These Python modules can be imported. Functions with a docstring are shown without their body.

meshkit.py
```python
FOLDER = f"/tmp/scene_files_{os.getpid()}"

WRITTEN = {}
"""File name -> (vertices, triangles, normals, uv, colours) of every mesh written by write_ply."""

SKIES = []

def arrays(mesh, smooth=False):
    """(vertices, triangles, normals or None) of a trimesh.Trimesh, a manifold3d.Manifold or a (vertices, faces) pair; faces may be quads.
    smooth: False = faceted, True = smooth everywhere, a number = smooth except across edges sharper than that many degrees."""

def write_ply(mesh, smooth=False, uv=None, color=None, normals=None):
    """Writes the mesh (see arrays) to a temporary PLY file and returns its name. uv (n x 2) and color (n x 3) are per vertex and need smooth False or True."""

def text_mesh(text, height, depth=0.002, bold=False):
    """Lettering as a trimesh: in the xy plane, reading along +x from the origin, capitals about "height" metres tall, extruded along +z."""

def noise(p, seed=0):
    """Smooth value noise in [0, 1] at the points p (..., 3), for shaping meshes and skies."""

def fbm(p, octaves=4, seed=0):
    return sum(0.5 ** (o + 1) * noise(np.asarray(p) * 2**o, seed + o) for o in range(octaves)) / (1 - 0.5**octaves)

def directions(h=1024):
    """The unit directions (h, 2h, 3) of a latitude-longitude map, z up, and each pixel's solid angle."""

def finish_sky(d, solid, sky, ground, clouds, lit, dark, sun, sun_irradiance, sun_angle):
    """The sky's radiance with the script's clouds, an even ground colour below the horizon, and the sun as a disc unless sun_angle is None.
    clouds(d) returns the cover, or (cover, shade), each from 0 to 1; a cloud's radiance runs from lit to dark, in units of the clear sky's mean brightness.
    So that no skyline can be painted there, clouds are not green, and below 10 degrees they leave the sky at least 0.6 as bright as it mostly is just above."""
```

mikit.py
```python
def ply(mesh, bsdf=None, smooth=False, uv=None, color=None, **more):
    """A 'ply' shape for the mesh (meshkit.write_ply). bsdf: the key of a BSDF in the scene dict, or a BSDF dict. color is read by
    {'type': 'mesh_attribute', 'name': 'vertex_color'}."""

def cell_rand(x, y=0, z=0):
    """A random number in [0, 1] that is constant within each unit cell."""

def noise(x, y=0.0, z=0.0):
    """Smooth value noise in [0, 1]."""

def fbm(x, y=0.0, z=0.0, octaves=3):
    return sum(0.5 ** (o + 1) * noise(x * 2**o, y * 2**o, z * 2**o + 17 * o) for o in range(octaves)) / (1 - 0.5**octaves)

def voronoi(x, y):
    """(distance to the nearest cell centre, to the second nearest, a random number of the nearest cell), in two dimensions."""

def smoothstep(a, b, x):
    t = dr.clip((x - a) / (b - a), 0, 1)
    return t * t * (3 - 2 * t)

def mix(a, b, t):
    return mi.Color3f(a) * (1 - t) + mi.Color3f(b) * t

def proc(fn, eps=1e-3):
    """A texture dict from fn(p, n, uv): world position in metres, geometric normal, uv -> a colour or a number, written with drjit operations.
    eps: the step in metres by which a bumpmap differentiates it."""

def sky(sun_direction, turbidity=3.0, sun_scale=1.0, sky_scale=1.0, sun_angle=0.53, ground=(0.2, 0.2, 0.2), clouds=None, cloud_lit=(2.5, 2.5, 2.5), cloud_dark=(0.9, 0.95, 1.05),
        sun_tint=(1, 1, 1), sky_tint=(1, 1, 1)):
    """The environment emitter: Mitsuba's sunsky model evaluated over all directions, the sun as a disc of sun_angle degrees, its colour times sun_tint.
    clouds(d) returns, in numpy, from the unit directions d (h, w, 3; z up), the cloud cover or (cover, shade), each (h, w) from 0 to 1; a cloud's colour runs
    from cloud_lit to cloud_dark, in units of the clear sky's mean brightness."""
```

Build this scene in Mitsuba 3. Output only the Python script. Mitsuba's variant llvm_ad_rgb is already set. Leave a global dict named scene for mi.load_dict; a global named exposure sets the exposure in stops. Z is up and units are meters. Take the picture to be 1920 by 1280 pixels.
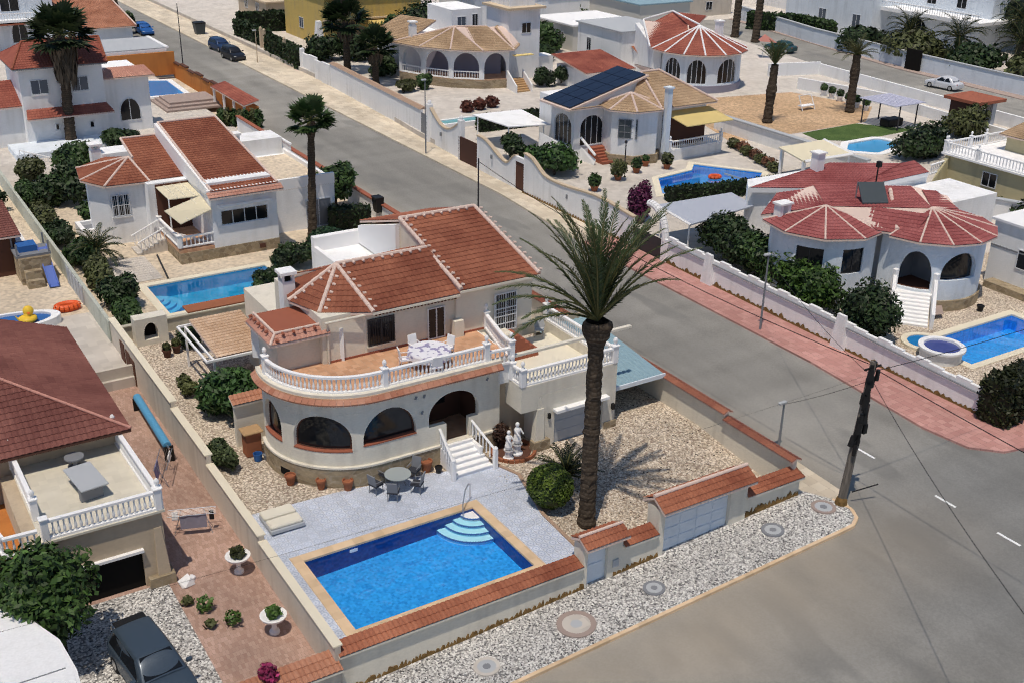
import math, numpy as np, trimesh, mitsuba as mi, drjit as dr, mikit, meshkit
from mikit import proc, noise, fbm, voronoi, cell_rand, smoothstep, mix, ply
from shapely.geometry import Polygon, box as sbox
from shapely import affinity

T = mi.ScalarTransform4f
PI = math.pi
scene, labels = {'type': 'scene'}, {}
# ---------------------------------------------------------------- camera, sky, exposure
CAM = np.array([-13.2, -36.1, 27.0])
PITCH, ROLL, YAW = .428, -.02, .565
FWD = np.array([math.sin(YAW) * math.cos(PITCH), math.cos(YAW) * math.cos(PITCH), -math.sin(PITCH)])
RGT = np.cross(FWD, [0, 0, 1]); RGT /= np.linalg.norm(RGT)
DWN = np.cross(FWD, RGT)
UPV = -(-math.sin(ROLL) * RGT + math.cos(ROLL) * DWN)
scene['camera'] = {'type': 'perspective', 'fov': 48.71, 'fov_axis': 'x', 'near_clip': 1.0, 'far_clip': 6000.0,
                   'to_world': T().look_at(origin=CAM.tolist(), target=(CAM + FWD).tolist(), up=UPV.tolist())}
SUN = (-2.3, -2.0, 9.5)
scene['sky'] = mikit.sky(SUN, turbidity=3.0, ground=(.25, .23, .2), sky_scale=1.2, sun_tint=(.95, 1.0, 1.08))
exposure = 0.95


# ---------------------------------------------------------------- materials
def two(b):
    return {'type': 'twosided', 'bsdf': b}


def rgb(c):
    return {'type': 'rgb', 'value': [float(x) for x in c]}


def mat(key, color, rough=.8, spec=.3, metal=0.0, bump=None, bscale=1.0, eps=.004):
    tex = proc(color) if callable(color) else rgb(color)
    b = {'type': 'principled', 'base_color': tex, 'roughness': rough, 'specular': spec, 'metallic': metal}
    if bump is not None:
        b = {'type': 'bumpmap', 'tex': proc(bump, eps), 'scale': bscale, 'bsdf': b}
    scene[key] = two(b)
    return key


C3 = mi.Color3f


def stucco(base, dirt):
    def f(p, n, uv):
        s = fbm(p.x * .9 + p.y * .4, p.y * .9 - p.x * .3, p.z * .35, octaves=4)
        streak = noise((p.x + p.y) * 3.1, (p.x - p.y) * 3.1, p.z * .25)
        w = smoothstep(.45, .85, s * .7 + streak * .35)
        fine = noise(p.x * 17, p.y * 17, p.z * 17)
        return mix(base, dirt, w * .8) * (.93 + .1 * fine)
    return f


mat('mat_white', stucco((.80, .81, .82), (.66, .66, .65)))
mat('mat_cream', stucco((.70, .66, .565), (.56, .52, .44)))
mat('mat_beige', stucco((.50, .41, .30), (.38, .30, .21)))
mat('mat_trim', (.83, .83, .83), .6)
mat('mat_bluewhite', stucco((.68, .74, .80), (.54, .59, .64)))


def f_stone(p, n, uv):
    a, b, r = voronoi((p.x + p.y * .93) * 2.6, p.z * 3.2 + (p.x - p.y) * .15)
    j = smoothstep(.03, .12, b - a)
    g = fbm(p.x * 7, p.y * 7, p.z * 7)
    return mix((.33, .28, .21), mix((.22, .17, .11), (.37, .30, .20), r), j) * (.7 + .6 * g)


mat('mat_stone', f_stone, .9, .2)


def f_asphalt(p, n, uv):
    big = fbm(p.x * .11, p.y * .045 + p.x * .02, 0., octaves=4)
    mid = fbm(p.x * .8, p.y * .35, 2., octaves=3)
    fine = noise(p.x * 14, p.y * 14) * .6 + noise(p.x * 37, p.y * 37) * .4
    c = mix((.215, .21, .195), (.30, .29, .265), smoothstep(.3, .7, big))
    jn = smoothstep(-3., -9., p.y) * smoothstep(14., 24., p.x)
    c = mix(c, (.165, .17, .17), jn * .7)
    trk = noise(p.x * 1.1 + 40, p.y * .03) * .5 + noise(p.x * .03, p.y * 1.0) * .5
    c = c * (.84 + .3 * trk)
    c = c * (.86 + .28 * mid) * (.88 + .24 * fine)
    st = smoothstep(.66, .78, fbm(p.x * .5 + 9, p.y * .18, 5., octaves=3))
    c = mix(c, (.15, .15, .145), st * .45)
    d = voronoi(p.x * .16 + fbm(p.x * .7, p.y * .7) * .35, p.y * .1 + fbm(p.x * .6 + 7, p.y * .6) * .35)
    crack = 1 - smoothstep(.0, .012, d[1] - d[0])
    c = mix(c, (.14, .14, .13), crack * .16)
    # sand washed against the front kerb and in the corner
    sand = smoothstep(5.5, .2, dr.abs(p.y + 9.6 + 1.3 * noise(p.x * .35))) * smoothstep(30., 19., p.x)
    sand = dr.maximum(sand, .5 * smoothstep(1.6, .2, dr.abs(p.x - 24.0)) * smoothstep(-12., -5., p.y))
    return mix(c, (.40, .34, .26), sand * .5 * (.6 + .6 * mid))


mat('mat_asphalt', f_asphalt, .85, .25)


def gravel(a_, b_, c_, d_, sc):
    def f(p, n, uv):
        a, b, r = voronoi(p.x * sc, p.y * sc)
        r2 = cell_rand(dr.floor(r * 9973.), 3)
        c = mix(a_, b_, smoothstep(.25, .8, r))
        c = mix(c, c_, dr.select(r2 < .2, 1., 0.))
        c = mix(c, d_, smoothstep(.42, .62, a) * .75)
        return c * (.8 + .4 * fbm(p.x * .7, p.y * .7))
    return f


def gravel_h(sc):
    return lambda p, n, uv: 1 - dr.minimum(voronoi(p.x * sc, p.y * sc)[0], .8)


mat('mat_gravel_white', gravel((.50, .49, .47), (.76, .75, .72), (.20, .20, .20), (.20, .19, .18), 11.), .9, .2, bump=gravel_h(11.), bscale=.035)
mat('mat_gravel_beige', gravel((.47, .40, .31), (.70, .62, .52), (.30, .23, .18), (.30, .25, .20), 11.), .9, .2, bump=gravel_h(11.), bscale=.03)


def f_brick(p, n, uv):
    bx, by = p.x * 8 + dr.select(dr.floor(p.y * 4) * .5 - dr.floor(p.y * 2) > .2, .5, 0.), p.y * 4
    r = cell_rand(dr.floor(bx), dr.floor(by))
    fx, fy = bx - dr.floor(bx), by - dr.floor(by)
    j = smoothstep(.0, .12, fx) * smoothstep(.0, .08, fy)
    c = mix((.36, .23, .18), (.47, .325, .265), r)
    return mix((.29, .20, .165), c, j) * (.7 + .6 * fbm(p.x * .6, p.y * .6, 0., octaves=4))


mat('mat_brick', f_brick, .9, .2)


def f_pink(p, n, uv):
    fx, fy = p.x * 2.5, p.y * 2.5
    r = cell_rand(dr.floor(fx), dr.floor(fy))
    j = smoothstep(.0, .1, fx - dr.floor(fx)) * smoothstep(.0, .06, fy - dr.floor(fy))
    c = mix((.42, .21, .185), (.52, .29, .255), r)
    return mix((.30, .17, .15), c, j) * (.72 + .55 * fbm(p.x * .5, p.y * .25, 0., octaves=4))


mat('mat_pink', f_pink, .9, .2)


def f_concrete(p, n, uv):
    fx, fy = p.x * 1.6, p.y * 1.6
    j = smoothstep(.0, .05, fx - dr.floor(fx)) * smoothstep(.0, .03, fy - dr.floor(fy))
    r = cell_rand(dr.floor(fx), dr.floor(fy))
    c = mix((.50, .43, .33), (.62, .55, .44), r)
    return mix((.40, .34, .26), c, j) * (.72 + .52 * fbm(p.x * .6, p.y * .3, 0., octaves=4))


mat('mat_concrete', f_concrete, .9, .2)


def f_terrace(p, n, uv):
    fx, fy = p.x * 3.3, p.y * 3.3
    j = smoothstep(.0, .07, fx - dr.floor(fx)) * smoothstep(.0, .07, fy - dr.floor(fy))
    r = cell_rand(dr.floor(fx), dr.floor(fy))
    c = mix((.48, .26, .15), (.60, .36, .22), r)
    return mix((.44, .33, .25), c, j) * (.8 + .4 * fbm(p.x * 1.2, p.y * 1.2))


mat('mat_terrace', f_terrace, .6, .4)


def f_deck(p, n, uv):
    fx, fy = p.x * 2.4, p.y * 2.4
    ux, uy = fx - dr.floor(fx) - .5, fy - dr.floor(fy) - .5
    j = smoothstep(.5, .44, dr.abs(ux)) * smoothstep(.5, .44, dr.abs(uy))
    d = dr.sqrt(ux * ux + uy * uy)
    ring = smoothstep(.08, .03, dr.abs(d - .34)) + smoothstep(.14, .06, d)
    r = cell_rand(dr.floor(fx), dr.floor(fy))
    c = mix((.60, .64, .72), (.36, .43, .58), dr.clip(ring * .85, 0, 1))
    return mix((.36, .39, .46), c, j) * (.86 + .18 * r) * (.88 + .2 * fbm(p.x * .5, p.y * .5))


mat('mat_deck', f_deck, .5, .4)


def f_mosaic(p, n, uv):
    k = 9.
    r = noise(p.x * 11, p.y * 11, p.z * 11) * .5 + cell_rand(dr.floor(p.x * k), dr.floor(p.y * k), dr.floor(p.z * 2)) * .5
    big = fbm(p.x * .4, p.y * .4, p.z)
    return mix((.004, .20, .62), (.03, .42, .95), r) * (.9 + .2 * big)


mat('mat_mosaic_shaded', lambda p, n, uv: mix((.004, .035, .19), (.01, .07, .30), noise(p.x * 9, p.y * 9, p.z * 9)), .4)  # shaded copy of the pool tile: wall shade put into the colour
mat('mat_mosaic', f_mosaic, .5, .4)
mat('mat_mosaic_light', (.03, .40, .72), .5)
mat('mat_coping', lambda p, n, uv: mix((.60, .43, .26), (.72, .54, .36), fbm(p.x * 2, p.y * 2)) * (.88 + .2 * cell_rand(dr.floor(p.x * 2.2), dr.floor(p.y * 2.2))), .7)
mat('mat_sand', lambda p, n, uv: mix((.48, .40, .30), (.64, .55, .43), fbm(p.x * .5, p.y * .5, 0., octaves=5)) * (.8 + .4 * noise(p.x * 6, p.y * 6)), .95)
mat('mat_earth', lambda p, n, uv: mix((.36, .24, .14), (.54, .38, .24), fbm(p.x * .35, p.y * .35, 0., octaves=5)) * (.75 + .5 * noise(p.x * 5, p.y * 5)), .95)
mat('mat_lawn', lambda p, n, uv: mix((.04, .075, .02), (.09, .14, .04), fbm(p.x * .9, p.y * .9, 0., octaves=4)) * (.7 + .6 * noise(p.x * 20, p.y * 20)), .95)
mat('mat_paving', lambda p, n, uv: mix((.47, .43, .38), (.60, .56, .51), fbm(p.x * .6, p.y * .6, 0., octaves=4)) * (.9 + .16 * cell_rand(dr.floor(p.x * 2), dr.floor(p.y * 2))), .8)


def f_bark(p, n, uv):
    z = p.z * 5.5 + noise(p.x * 5, p.y * 5, p.z * 1.5)
    g = z - dr.floor(z)
    return mix((.040, .030, .022), (.125, .10, .075), g * noise(p.x * 14, p.y * 14, p.z * 9)) * 1.15


mat('mat_bark', f_bark, .95, .1)
scene['mat_leaf'] = two({'type': 'principled', 'base_color': {'type': 'mesh_attribute', 'name': 'vertex_color'}, 'roughness': .55, 'specular': .35})
scene['mat_vertex'] = two({'type': 'principled', 'base_color': {'type': 'mesh_attribute', 'name': 'vertex_color'}, 'roughness': .8, 'specular': .25})
mat('mat_mortar', (.66, .52, .45), .9)
mat('mat_glass', (.010, .012, .015), .08, .35)
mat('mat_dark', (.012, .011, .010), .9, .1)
mat('mat_grey', (.20, .21, .23), .6)
mat('mat_lightgrey', (.42, .44, .46), .6)
mat('mat_frame', (.62, .64, .67), .5)
mat('mat_iron', (.05, .05, .055), .5, metal=.4)
mat('mat_steel', (.55, .56, .58), .3, metal=.9)
mat('mat_terracotta', (.30, .11, .055), .85)
mat('mat_redtile', (.30, .10, .06), .8)
mat('mat_brown', (.10, .045, .03), .8)
mat('mat_wood', lambda p, n, uv: mix((.085, .075, .065), (.20, .175, .15), noise(p.x * 30, p.y * 30, p.z * 1.2)), .9)
mat('mat_blue', (.03, .12, .36), .6)
mat('mat_skyblue', (.10, .33, .56), .5)
mat('mat_yellow', (.78, .52, .05), .5)
mat('mat_orange', (.75, .12, .03), .5)
mat('mat_cushion', (.035, .038, .05), .9)
mat('mat_fabric', (.66, .60, .44), .9)
mat('mat_yellowfabric', (.66, .52, .22), .9)
mat('mat_ochre', stucco((.50, .19, .05), (.36, .13, .04)))
mat('mat_yellowwall', stucco((.60, .44, .14), (.46, .36, .18)))
mat('mat_black', (.012, .012, .013), .5)
mat('mat_rubber', (.015, .015, .016), .9)
mat('mat_purplegrey', (.25, .24, .30), .9)
mat('mat_lampglass', (.7, .7, .68), .3)
scene['mat_water'] = {'type': 'thindielectric', 'int_ior': 1.33}
scene['mat_panel'] = two({'type': 'principled', 'base_color': rgb((.008, .012, .03)), 'roughness': .12, 'specular': .6})


mat('mat_cloth', lambda p, n, uv: mix((.74, .74, .78), (.30, .28, .44), smoothstep(.58, .7, noise(p.x * 7, p.y * 7, p.z * 7))), .9)
mat('mat_glasstop', (.30, .34, .35), .15, .5)
mat('mat_fabriclight', (.70, .66, .55), .9)
mat('mat_poolstep', (.40, .80, .92), .5)
mat('mat_rust', lambda p, n, uv: mix((.10, .06, .02), (.25, .15, .055), noise(p.x * 9, p.y * 9, p.z * 9)), .95)
mat('mat_beigewall', stucco((.56, .51, .44), (.45, .40, .34)))
mat('mat_creamcap', (.72, .66, .52), .8)
mat('mat_creamcap2', stucco((.50, .47, .38), (.36, .34, .28)))
mat('mat_bluegrey', (.24, .36, .42), .5)
mat('mat_tan', (.42, .27, .14), .8)
mat('mat_pinkstone', (.33, .26, .23), .9)

mat('mat_redlight', (.35, .01, .01), .3)
mat('mat_deckcream', lambda p, n, uv: mix((.56, .52, .42), (.68, .64, .54), fbm(p.x * 1.3, p.y * 1.3, 0., octaves=4)) * (.93 + .1 * cell_rand(dr.floor(p.x * 3), dr.floor(p.y * 3))), .7)
mat('mat_pinkmortar', (.50, .25, .20), .9)
mat('mat_lilac', (.24, .22, .38), .9)
mat('mat_slideblue', (.10, .17, .50), .5)
mat('mat_palegreen', stucco((.46, .48, .42), (.34, .36, .30)))
mat('mat_mosaic2', lambda p, n, uv: mix((.01, .26, .52), (.03, .40, .70), fbm(p.x * 2, p.y * 2, p.z * 2)), .5)
mat('mat_poolstep2', (.06, .42, .72), .5)
mat('mat_greyglass', (.10, .12, .15), .2, .5)
mat('mat_poolblue', (.02, .20, .50), .06, .5)

mat('mat_slate', (.06, .075, .085), .4)
mat('mat_tubblue', (.05, .07, .25), .15, .5)
mat('mat_carport', (.40, .43, .50), .6)
mat('mat_tancoping', (.52, .42, .30), .85)
mat('mat_tancoping2', (.36, .25, .18), .9)
mat('mat_doorbrown', (.07, .03, .022), .7)
mat('mat_turq', (.12, .36, .40), .1, .5)
mat('mat_poolblue2', (.05, .32, .62), .06, .5)
mat('mat_lilacslat', (.45, .46, .58), .7)
mat('mat_yellowbeige', stucco((.50, .45, .28), (.38, .34, .22)))
mat('mat_salmon', (.52, .22, .18), .9)
mat('mat_lightwall', (.55, .54, .50), .9)


def paint(key, c, clear=1.0):
    scene[key] = two({'type': 'principled', 'base_color': rgb(c), 'roughness': .35, 'metallic': .3, 'clearcoat': clear, 'clearcoat_gloss': .95})


paint('mat_car_grey', (.05, .075, .105)); paint('mat_car_blue', (.02, .05, .13)); paint('mat_car_black', (.012, .014, .02))
paint('mat_car_brightblue', (.02, .12, .40)); paint('mat_car_white', (.75, .76, .78)); paint('mat_car_green', (.02, .07, .08))


# ---------------------------------------------------------------- naming
def numbered(k):
    if k not in used:
        used.add(k); return k
    i = 1
    while f'{k}_{i:03d}' in used:
        i += 1
    k = f'{k}_{i:03d}'; used.add(k); return k


used = set()


def thing(name, label, cat, group=None):
    k = numbered(name)
    labels[k] = {'label': label, 'category': cat}
    if group: labels[k]['group'] = group
    return k


def put(parent, name, shape, matkey, smooth=False, label=None, kind=None):
    """one mesh as a part of parent (or parent itself where name is None)"""
    k = numbered(f'{parent}__{name}') if name else parent
    if isinstance(shape, dict):
        scene[k] = shape
    else:
        if isinstance(shape, M): shape = shape.mesh()
        col = None
        if isinstance(shape, tuple) and len(shape) == 3:
            col = shape[2]; shape = shape[:2]
        scene[k] = ply(shape, matkey, smooth=smooth, color=col)
    d = labels.get(k, {}) if not name else {}
    if label: d['label'] = label
    if kind: d['kind'] = kind
    if d: labels[k] = d
    return k


def struct(name, shape, matkey, parent=None, **kw):
    k = put(parent, name, shape, matkey, **kw) if parent else numbered(name)
    if not parent:
        put(k, None, shape, matkey, **kw)
    labels.setdefault(k, {})['kind'] = 'structure'
    return k


def copy_at(parent, name, dct, tw):
    k = numbered(f'{parent}__{name}')
    scene[k] = {**dct, 'to_world': tw}
    return k


# ---------------------------------------------------------------- mesh builder
class M:
    def __init__(s): s.v, s.f, s.n = [], [], 0

    def add(s, v, f):
        v, f = np.asarray(v, float), np.asarray(f, int)
        if len(v) == 0 or len(f) == 0: return s
        if f.shape[1] == 4: f = np.vstack([f[:, [0, 1, 2]], f[:, [0, 2, 3]]])
        s.v.append(v); s.f.append(f + s.n); s.n += len(v); return s

    def tm(s, m): return s.add(m.vertices, m.faces)

    def box(s, x0, y0, z0, x1, y1, z1):
        v = [[x, y, z] for z in (z0, z1) for x, y in ((x0, y0), (x1, y0), (x1, y1), (x0, y1))]
        return s.add(v, [[3, 2, 1, 0], [4, 5, 6, 7], [0, 1, 5, 4], [1, 2, 6, 5], [2, 3, 7, 6], [3, 0, 4, 7]])

    def obox(s, c, size, rz=0, rx=0, ry=0):
        hx, hy, hz = np.array(size) / 2
        v = np.array([[x, y, z] for z in (-hz, hz) for x, y in ((-hx, -hy), (hx, -hy), (hx, hy), (-hx, hy))])
        R = trimesh.transformations.euler_matrix(rx, ry, rz)[:3, :3]
        return s.add(v @ R.T + c, [[3, 2, 1, 0], [4, 5, 6, 7], [0, 1, 5, 4], [1, 2, 6, 5], [2, 3, 7, 6], [3, 0, 4, 7]])

    def rbox(s, c, size, r=.05, rz=0, n=2):
        """box with chamfered edges"""
        h = np.array(size) / 2
        pts = []
        for sx in (-1, 1):
            for sy in (-1, 1):
                for sz in (-1, 1):
                    for k in range(3):
                        p = np.array([sx, sy, sz]) * h; q = p - np.array([sx, sy, sz]) * r; q[k] = p[k]; pts.append(q)
        m = trimesh.convex.convex_hull(np.array(pts))
        a, b = math.cos(rz), math.sin(rz)
        v = m.vertices @ np.array([[a, b, 0], [-b, a, 0], [0, 0, 1]])
        return s.add(v + c, m.faces)

    def hull(s, pts):
        m = trimesh.convex.convex_hull(np.array(pts, float)); return s.add(m.vertices, m.faces)

    def prism(s, poly, z0, z1):
        if not isinstance(poly, Polygon): poly = Polygon(poly)
        for g in getattr(poly, 'geoms', [poly]):
            m = trimesh.creation.extrude_polygon(g, z1 - z0, engine='earcut'); v = np.array(m.vertices); v[:, 2] += z0
            s.add(v, m.faces)
        return s

    def tube(s, a, b, r0, r1=None, n=8, cap=True):
        r1 = r0 if r1 is None else r1
        a, b = np.array(a, float), np.array(b, float); d = b - a; d /= np.linalg.norm(d) + 1e-9
        u = np.cross(d, [0, 0, 1] if abs(d[2]) < .9 else [1, 0, 0]); u /= np.linalg.norm(u); w = np.cross(d, u)
        t = np.arange(n) * 2 * PI / n; ring = np.cos(t)[:, None] * u + np.sin(t)[:, None] * w
        i = np.arange(n); j = (i + 1) % n
        s.add(np.vstack([a + ring * r0, b + ring * r1]), np.stack([i, j, j + n, i + n], 1))
        if cap:
            s.add(np.vstack([a + ring * r0, [a]]), np.stack([j, i, i * 0 + n], 1)); s.add(np.vstack([b + ring * r1, [b]]), np.stack([i, j, i * 0 + n], 1))
        return s

    def path(s, pts, r, n=6):
        for a, b in zip(pts[:-1], pts[1:]): s.tube(a, b, r, n=n, cap=False)
        return s

    def lathe(s, prof, c=(0, 0, 0), n=12):
        prof = np.array(prof, float); t = np.arange(n) * 2 * PI / n; k = len(prof)
        v = np.stack([prof[:, :1] * np.cos(t), prof[:, :1] * np.sin(t), np.repeat(prof[:, 1:], n, 1)], -1).reshape(-1, 3) + np.array(c)
        i = np.arange(n); f = np.vstack([np.stack([i + r * n, (i + 1) % n + r * n, (i + 1) % n + r * n + n, i + r * n + n], 1) for r in range(k - 1)])
        return s.add(v, f)

    def disk(s, c, r, n=24):
        t = np.arange(n) * 2 * PI / n; i = np.arange(n)
        return s.add(np.vstack([np.stack([r * np.cos(t), r * np.sin(t), t * 0], 1), [[0, 0, 0]]]) + np.array(c), np.stack([i, (i + 1) % n, i * 0 + n], 1))

    def move(s, tr=(0, 0, 0), rz=0, sc=1):
        a, b = math.cos(rz), math.sin(rz); R = np.array([[a, -b, 0], [b, a, 0], [0, 0, 1]])
        s.v = [(v * sc) @ R.T + np.array(tr) for v in s.v]; return s

    def mesh(s): return np.vstack(s.v), np.vstack(s.f)


def grid(x0, x1, y0, y1, zf, st=1.0):
    nx, ny = max(1, int((x1 - x0) / st)), max(1, int((y1 - y0) / st))
    X, Y = np.meshgrid(np.linspace(x0, x1, nx + 1), np.linspace(y0, y1, ny + 1), indexing='ij')
    v = np.stack([X, Y, zf(X, Y)], -1).reshape(-1, 3)
    i, j = np.meshgrid(np.arange(nx), np.arange(ny), indexing='ij'); a = (i * (ny + 1) + j).ravel()
    return v, np.stack([a, a + ny + 1, a + ny + 2, a + 1], 1)


rng = np.random.default_rng(7)


# ---------------------------------------------------------------- walls with openings along a path
def arc(cx, cy, r, a0, a1, n=24):
    return [(cx + r * math.cos(math.radians(a)), cy + r * math.sin(math.radians(a))) for a in np.linspace(a0, a1, n)]


class Path:
    """outward is to the right of the direction of travel"""
    def __init__(s, pts):
        s.p = np.array(pts, float); d = np.diff(s.p, axis=0); s.l = np.linalg.norm(d, axis=1); s.s = np.r_[0, np.cumsum(s.l)]
        s.d = d / s.l[:, None]; s.L = s.s[-1]

    def map(s, v):
        """(s, z, depth inwards) -> xyz"""
        v = np.asarray(v, float); k = np.clip(np.searchsorted(s.s, v[:, 0], 'right') - 1, 0, len(s.l) - 1)
        xy = s.p[k] + s.d[k] * (v[:, 0] - s.s[k])[:, None]
        t = np.clip((v[:, 0] - s.s[k]) / s.l[k], 0, 1)[:, None]
        kn = np.clip(k + np.where(t[:, 0] > .5, 1, -1), 0, len(s.l) - 1)
        d = s.d[k] * (1 - abs(t - .5)) + s.d[kn] * abs(t - .5); d /= np.linalg.norm(d, axis=1, keepdims=True)
        n = np.stack([d[:, 1], -d[:, 0]], 1)
        return np.c_[xy - n * v[:, 2:3], v[:, 1]]


def opening_poly(o, g=0.):
    s0, s1, z0, z1 = o['s0'] + g, o['s1'] - g, o['z0'] + g, o['z1'] - g
    if not o.get('arch'): return sbox(s0, z0, s1, z1)
    zs = o['z0'] + (o['z1'] - o['z0']) * o.get('spring', .3)
    a = np.linspace(0, PI, 20)
    return Polygon([(s0, z0), (s1, z0)] + [((s0 + s1) / 2 + (s1 - s0) / 2 * math.cos(t), zs + (z1 - zs) * math.sin(t)) for t in a])


def panel(path, poly, d0, d1, sub=None):
    m = M()
    for g in getattr(poly, 'geoms', [poly]):
        if g.is_empty: continue
        t = trimesh.creation.extrude_polygon(g, d1 - d0, engine='earcut')
        if sub: t = t.subdivide_to_size(sub)
        v = np.array(t.vertices); v[:, 2] += d0
        m.add(path.map(v), t.faces)
    return m


def wall(parent, pts, z0, z1, matkey, openings=(), th=.25, name='wall', label=None, glass='mat_glass'):
    P = Path(pts); poly = sbox(0, z0, P.L, z1)
    for o in openings: poly = poly.difference(opening_poly(o))
    sub = .4 if len(pts) > 2 else None
    k = put(parent, name, panel(P, poly, 0, th, sub), matkey, label=label)
    for o in openings: fit(parent, P, o, sub, glass)
    return k


def fit(parent, P, o, sub, glass):
    kind = o.get('kind', 'window'); ins = o.get('inset', .12)
    if kind == 'void': return
    op = opening_poly(o, .004)
    if kind == 'dark':
        put(parent, 'pane', panel(P, op, ins, ins + .02, sub), 'mat_glass'); return
    fw = o.get('fw', .06)
    fr = op.difference(op.buffer(-fw, join_style=2))
    nx, ny = o.get('nx', 2), o.get('ny', 1)
    for i in range(1, nx):
        x = o['s0'] + (o['s1'] - o['s0']) * i / nx; fr = fr.union(sbox(x - fw * .45, o['z0'], x + fw * .45, o['z1']).intersection(op))
    for i in range(1, ny):
        z = o['z0'] + (o['z1'] - o['z0']) * i / ny; fr = fr.union(sbox(o['s0'], z - fw * .4, o['s1'], z + fw * .4).intersection(op))
    w = put(parent, kind, panel(P, fr, ins - .03, ins + .05, sub), o.get('fmat', 'mat_frame'))
    put(w, 'pane', panel(P, op.buffer(-fw * .5), ins + .005, ins + .025, sub), o.get('gmat', glass))
    if o.get('bars'):
        b = M(); n = max(3, int((o['s1'] - o['s0']) / .12))
        for i in range(n + 1):
            x = o['s0'] + (o['s1'] - o['s0']) * i / n
            a, c = P.map([[x, o['z0'], -.05], [x, o['z1'], -.05]]); b.tube(a, c, .014, n=5)
        for z in (o['z0'] + .03, o['z1'] - .03, *([(o['z0'] + o['z1']) / 2] if o['z1'] - o['z0'] > 1.5 else [])):
            a, c = P.map([[o['s0'], z, -.05], [o['s1'], z, -.05]]); b.tube(a, c, .018, n=5)
        put(w, 'grille', b, o['bars'])
    if o.get('sill'):
        put(w, 'sill', panel(P, sbox(o['s0'] - .05, o['z0'] - .09, o['s1'] + .05, o['z0'] - .01), -.07, .1, sub), o['sill'])


def O(s0, s1, z0, z1, **k): return dict(s0=s0, s1=s1, z0=z0, z1=z1, **k)


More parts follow.
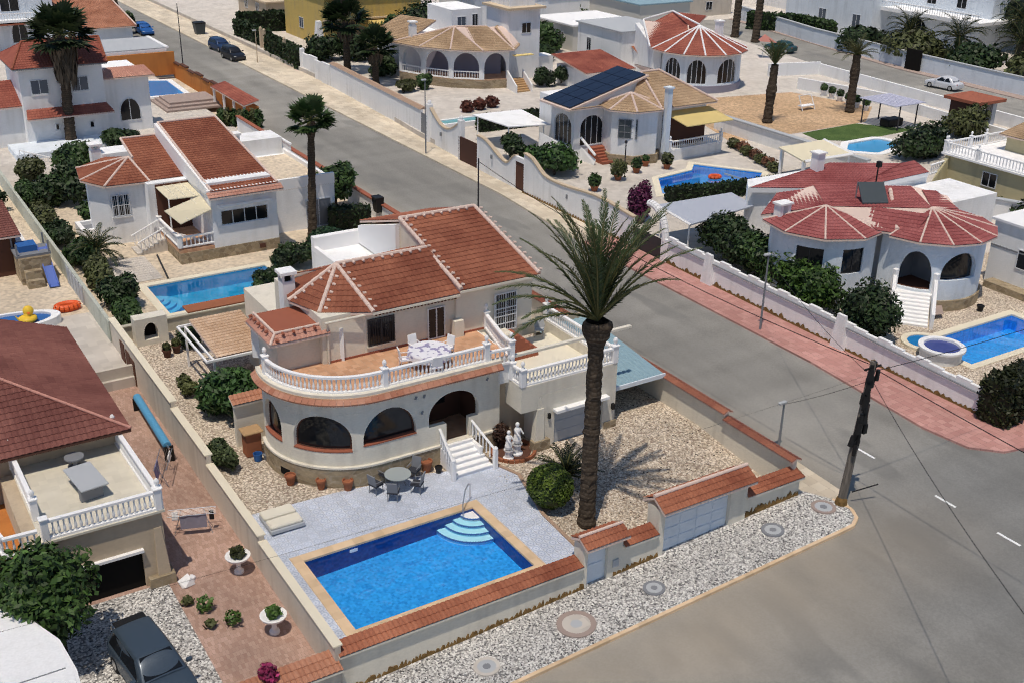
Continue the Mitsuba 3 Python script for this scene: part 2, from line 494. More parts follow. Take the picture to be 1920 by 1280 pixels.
def win(parent, x, y, z0, w, h, face='S', nx=2, ny=1, arch=False, frame='mat_frame', bars=None, sill=None, glass='mat_glass', name='window'):
    """window set into the face of a solid block: frame proud of the wall, glass just in front of it"""
    d = {'S': (1, 0), 'W': (0, -1), 'E': (0, 1), 'N': (-1, 0)}[face] if isinstance(face, str) else face
    P = Path([(x - d[0] * w / 2, y - d[1] * w / 2), (x + d[0] * w / 2, y + d[1] * w / 2)])
    fit(parent, P, O(0, w, z0, z0 + h, nx=nx, ny=ny, arch=arch, inset=-.045, kind=name, fmat=frame, bars=bars, sill=sill, spring=.4), None, glass)


# ---------------------------------------------------------------- tiled roofs
ROOFS = {'main': ((.20, .062, .036), (.31, .12, .07)), 'red': ((.25, .070, .052), (.36, .125, .085)), 'crimson': ((.25, .062, .062), (.35, .12, .115)),
         'tan': ((.32, .215, .13), (.46, .33, .21)), 'tan2': ((.46, .30, .19), (.62, .46, .33)), 'dark': ((.16, .058, .048), (.24, .10, .08)), 'orange': ((.34, .14, .08), (.45, .22, .14)), 'pink': ((.42, .20, .15), (.52, .29, .22)),
         'cap': ((.24, .075, .042), (.38, .15, .085)), 'brick': ((.20, .065, .045), (.32, .13, .08))}


def tile_plane(a, b, c, d, kind, per=.25, row=.36, amp=.035, seg=4):
    """a-b the eave, d-c the ridge: barrel tiles in overlapping rows, clipped to the (possibly tapering) face"""
    a, b, c, d = (np.array(x, float) for x in (a, b, c, d))
    e = b - a; L = np.linalg.norm(e); e /= L
    up = (d + c) / 2 - (a + b) / 2; up -= e * (up @ e); H = np.linalg.norm(up); up /= H
    nrm = np.cross(e, up); nrm *= np.sign(nrm[2]) or 1
    ud, uc = (d - a) @ e, (c - a) @ e
    nr = max(1, int(round(H / row))); lo, hi = min(0, ud), max(L, uc)
    U = np.arange(math.floor(lo / per) * seg, math.ceil(hi / per) * seg + 1) * per / seg
    prof = amp * np.abs(np.sin(PI * U / per)) ** .7
    c0, c1 = (np.array(x) for x in ROOFS[kind])
    V, F, C, n = [], [], [], 0
    seed = int(abs(a[0] * 31 + a[1] * 17 + a[2] * 7)) % 97
    for r in range(nr):
        v0, v1 = r / nr, (r + 1) / nr
        rows = []
        for v, lift in ((v0, .03), (v1, 0.)):
            u = np.clip(U, ud * v, L + (uc - L) * v)
            rows.append(a + e * u[:, None] + up * (H * v) + nrm * (prof + lift)[:, None])
        rows.insert(0, rows[0] - nrm * .03)
        keep = (U[1:] > min(ud * v0, ud * v1)) & (U[:-1] < max(L + (uc - L) * v0, L + (uc - L) * v1))
        k = len(U); i = np.arange(k - 1)[keep]
        V.append(np.vstack(rows)); F += [np.stack([i, i + 1, i + 1 + k, i + k], 1) + n, np.stack([i + k, i + 1 + k, i + 1 + 2 * k, i + 2 * k], 1) + n]
        tid = np.floor(U / per + 1e-6).astype(int)
        h = meshkit.noise(np.stack([tid * 7.31 + seed, tid * 0 + r * 3.77, tid * 0], 1) + .37)
        big = meshkit.fbm(np.stack([U * .5 + seed, U * 0 + v0 * H * .5, U * 0], 1), 3)
        w = np.clip(h * .75 + (big - .5) * 1.3 + .1, 0, 1)[:, None]
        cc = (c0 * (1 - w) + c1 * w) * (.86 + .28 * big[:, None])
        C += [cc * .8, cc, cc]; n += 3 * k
    return np.vstack(V), np.vstack(F), np.clip(np.vstack(C), .01, 1)


def join3(parts):
    V, F, C, n = [], [], [], 0
    for v, f, c in parts:
        if f.shape[1] == 4: f = np.vstack([f[:, [0, 1, 2]], f[:, [0, 2, 3]]])
        V.append(v); F.append(f + n); C.append(c); n += len(v)
    return np.vstack(V), np.vstack(F), np.vstack(C)


def roof(parent, planes, kind, name='roof', label=None, slab='mat_mortar', th=.12, under=True, **kw):
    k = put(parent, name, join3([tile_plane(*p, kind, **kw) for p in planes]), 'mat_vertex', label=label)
    if under:
        m = M()
        for p in planes:
            q = np.array([np.array(x, float) for x in p]); top = q - [0, 0, .015]; bot = q - [0, 0, th]
            m.add(np.vstack([top, bot]), [[0, 1, 2, 3], [7, 6, 5, 4], [0, 4, 5, 1], [1, 5, 6, 2], [2, 6, 7, 3], [3, 7, 4, 0]])
        put(k, 'slab', m, slab)
    return k


def ridge(parent, lines, matkey='mat_mortar', r=.11, name='ridge_cap', tiles=None):
    for a, b in lines:
        m, t = M(), M()
        a, b = np.array(a, float), np.array(b, float); L = np.linalg.norm(b - a); d = (b - a) / L; n = max(1, int(L / .42))
        for i in range(n):
            p, q = a + (b - a) * i / n, a + (b - a) * (i + 1) / n
            m.tube(p + [0, 0, .03], q + [0, 0, .03], r, r * .82, n=8)
        k = put(parent, name, m, matkey, kind='stuff')
        if tiles:
            s = np.cross(d, [0, 0, 1]); s /= np.linalg.norm(s)
            for i in range(int(L / .5)):
                c = a + d * (i * .5 + .3) + s * .17 + [0, 0, .05]; t.tube(c, c + s * .16 + [0, 0, -.03], .075, .06, n=6)
            put(k, 'mortar_tile', t, tiles, kind='stuff')


def solid(parent, x0, y0, x1, y1, z0, z1, matkey, name='wall', label=None):
    return put(parent, name, M().box(x0, y0, z0, x1, y1, z1), matkey, label=label)


# ---------------------------------------------------------------- balustrades
BAL = {}


def baluster_ply(h, matkey='mat_trim'):
    if (h, matkey) not in BAL:
        pr = [(.055, 0), (.055, .07), (.03, .1), (.045, .16), (.065, .3), (.055, .42), (.03, .62), (.028, .75), (.045, .85), (.03, .9), (.055, .93), (.055, 1)]
        BAL[h, matkey] = ply(M().lathe([(r, z * h) for r, z in pr], n=8).mesh(), matkey, smooth=50)
    return BAL[h, matkey]


def balustrade(parent, pts, z0, h=.8, step=.22, single=True, posts=(), matkey='mat_trim', name='balustrade', ball=True):
    P = Path(pts); zt = h - .2
    k = put(parent, name, panel(P, sbox(0, z0 + h - .1, P.L, z0 + h), -.09, .09, .4 if len(pts) > 2 else None), matkey)
    put(k, 'base_rail', panel(P, sbox(0, z0, P.L, z0 + .1), -.08, .08, .4 if len(pts) > 2 else None), matkey)
    n = max(1, int(P.L / step)); at = P.map([[P.L * (i + .5) / n, z0 + .1, 0] for i in range(n)])
    if single:
        for q in at: copy_at(k, 'baluster', baluster_ply(round(zt, 3), matkey), T().translate(q.tolist()))
    else:
        m = M()
        for q in at: m.lathe([(.05, 0), (.03, .15 * zt), (.055, .4 * zt), (.03, .75 * zt), (.05, zt)], q, 6)
        put(k, 'balusters', m, matkey, kind='stuff')
    for sp in posts:
        q = P.map([[sp, z0, 0]])[0]; m = M().rbox(q + [0, 0, h / 2 + .04], (.26, .26, h + .08), .02).rbox(q + [0, 0, h + .1], (.34, .34, .07), .02)
        if ball: m.lathe([(.0, .38), (.05, .36), (.1, .27), (.1, .19), (.05, .1), (.09, .0)], q + [0, 0, h + .13], 10)
        put(k, 'post', m, matkey)
    return k


def balcopy(parent, *a, **k): return balustrade(parent, *a, single=False, **k)
# ---------------------------------------------------------------- plants
def leaf_cloud(blobs, n, size, c0, c1, seed=0, shell=.55, up=.25, core=True, low=-1.0):
    """blobs: (x, y, z, rx, ry, rz); leaf-sized diamonds through the outer part of each blob"""
    g = np.random.default_rng(seed); B = np.array(blobs, float)
    w = (B[:, 3] * B[:, 4] * B[:, 5]) ** .67; k = g.choice(len(B), n, p=w / w.sum())
    d = g.normal(size=(n, 3)); d /= np.linalg.norm(d, axis=1, keepdims=True); d[:, 2] = np.maximum(d[:, 2], low)
    r = shell + (1.06 - shell) * g.random(n) ** .6
    r *= (.70 + .58 * meshkit.fbm(d * 2.6 + k[:, None] * 3.1 + seed, 3)) if shell < .8 else (.88 + .2 * meshkit.fbm(d * 2.3 + k[:, None] * 3.1 + seed, 3))
    c = B[k, :3] + d * r[:, None] * B[k, 3:]
    nn = d * .8 + g.normal(size=(n, 3)) * .55 + [0, 0, up]; nn /= np.linalg.norm(nn, axis=1, keepdims=True)
    t = np.cross(nn, g.normal(size=(n, 3))); t /= np.linalg.norm(t, axis=1, keepdims=True); b = np.cross(nn, t)
    s = size * (.6 + .8 * g.random(n))[:, None]
    v = np.stack([c - t * s, c + b * s * .5, c + t * s, c - b * s * .5], 1).reshape(-1, 3)
    i = np.arange(n) * 4; f = np.vstack([np.stack([i, i + 1, i + 2], 1), np.stack([i, i + 2, i + 3], 1)])
    a = np.clip(.75 * g.random(n) + 1.5 * (meshkit.fbm(c / (size * 5 + .3) + seed, 2) - .5) + .22, 0, 1.25)[:, None]; a = np.where(g.random((n, 1)) < .035, 1.7, a)
    col = np.repeat(np.array(c0) * (1 - a) + np.array(c1) * a, 4, 0)
    out = [(v, f, col)]
    if core:
        ic = trimesh.creation.icosphere(subdivisions=2)
        for q in B:
            iv = np.array(ic.vertices); iv = iv * (.8 + .3 * meshkit.noise(iv * 2 + q[:3])[:, None])
            out.append((iv * q[3:] * (shell + .12) + q[:3], np.array(ic.faces), np.repeat([np.array(c0) * .8], len(iv), 0)))
    return join3(out)


GREEN = ((.012, .026, .008), (.055, .105, .028)); DARK = ((.008, .016, .006), (.032, .06, .018)); OLIVE = ((.03, .034, .012), (.10, .115, .04)); LIME = ((.02, .045, .01), (.09, .17, .035))


def bush(name, blobs, n, size, cols, label, cat='shrub', group=None, trunk=None, seed=0, **kw):
    t = thing(name, label, cat, group)
    put(t, 'crown', leaf_cloud(blobs, n, size, *cols, seed=seed, **kw), 'mat_leaf')
    z = min(b[2] - b[5] for b in blobs)
    if trunk:
        x, y, z0, z1, r = trunk; m = M().tube((x, y, z0), (x + .1, y - .05, z1), r, r * .6, 8)
        for b in blobs[:4]: m.tube((x + .08, y - .04, z0 + (z1 - z0) * .7), (b[0], b[1], b[2]), r * .5, r * .2, 6)
        put(t, 'trunk', m, 'mat_bark')
    else:
        m = M(); b = blobs[0]
        for i in range(3): m.tube((b[0] + .1 * i - .1, b[1] + .06 * i, z - .25), (b[0] + .3 * (i - 1), b[1], b[2]), .04, .02, 5)
        put(t, 'stem', m, 'mat_bark')
    return t


def rblobs(x, y, z, rx, ry, rz, n, seed):
    g = np.random.default_rng(seed); out = []
    for i in range(n):
        d = g.normal(size=3); d /= np.linalg.norm(d); q = .55 * g.random() ** .5
        out.append((x + d[0] * rx * q * 1.2, y + d[1] * ry * q * 1.2, z + d[2] * rz * q, rx * (.45 + .25 * g.random()), ry * (.45 + .25 * g.random()), rz * (.45 + .25 * g.random())))
    return out


def hedge_mesh(pts, w, z0, z1, size, cols, dens=55, seed=0):
    """clipped hedge along a polyline"""
    out = []; g = np.random.default_rng(seed)
    for (ax, ay), (bx, by) in zip(pts[:-1], pts[1:]):
        a, b = np.array([ax, ay]), np.array([bx, by]); d = b - a; L = np.linalg.norm(d); d /= L; nn = np.array([d[1], -d[0]]); h = z1 - z0
        n = int(dens * L * (2 * h + w)); u = g.random(n) * L; ne = int(dens * w * h); k = g.random(n) * (2 * h + w)
        o = np.where(k < h, -w / 2, np.where(k < h + w, k - h - w / 2, w / 2)); z = np.where(k < h, k, np.where(k < h + w, h, k - h - w)) + z0
        c = np.c_[a + d * u[:, None] + nn * o[:, None], z] + g.normal(size=(n, 3)) * .07
        ends = [np.c_[q + nn * ((g.random(ne) - .5) * w)[:, None] + d * sg * .02, z0 + h * g.random(ne)] for q, sg in ((a, -1), (b, 1))]
        c = np.vstack([c, *ends]); o = np.r_[o, np.zeros(2 * ne)]; n += 2 * ne
        c += .14 * (meshkit.fbm(c * 1.1 + seed, 3)[:, None] - .5) * np.c_[nn[0] * np.sign(o), nn[1] * np.sign(o), o * 0 + 1]
        t = g.normal(size=(n, 3)); t /= np.linalg.norm(t, axis=1, keepdims=True); bb = np.cross(t, g.normal(size=(n, 3))); bb /= np.linalg.norm(bb, axis=1, keepdims=True)
        s = size * (.6 + .8 * g.random(n))[:, None]
        v = np.stack([c - t * s, c + bb * s * .55, c + t * s, c - bb * s * .55], 1).reshape(-1, 3); i = np.arange(n) * 4
        al = np.clip(g.random(n) * .7 + (meshkit.fbm(c * .9 + seed, 2) - .5) * .9 + .15, 0, 1)[:, None]
        out.append((v, np.vstack([np.stack([i, i + 1, i + 2], 1), np.stack([i, i + 2, i + 3], 1)]), np.repeat(np.array(cols[0]) * (1 - al) + np.array(cols[1]) * al, 4, 0)))
        m = M(); q = [a + nn * (w / 2 - .08), a - nn * (w / 2 - .08), b - nn * (w / 2 - .08), b + nn * (w / 2 - .08)]; m.prism([tuple(x) for x in q], z0, z1 - .06); mv, mf = m.mesh()
        out.append((mv, mf, np.repeat([np.array(cols[0]) * .8], len(mv), 0)))
    return join3(out)


def hedge(name, pts, w, z0, z1, label, cols=DARK, size=.13, dens=55, seed=0, cat='hedge', group=None):
    t = thing(name, label, cat, group); put(t, None, hedge_mesh(pts, w, z0, z1, size, cols, dens, seed), 'mat_leaf'); return t


def frond(base, az, el, L, droop, n=44, ll=.5, seed=0, cols=GREEN, hang=.35, w=.022, fwd=.7):
    g = np.random.default_rng(seed); s = np.linspace(0, 1, 15); h = np.array([math.cos(az), math.sin(az), 0]); side = np.array([-h[1], h[0], 0])
    ang = el - droop * s ** 1.5; ds = L / 14
    p = np.vstack([[0, 0, 0], np.cumsum(ds * (np.cos(ang)[:-1, None] * h + np.sin(ang)[:-1, None] * [0, 0, 1]), axis=0)]) + np.array(base)
    V, F, C, k = [], [], [], 0
    m = M()
    for i in range(14): m.tube(p[i], p[i + 1], .045 * (1 - s[i]) + .012, .045 * (1 - s[i + 1]) + .012, 5, cap=False)
    mv, mf = m.mesh(); out = [(mv, mf, np.repeat([[.10, .10, .035]], len(mv), 0))]
    u = np.linspace(.10, .99, n)
    for sg in (-1, 1):
        x = np.stack([np.interp(u, s, p[:, j]) for j in range(3)], 1); a = np.interp(u, s, ang)
        tan = np.cos(a)[:, None] * h + np.sin(a)[:, None] * [0, 0, 1.]; nrm = -np.sin(a)[:, None] * h + np.cos(a)[:, None] * [0, 0, 1.]
        d = side * sg * .75 + tan * fwd + nrm * (.35 - hang * g.random(n))[:, None] + g.normal(size=(n, 3)) * .1; d /= np.linalg.norm(d, axis=1, keepdims=True)
        l = ll * (np.sin(PI * np.clip(u * .86 + .12, 0, 1)) ** .6)[:, None] * (.85 + .3 * g.random(n))[:, None]
        wv = np.cross(d, nrm); wv /= np.linalg.norm(wv, axis=1, keepdims=True); ww = w
        mid = x + d * l * .5; tip = x + d * l - [0, 0, .12] * l
        v = np.stack([x, mid + wv * ww, tip, mid - wv * ww], 1).reshape(-1, 3); i = np.arange(n) * 4
        al = np.clip(g.random(n) * .6 + .2 + .25 * (u - .5), 0, 1)[:, None]
        out.append((v, np.vstack([np.stack([i, i + 1, i + 2], 1), np.stack([i, i + 2, i + 3], 1)]), np.repeat(np.array(cols[0]) * (1 - al) + np.array(cols[1]) * al, 4, 0)))
    return join3(out)


def trunk_mesh(x0, y0, z0, x1, y1, z1, r0, r1, bosses=(), n=14, seed=0, bend=.0):
    m = M(); k = int((z1 - z0) / .22) + 2; P = []
    for i in range(k):
        t = i / (k - 1); r = r0 + (r1 - r0) * t + (.12 * r0 if i < 2 else 0)
        for c, wd, am in bosses: r += am * math.exp(-((t - c) / wd) ** 2)
        P.append((x0 + (x1 - x0) * t + bend * math.sin(PI * t), y0 + (y1 - y0) * t, z0 + (z1 - z0) * t, r * (1.05 if i % 2 else .95)))
    a = np.arange(n) * 2 * PI / n; g = np.random.default_rng(seed)
    v = np.concatenate([np.stack([x + r * np.cos(a) * (1 + .07 * g.normal(size=n)), y + r * np.sin(a) * (1 + .07 * g.normal(size=n)), np.full(n, z)], 1) for x, y, z, r in P])
    i = np.arange(n)
    m.add(v, np.vstack([np.stack([i + q * n, (i + 1) % n + q * n, (i + 1) % n + (q + 1) * n, i + (q + 1) * n], 1) for q in range(k - 1)])); return m


def fan_crown(c, R, n, seed, cols=GREEN, skirt=0., blade=16, split=True):
    """fan leaves on stalks; skirt: length of the dead leaves that hang below"""
    g = np.random.default_rng(seed); out = []; c = np.array(c, float)
    for k in range(n):
        az = g.random() * 2 * PI; el = math.asin(np.clip(-.55 + 1.5 * (k + .5) / n, -1, 1)) + g.normal() * .12
        d = np.array([math.cos(az) * math.cos(el), math.sin(az) * math.cos(el), math.sin(el)]); L = R * (.55 + .12 * g.random()); p = c + d * L * .95
        m = M().tube(c, p, .035, .02, 4, cap=False); mv, mf = m.mesh(); out.append((mv, mf, np.repeat([[.09, .10, .035]], len(mv), 0)))
        s = np.cross(d, [0, 0, 1.]); s /= np.linalg.norm(s) + 1e-6; u = np.cross(s, d); a = np.linspace(-2.0, 2.0, blade)
        l = R * .5 * (.85 + .3 * g.random(blade)) * (1 - .12 * a ** 2 / 4)
        e = np.cos(a)[:, None] * d + np.sin(a)[:, None] * s + .25 * u * np.cos(a * 1.3)[:, None]; e /= np.linalg.norm(e, axis=1, keepdims=True)
        tip = p + e * l[:, None] - [0, 0, 1] * (.22 * l * g.random(blade))[:, None]; da = .13
        w = np.cross(e, u); w /= np.linalg.norm(w, axis=1, keepdims=True) + 1e-6; mid = p + e * (l * .55)[:, None]; ww = (l * .13)[:, None]
        v = np.stack([np.repeat([p], blade, 0), mid + w * ww, tip, mid - w * ww], 1).reshape(-1, 3); i = np.arange(blade) * 4
        al = np.clip(g.random() * .7 + .25 * g.random(blade) + .25 * d[2], 0, 1)[:, None]
        out.append((v, np.vstack([np.stack([i, i + 1, i + 2], 1), np.stack([i, i + 2, i + 3], 1)]), np.repeat(np.array(cols[0]) * (1 - al) + np.array(cols[1]) * al, 4, 0)))
    res = [join3(out)]
    if skirt:
        out = []
        for k in range(int(70 + 90 * skirt)):
            az = g.random() * 2 * PI; z = -g.random() ** 1.2 * skirt; r = R * (.34 + .12 * g.random()) * (1 - .35 * abs(z) / (skirt + .1)); p = c + [math.cos(az) * r, math.sin(az) * r, z]
            t = np.array([-math.sin(az), math.cos(az), 0]); l = .5 * R * (.6 + .5 * g.random())
            v = [p, p + t * .14 - [0, 0, l * .5], p - [math.cos(az) * .1, math.sin(az) * .1, l], p - t * .14 - [0, 0, l * .5]]
            al = g.random(); out.append((np.array(v), np.array([[0, 1, 2, 3]]), np.repeat([np.array([.02, .018, .014]) * (1 - al) + np.array([.13, .10, .07]) * al], 4, 0)))
        res.append(join3(out))
    return res


def fan_palm(x, y, z0, h, R, label, n=34, seed=0, skirt=0., r=.22, tx=0., ty=0., cols=GREEN, bosses=(), bend=0., cat='palm tree', group=None):
    t = thing('fan_palm', label, cat, group)
    put(t, 'trunk', trunk_mesh(x, y, z0, x + tx, y + ty, z0 + h, r * 1.15, r * .85, bosses, seed=seed, bend=bend), 'mat_bark')
    cr = fan_crown((x + tx, y + ty, z0 + h + .1), R, n, seed, cols, skirt)
    put(t, 'crown', cr[0], 'mat_leaf')
    if skirt: put(t, 'dead_leaves', cr[1], 'mat_leaf')
    return t


def feather_palm(x, y, z0, h, label, nf=26, L=3., seed=0, r=.25, tx=0., ty=0., el=(-.2, 1.4), droop=1.5, cols=GREEN, bosses=(), ll=.45, single=False, n=34, cat='palm tree', name='date_palm', extra=()):
    t = thing(name, label, cat); g = np.random.default_rng(seed)
    put(t, 'trunk', trunk_mesh(x, y, z0, x + tx, y + ty, z0 + h, r * 1.1, r * .9, bosses, seed=seed), 'mat_bark'); c = (x + tx, y + ty, z0 + h)
    fr = [frond(c, i * 2.399 + g.normal() * .15, el[0] + (el[1] - el[0]) * ((i + .5) / nf) + g.normal() * .08, L * (.85 + .25 * g.random()), droop * (.8 + .4 * g.random()), n, ll, seed + i, cols, fwd=1.15 if single else .7) for i in range(nf)]
    if extra: fr += [frond(c, a, e, l, dr_, n, ll * .8, seed + 90 + q, cols, fwd=1.15) for q, (a, e, l, dr_) in enumerate(extra)]
    if single:
        for f in fr: put(t, 'frond', f, 'mat_leaf')
    else: put(t, 'crown', join3(fr), 'mat_leaf')
    return t


# ---------------------------------------------------------------- ground, streets, pavements
def zf(x, y=0): return -1.6 + .0545 * np.clip(x, -14, 21)


struct('ground', (lambda v: (v[0] * 1.0, v[1]))(grid(-1500, 1500, -1500, 1500, lambda x, y: x * 0 - 6, 300)), 'mat_earth')
rd = M(); rd.add(*grid(-46, 140, -90, -8.6, lambda x, y: zf(x) - .12, 2.)); rd.add(*grid(22.6, 34.2, -8.6, 175, lambda x, y: x * 0 - .575, 2.))
struct('road', rd, 'mat_asphalt')
mk = M()
for x, y in ((27.2, -5.3), (27.0, -10.2), (26.9, -13.6)): mk.box(x, y, -.57, x + .14, y + 1.15, -.569)
struct('road_marking', mk, 'mat_trim')
gv = M(); gv.add(*grid(-14, 21, -9.0, -5.8, lambda x, y: zf(x) + 0 * y, 1.)); 
cor = [(21, -9.0), (21.8, -8.95), (22.4, -8.6), (22.72, -8.0), (22.6, -7.0), (21.9, -5.8), (21.5, -5.2), (21, -5.2)]
gv.prism(cor, -.6, -.455)
struct('gravel_pavement', gv, 'mat_gravel_white')
kb = M()
ks = [(x, -9.0) for x in np.arange(-14, 21.5, 1.)] + cor[1:5]
for (ax, ay), (bx, by) in zip(ks[:-1], ks[1:]):
    za, zb = zf(ax), zf(bx); d = np.array([bx - ax, by - ay]); L = np.hypot(*d); nx, ny = -d[1] / L * .16, d[0] / L * .16
    kb.hull([(ax + s * nx * q, ay + s * ny * q, z) for s, q in ((1, .5), (-1, .5)) for z in (za - .2, za + .012)] + [(bx + s * nx * .5, by + s * ny * .5, z) for s in (1, -1) for z in (zb - .2, zb + .012)])
struct('kerb', kb, 'mat_coping')
struct('pavement', M().prism([(21.5, -5.2), (21.9, -5.8), (22.6, -7.0), (22.75, -7.9), (23.5, -6.6), (23.8, 0), (24.2, 60), (24.2, 175), (21.5, 175)], -.8, -.46), 'mat_concrete')
pk = M().prism([(32.6, 27), (35.3, 27), (35.3, -6.4), (60, -5.2), (60, -8.6), (35.5, -8.6)] + [(34.6 + 2.0 * math.cos(a), -6.5 - 2.1 * math.sin(a)) for a in np.linspace(1.4, .0, 7)][::1] + [(32.5, -4), (32.6, 10)], -.8, -.455)
struct('pink_pavement', M().prism([(32.6, 27), (35.3, 27), (35.3, -6.2), (60, -5.2), (60, -8.3), (35.2, -8.6), (33.2, -8.2), (32.0, -7.0), (31.7, -4.5), (32.4, 4)], -.8, -.455), 'mat_pink')
struct('kerb', panel(Path([(60, -8.3), (35.2, -8.6), (33.2, -8.2), (32.0, -7.0), (31.7, -4.5), (32.4, 4), (32.6, 27), (33.6, 40), (33.9, 175)]), sbox(0, -.6, 218, -.44), -.16, .0), 'mat_concrete')
struct('pavement', M().prism([(32.6, 27), (33.6, 40), (33.9, 175), (38.3, 175), (38.3, 80), (36.4, 60), (35.5, 40), (35.3, 27)], -.8, -.458), 'mat_concrete')
# plots: solid platforms
struct('terrain', M().prism(Polygon([(-1.2, 25), (21.5, 25), (21.5, 175), (-60, 175), (-60, 20), (-1.2, 20)]).difference(sbox(2.75, 27.35, 10.6, 32.4)), -6, 0), 'mat_paving')
struct('terrain', M().prism(Polygon([(35.3, -6.2), (60, -5.2), (140, 0), (140, 200), (38.3, 200), (38.3, 80), (36.4, 60), (35.5, 40)]).difference(sbox(39.2, -1.5, 47.5, 1.95)).difference(Polygon([(44.2, 32.2), (46.8, 36), (51, 36.6), (52.4, 38), (56, 33), (53, 30.5)])).difference(Polygon([(68, 34.6), (70.2, 36.4), (74.2, 36.4), (74.8, 33.8), (70, 32.6)])), -6, 0), 'mat_paving')
deck = Polygon([(-1.1, -5.75), (9.9, -5.75), (10.1, -2), (10.95, 1.3), (10.5, 2.6), (7.4, 3.5), (3.2, 4.1), (-1.1, 4.3)])
ek = M()
for (ax, ay), (bx, by) in zip(((9.9, -5.75), (10.1, -2), (10.95, 1.3)), ((10.1, -2), (10.95, 1.3), (10.5, 2.6))): ek.prism([(ax, ay), (ax + .16, ay), (bx + .16, by), (bx, by)], -.5, .05)
struct('deck_edging', ek, 'mat_tancoping2')
struct('pool_deck', M().prism(deck.difference(sbox(-.42, -5.45, 8.25, .42)), -6, 0), 'mat_deck')
gz = lambda x, y: -.02 - .72 * np.clip((1.0 - y) / 6.5, 0, 1) * np.clip((x - 9) / 2.5, 0, 1)
gd = grid(-1.1, 21.3, -5.8, 25, gz, .5); pts = gd[0][gd[1]].mean(1); import shapely
keep = ~shapely.contains_xy(deck.buffer(-.6), pts[:, 0], pts[:, 1])
struct('gravel_yard', (gd[0], gd[1][keep]), 'mat_gravel_beige')
gs = M(); 
struct('brick_path', grid(-16, -1.1, -6.2, 20.2, lambda x, y: -.55 - .026 * (20 - y), 1.), 'mat_brick')
struct('gravel_drive', grid(-16, -4.75, -6.1, 2.8, lambda x, y: -.545 - .026 * (20 - y), .5), 'mat_gravel_white')
struct('path', grid(-1.1, 21.2, 25.2, 55, lambda x, y: x * 0 + .006, 30.)[0:2] if False else M().prism(Polygon([(-1.0, 25.3), (21.2, 25.3), (21.2, 55), (-1.0, 55)]).difference(sbox(2.3, 27.0, 11.0, 32.8)), -.05, .006), 'mat_sand')
struct('garden_soil', M().prism([(-16, 30), (-1.3, 30), (-1.3, 60), (-16, 60)], -.05, .006), 'mat_sand')
struct('earth_yard', M().prism(Polygon([(60.5, 42), (69.4, 41.8), (78.6, 41.9), (84.6, 46.4), (82, 56), (71, 58), (64, 52)]), -.05, .008), 'mat_earth')
struct('lawn', M().prism([(69.2, 41.5), (77, 41.8), (80.5, 37.2), (71.5, 36.8), (68.6, 38.9)], -.05, .03), 'mat_lawn')
struct('road', M().prism([(93, 20), (100.8, 20), (104, 60), (112, 100), (104, 102), (96, 62)], -.05, .006), 'mat_asphalt')
struct('pavement', M().prism([(100.8, 18), (103, 18), (105.4, 60), (113, 100), (112, 100), (104, 60)], -.05, .09), 'mat_pinkstone')

# stones lying loose on the two white gravel areas
def stones(n, area, zfun, seed, big=1.0):
    g = np.random.default_rng(seed); x0, x1, y0, y1 = area; x, y = x0 + (x1 - x0) * g.random(n), y0 + (y1 - y0) * g.random(n); s = big * (.018 + .026 * g.random(n) ** 2)
    o = trimesh.creation.icosahedron(); v = np.array(o.vertices); a = g.random(n) * PI
    vv = v[None] * np.stack([s * (1 + .5 * g.random(n)), s, s * .6], 1)[:, None]; c, q = np.cos(a)[:, None], np.sin(a)[:, None]
    vv = np.stack([vv[..., 0] * c - vv[..., 1] * q, vv[..., 0] * q + vv[..., 1] * c, vv[..., 2]], -1) + np.stack([x, y, zfun(x, y) + s * .25], 1)[:, None]
    f = (np.array(o.faces)[None] + (np.arange(n) * 12)[:, None, None]).reshape(-1, 3); w = g.random(n); p = g.random(n)
    col = np.where((p < .22)[:, None], [[.08, .08, .085]], np.array([.34, .32, .30]) * (1 - w[:, None]) + np.array([.74, .73, .71]) * w[:, None])
    return vv.reshape(-1, 3), f, np.repeat(col, 12, 0)


def stuff(name, shape, m, label, cat):
    k = numbered(name); put(k, None, shape, m); labels[k] = {'label': label, 'category': cat, 'kind': 'stuff'}


stuff('pebbles', stones(9000, (-1, 21.9, -8.9, -6.15), lambda x, y: zf(x), 3), 'mat_vertex', 'loose white and dark pebbles on the gravel strip outside the front wall', 'gravel')
stuff('pebbles', stones(2600, (-8.5, -4.8, -6, 2.7), lambda x, y: -.545 - .026 * (20 - y), 4), 'mat_vertex', 'loose white and grey pebbles on the drive around the parked grey car', 'gravel')
sy = stones(7000, (10.2, 21.1, -5.6, 8), gz, 5)
stuff('pebbles', (sy[0], sy[1], sy[2] * [.95, .82, .66]), 'mat_vertex', 'loose pale brown pebbles in the yard around the date palm', 'gravel')
# ---------------------------------------------------------------- main villa
V = thing('villa', 'cream villa with orange tiled roof, curved arcaded bay and balustraded terraces behind the large pool', 'house')
bay = arc(5.4, 7.75, 3.75, 160, 270, 32)
front = bay + [(11.6, 4.0)]
PF = Path(front); s0 = Path(bay).L
X = lambda x: s0 + x - 5.4
ops = [O(.75, 2.45, 1.75, 3.5, arch=True, spring=.35, kind='dark', inset=.3), O(3.19, 5.92, 1.75, 3.5, arch=True, spring=.3, kind='dark', inset=.3),
       O(X(4.62), X(7.2), 1.95, 3.56, arch=True, spring=.12, kind='dark', inset=.3)]
door_arch = opening_poly(O(X(7.85), X(10.45), 2.0, 3.55, arch=True, spring=.3)).union(sbox(X(8.75), .98, X(9.95), 2.6))
poly = sbox(0, 1.0, PF.L, 4.2)
for o in ops: poly = poly.difference(opening_poly(o))
poly = poly.difference(door_arch)
put(V, 'wall', panel(PF, poly, 0, .28, .4), 'mat_cream')
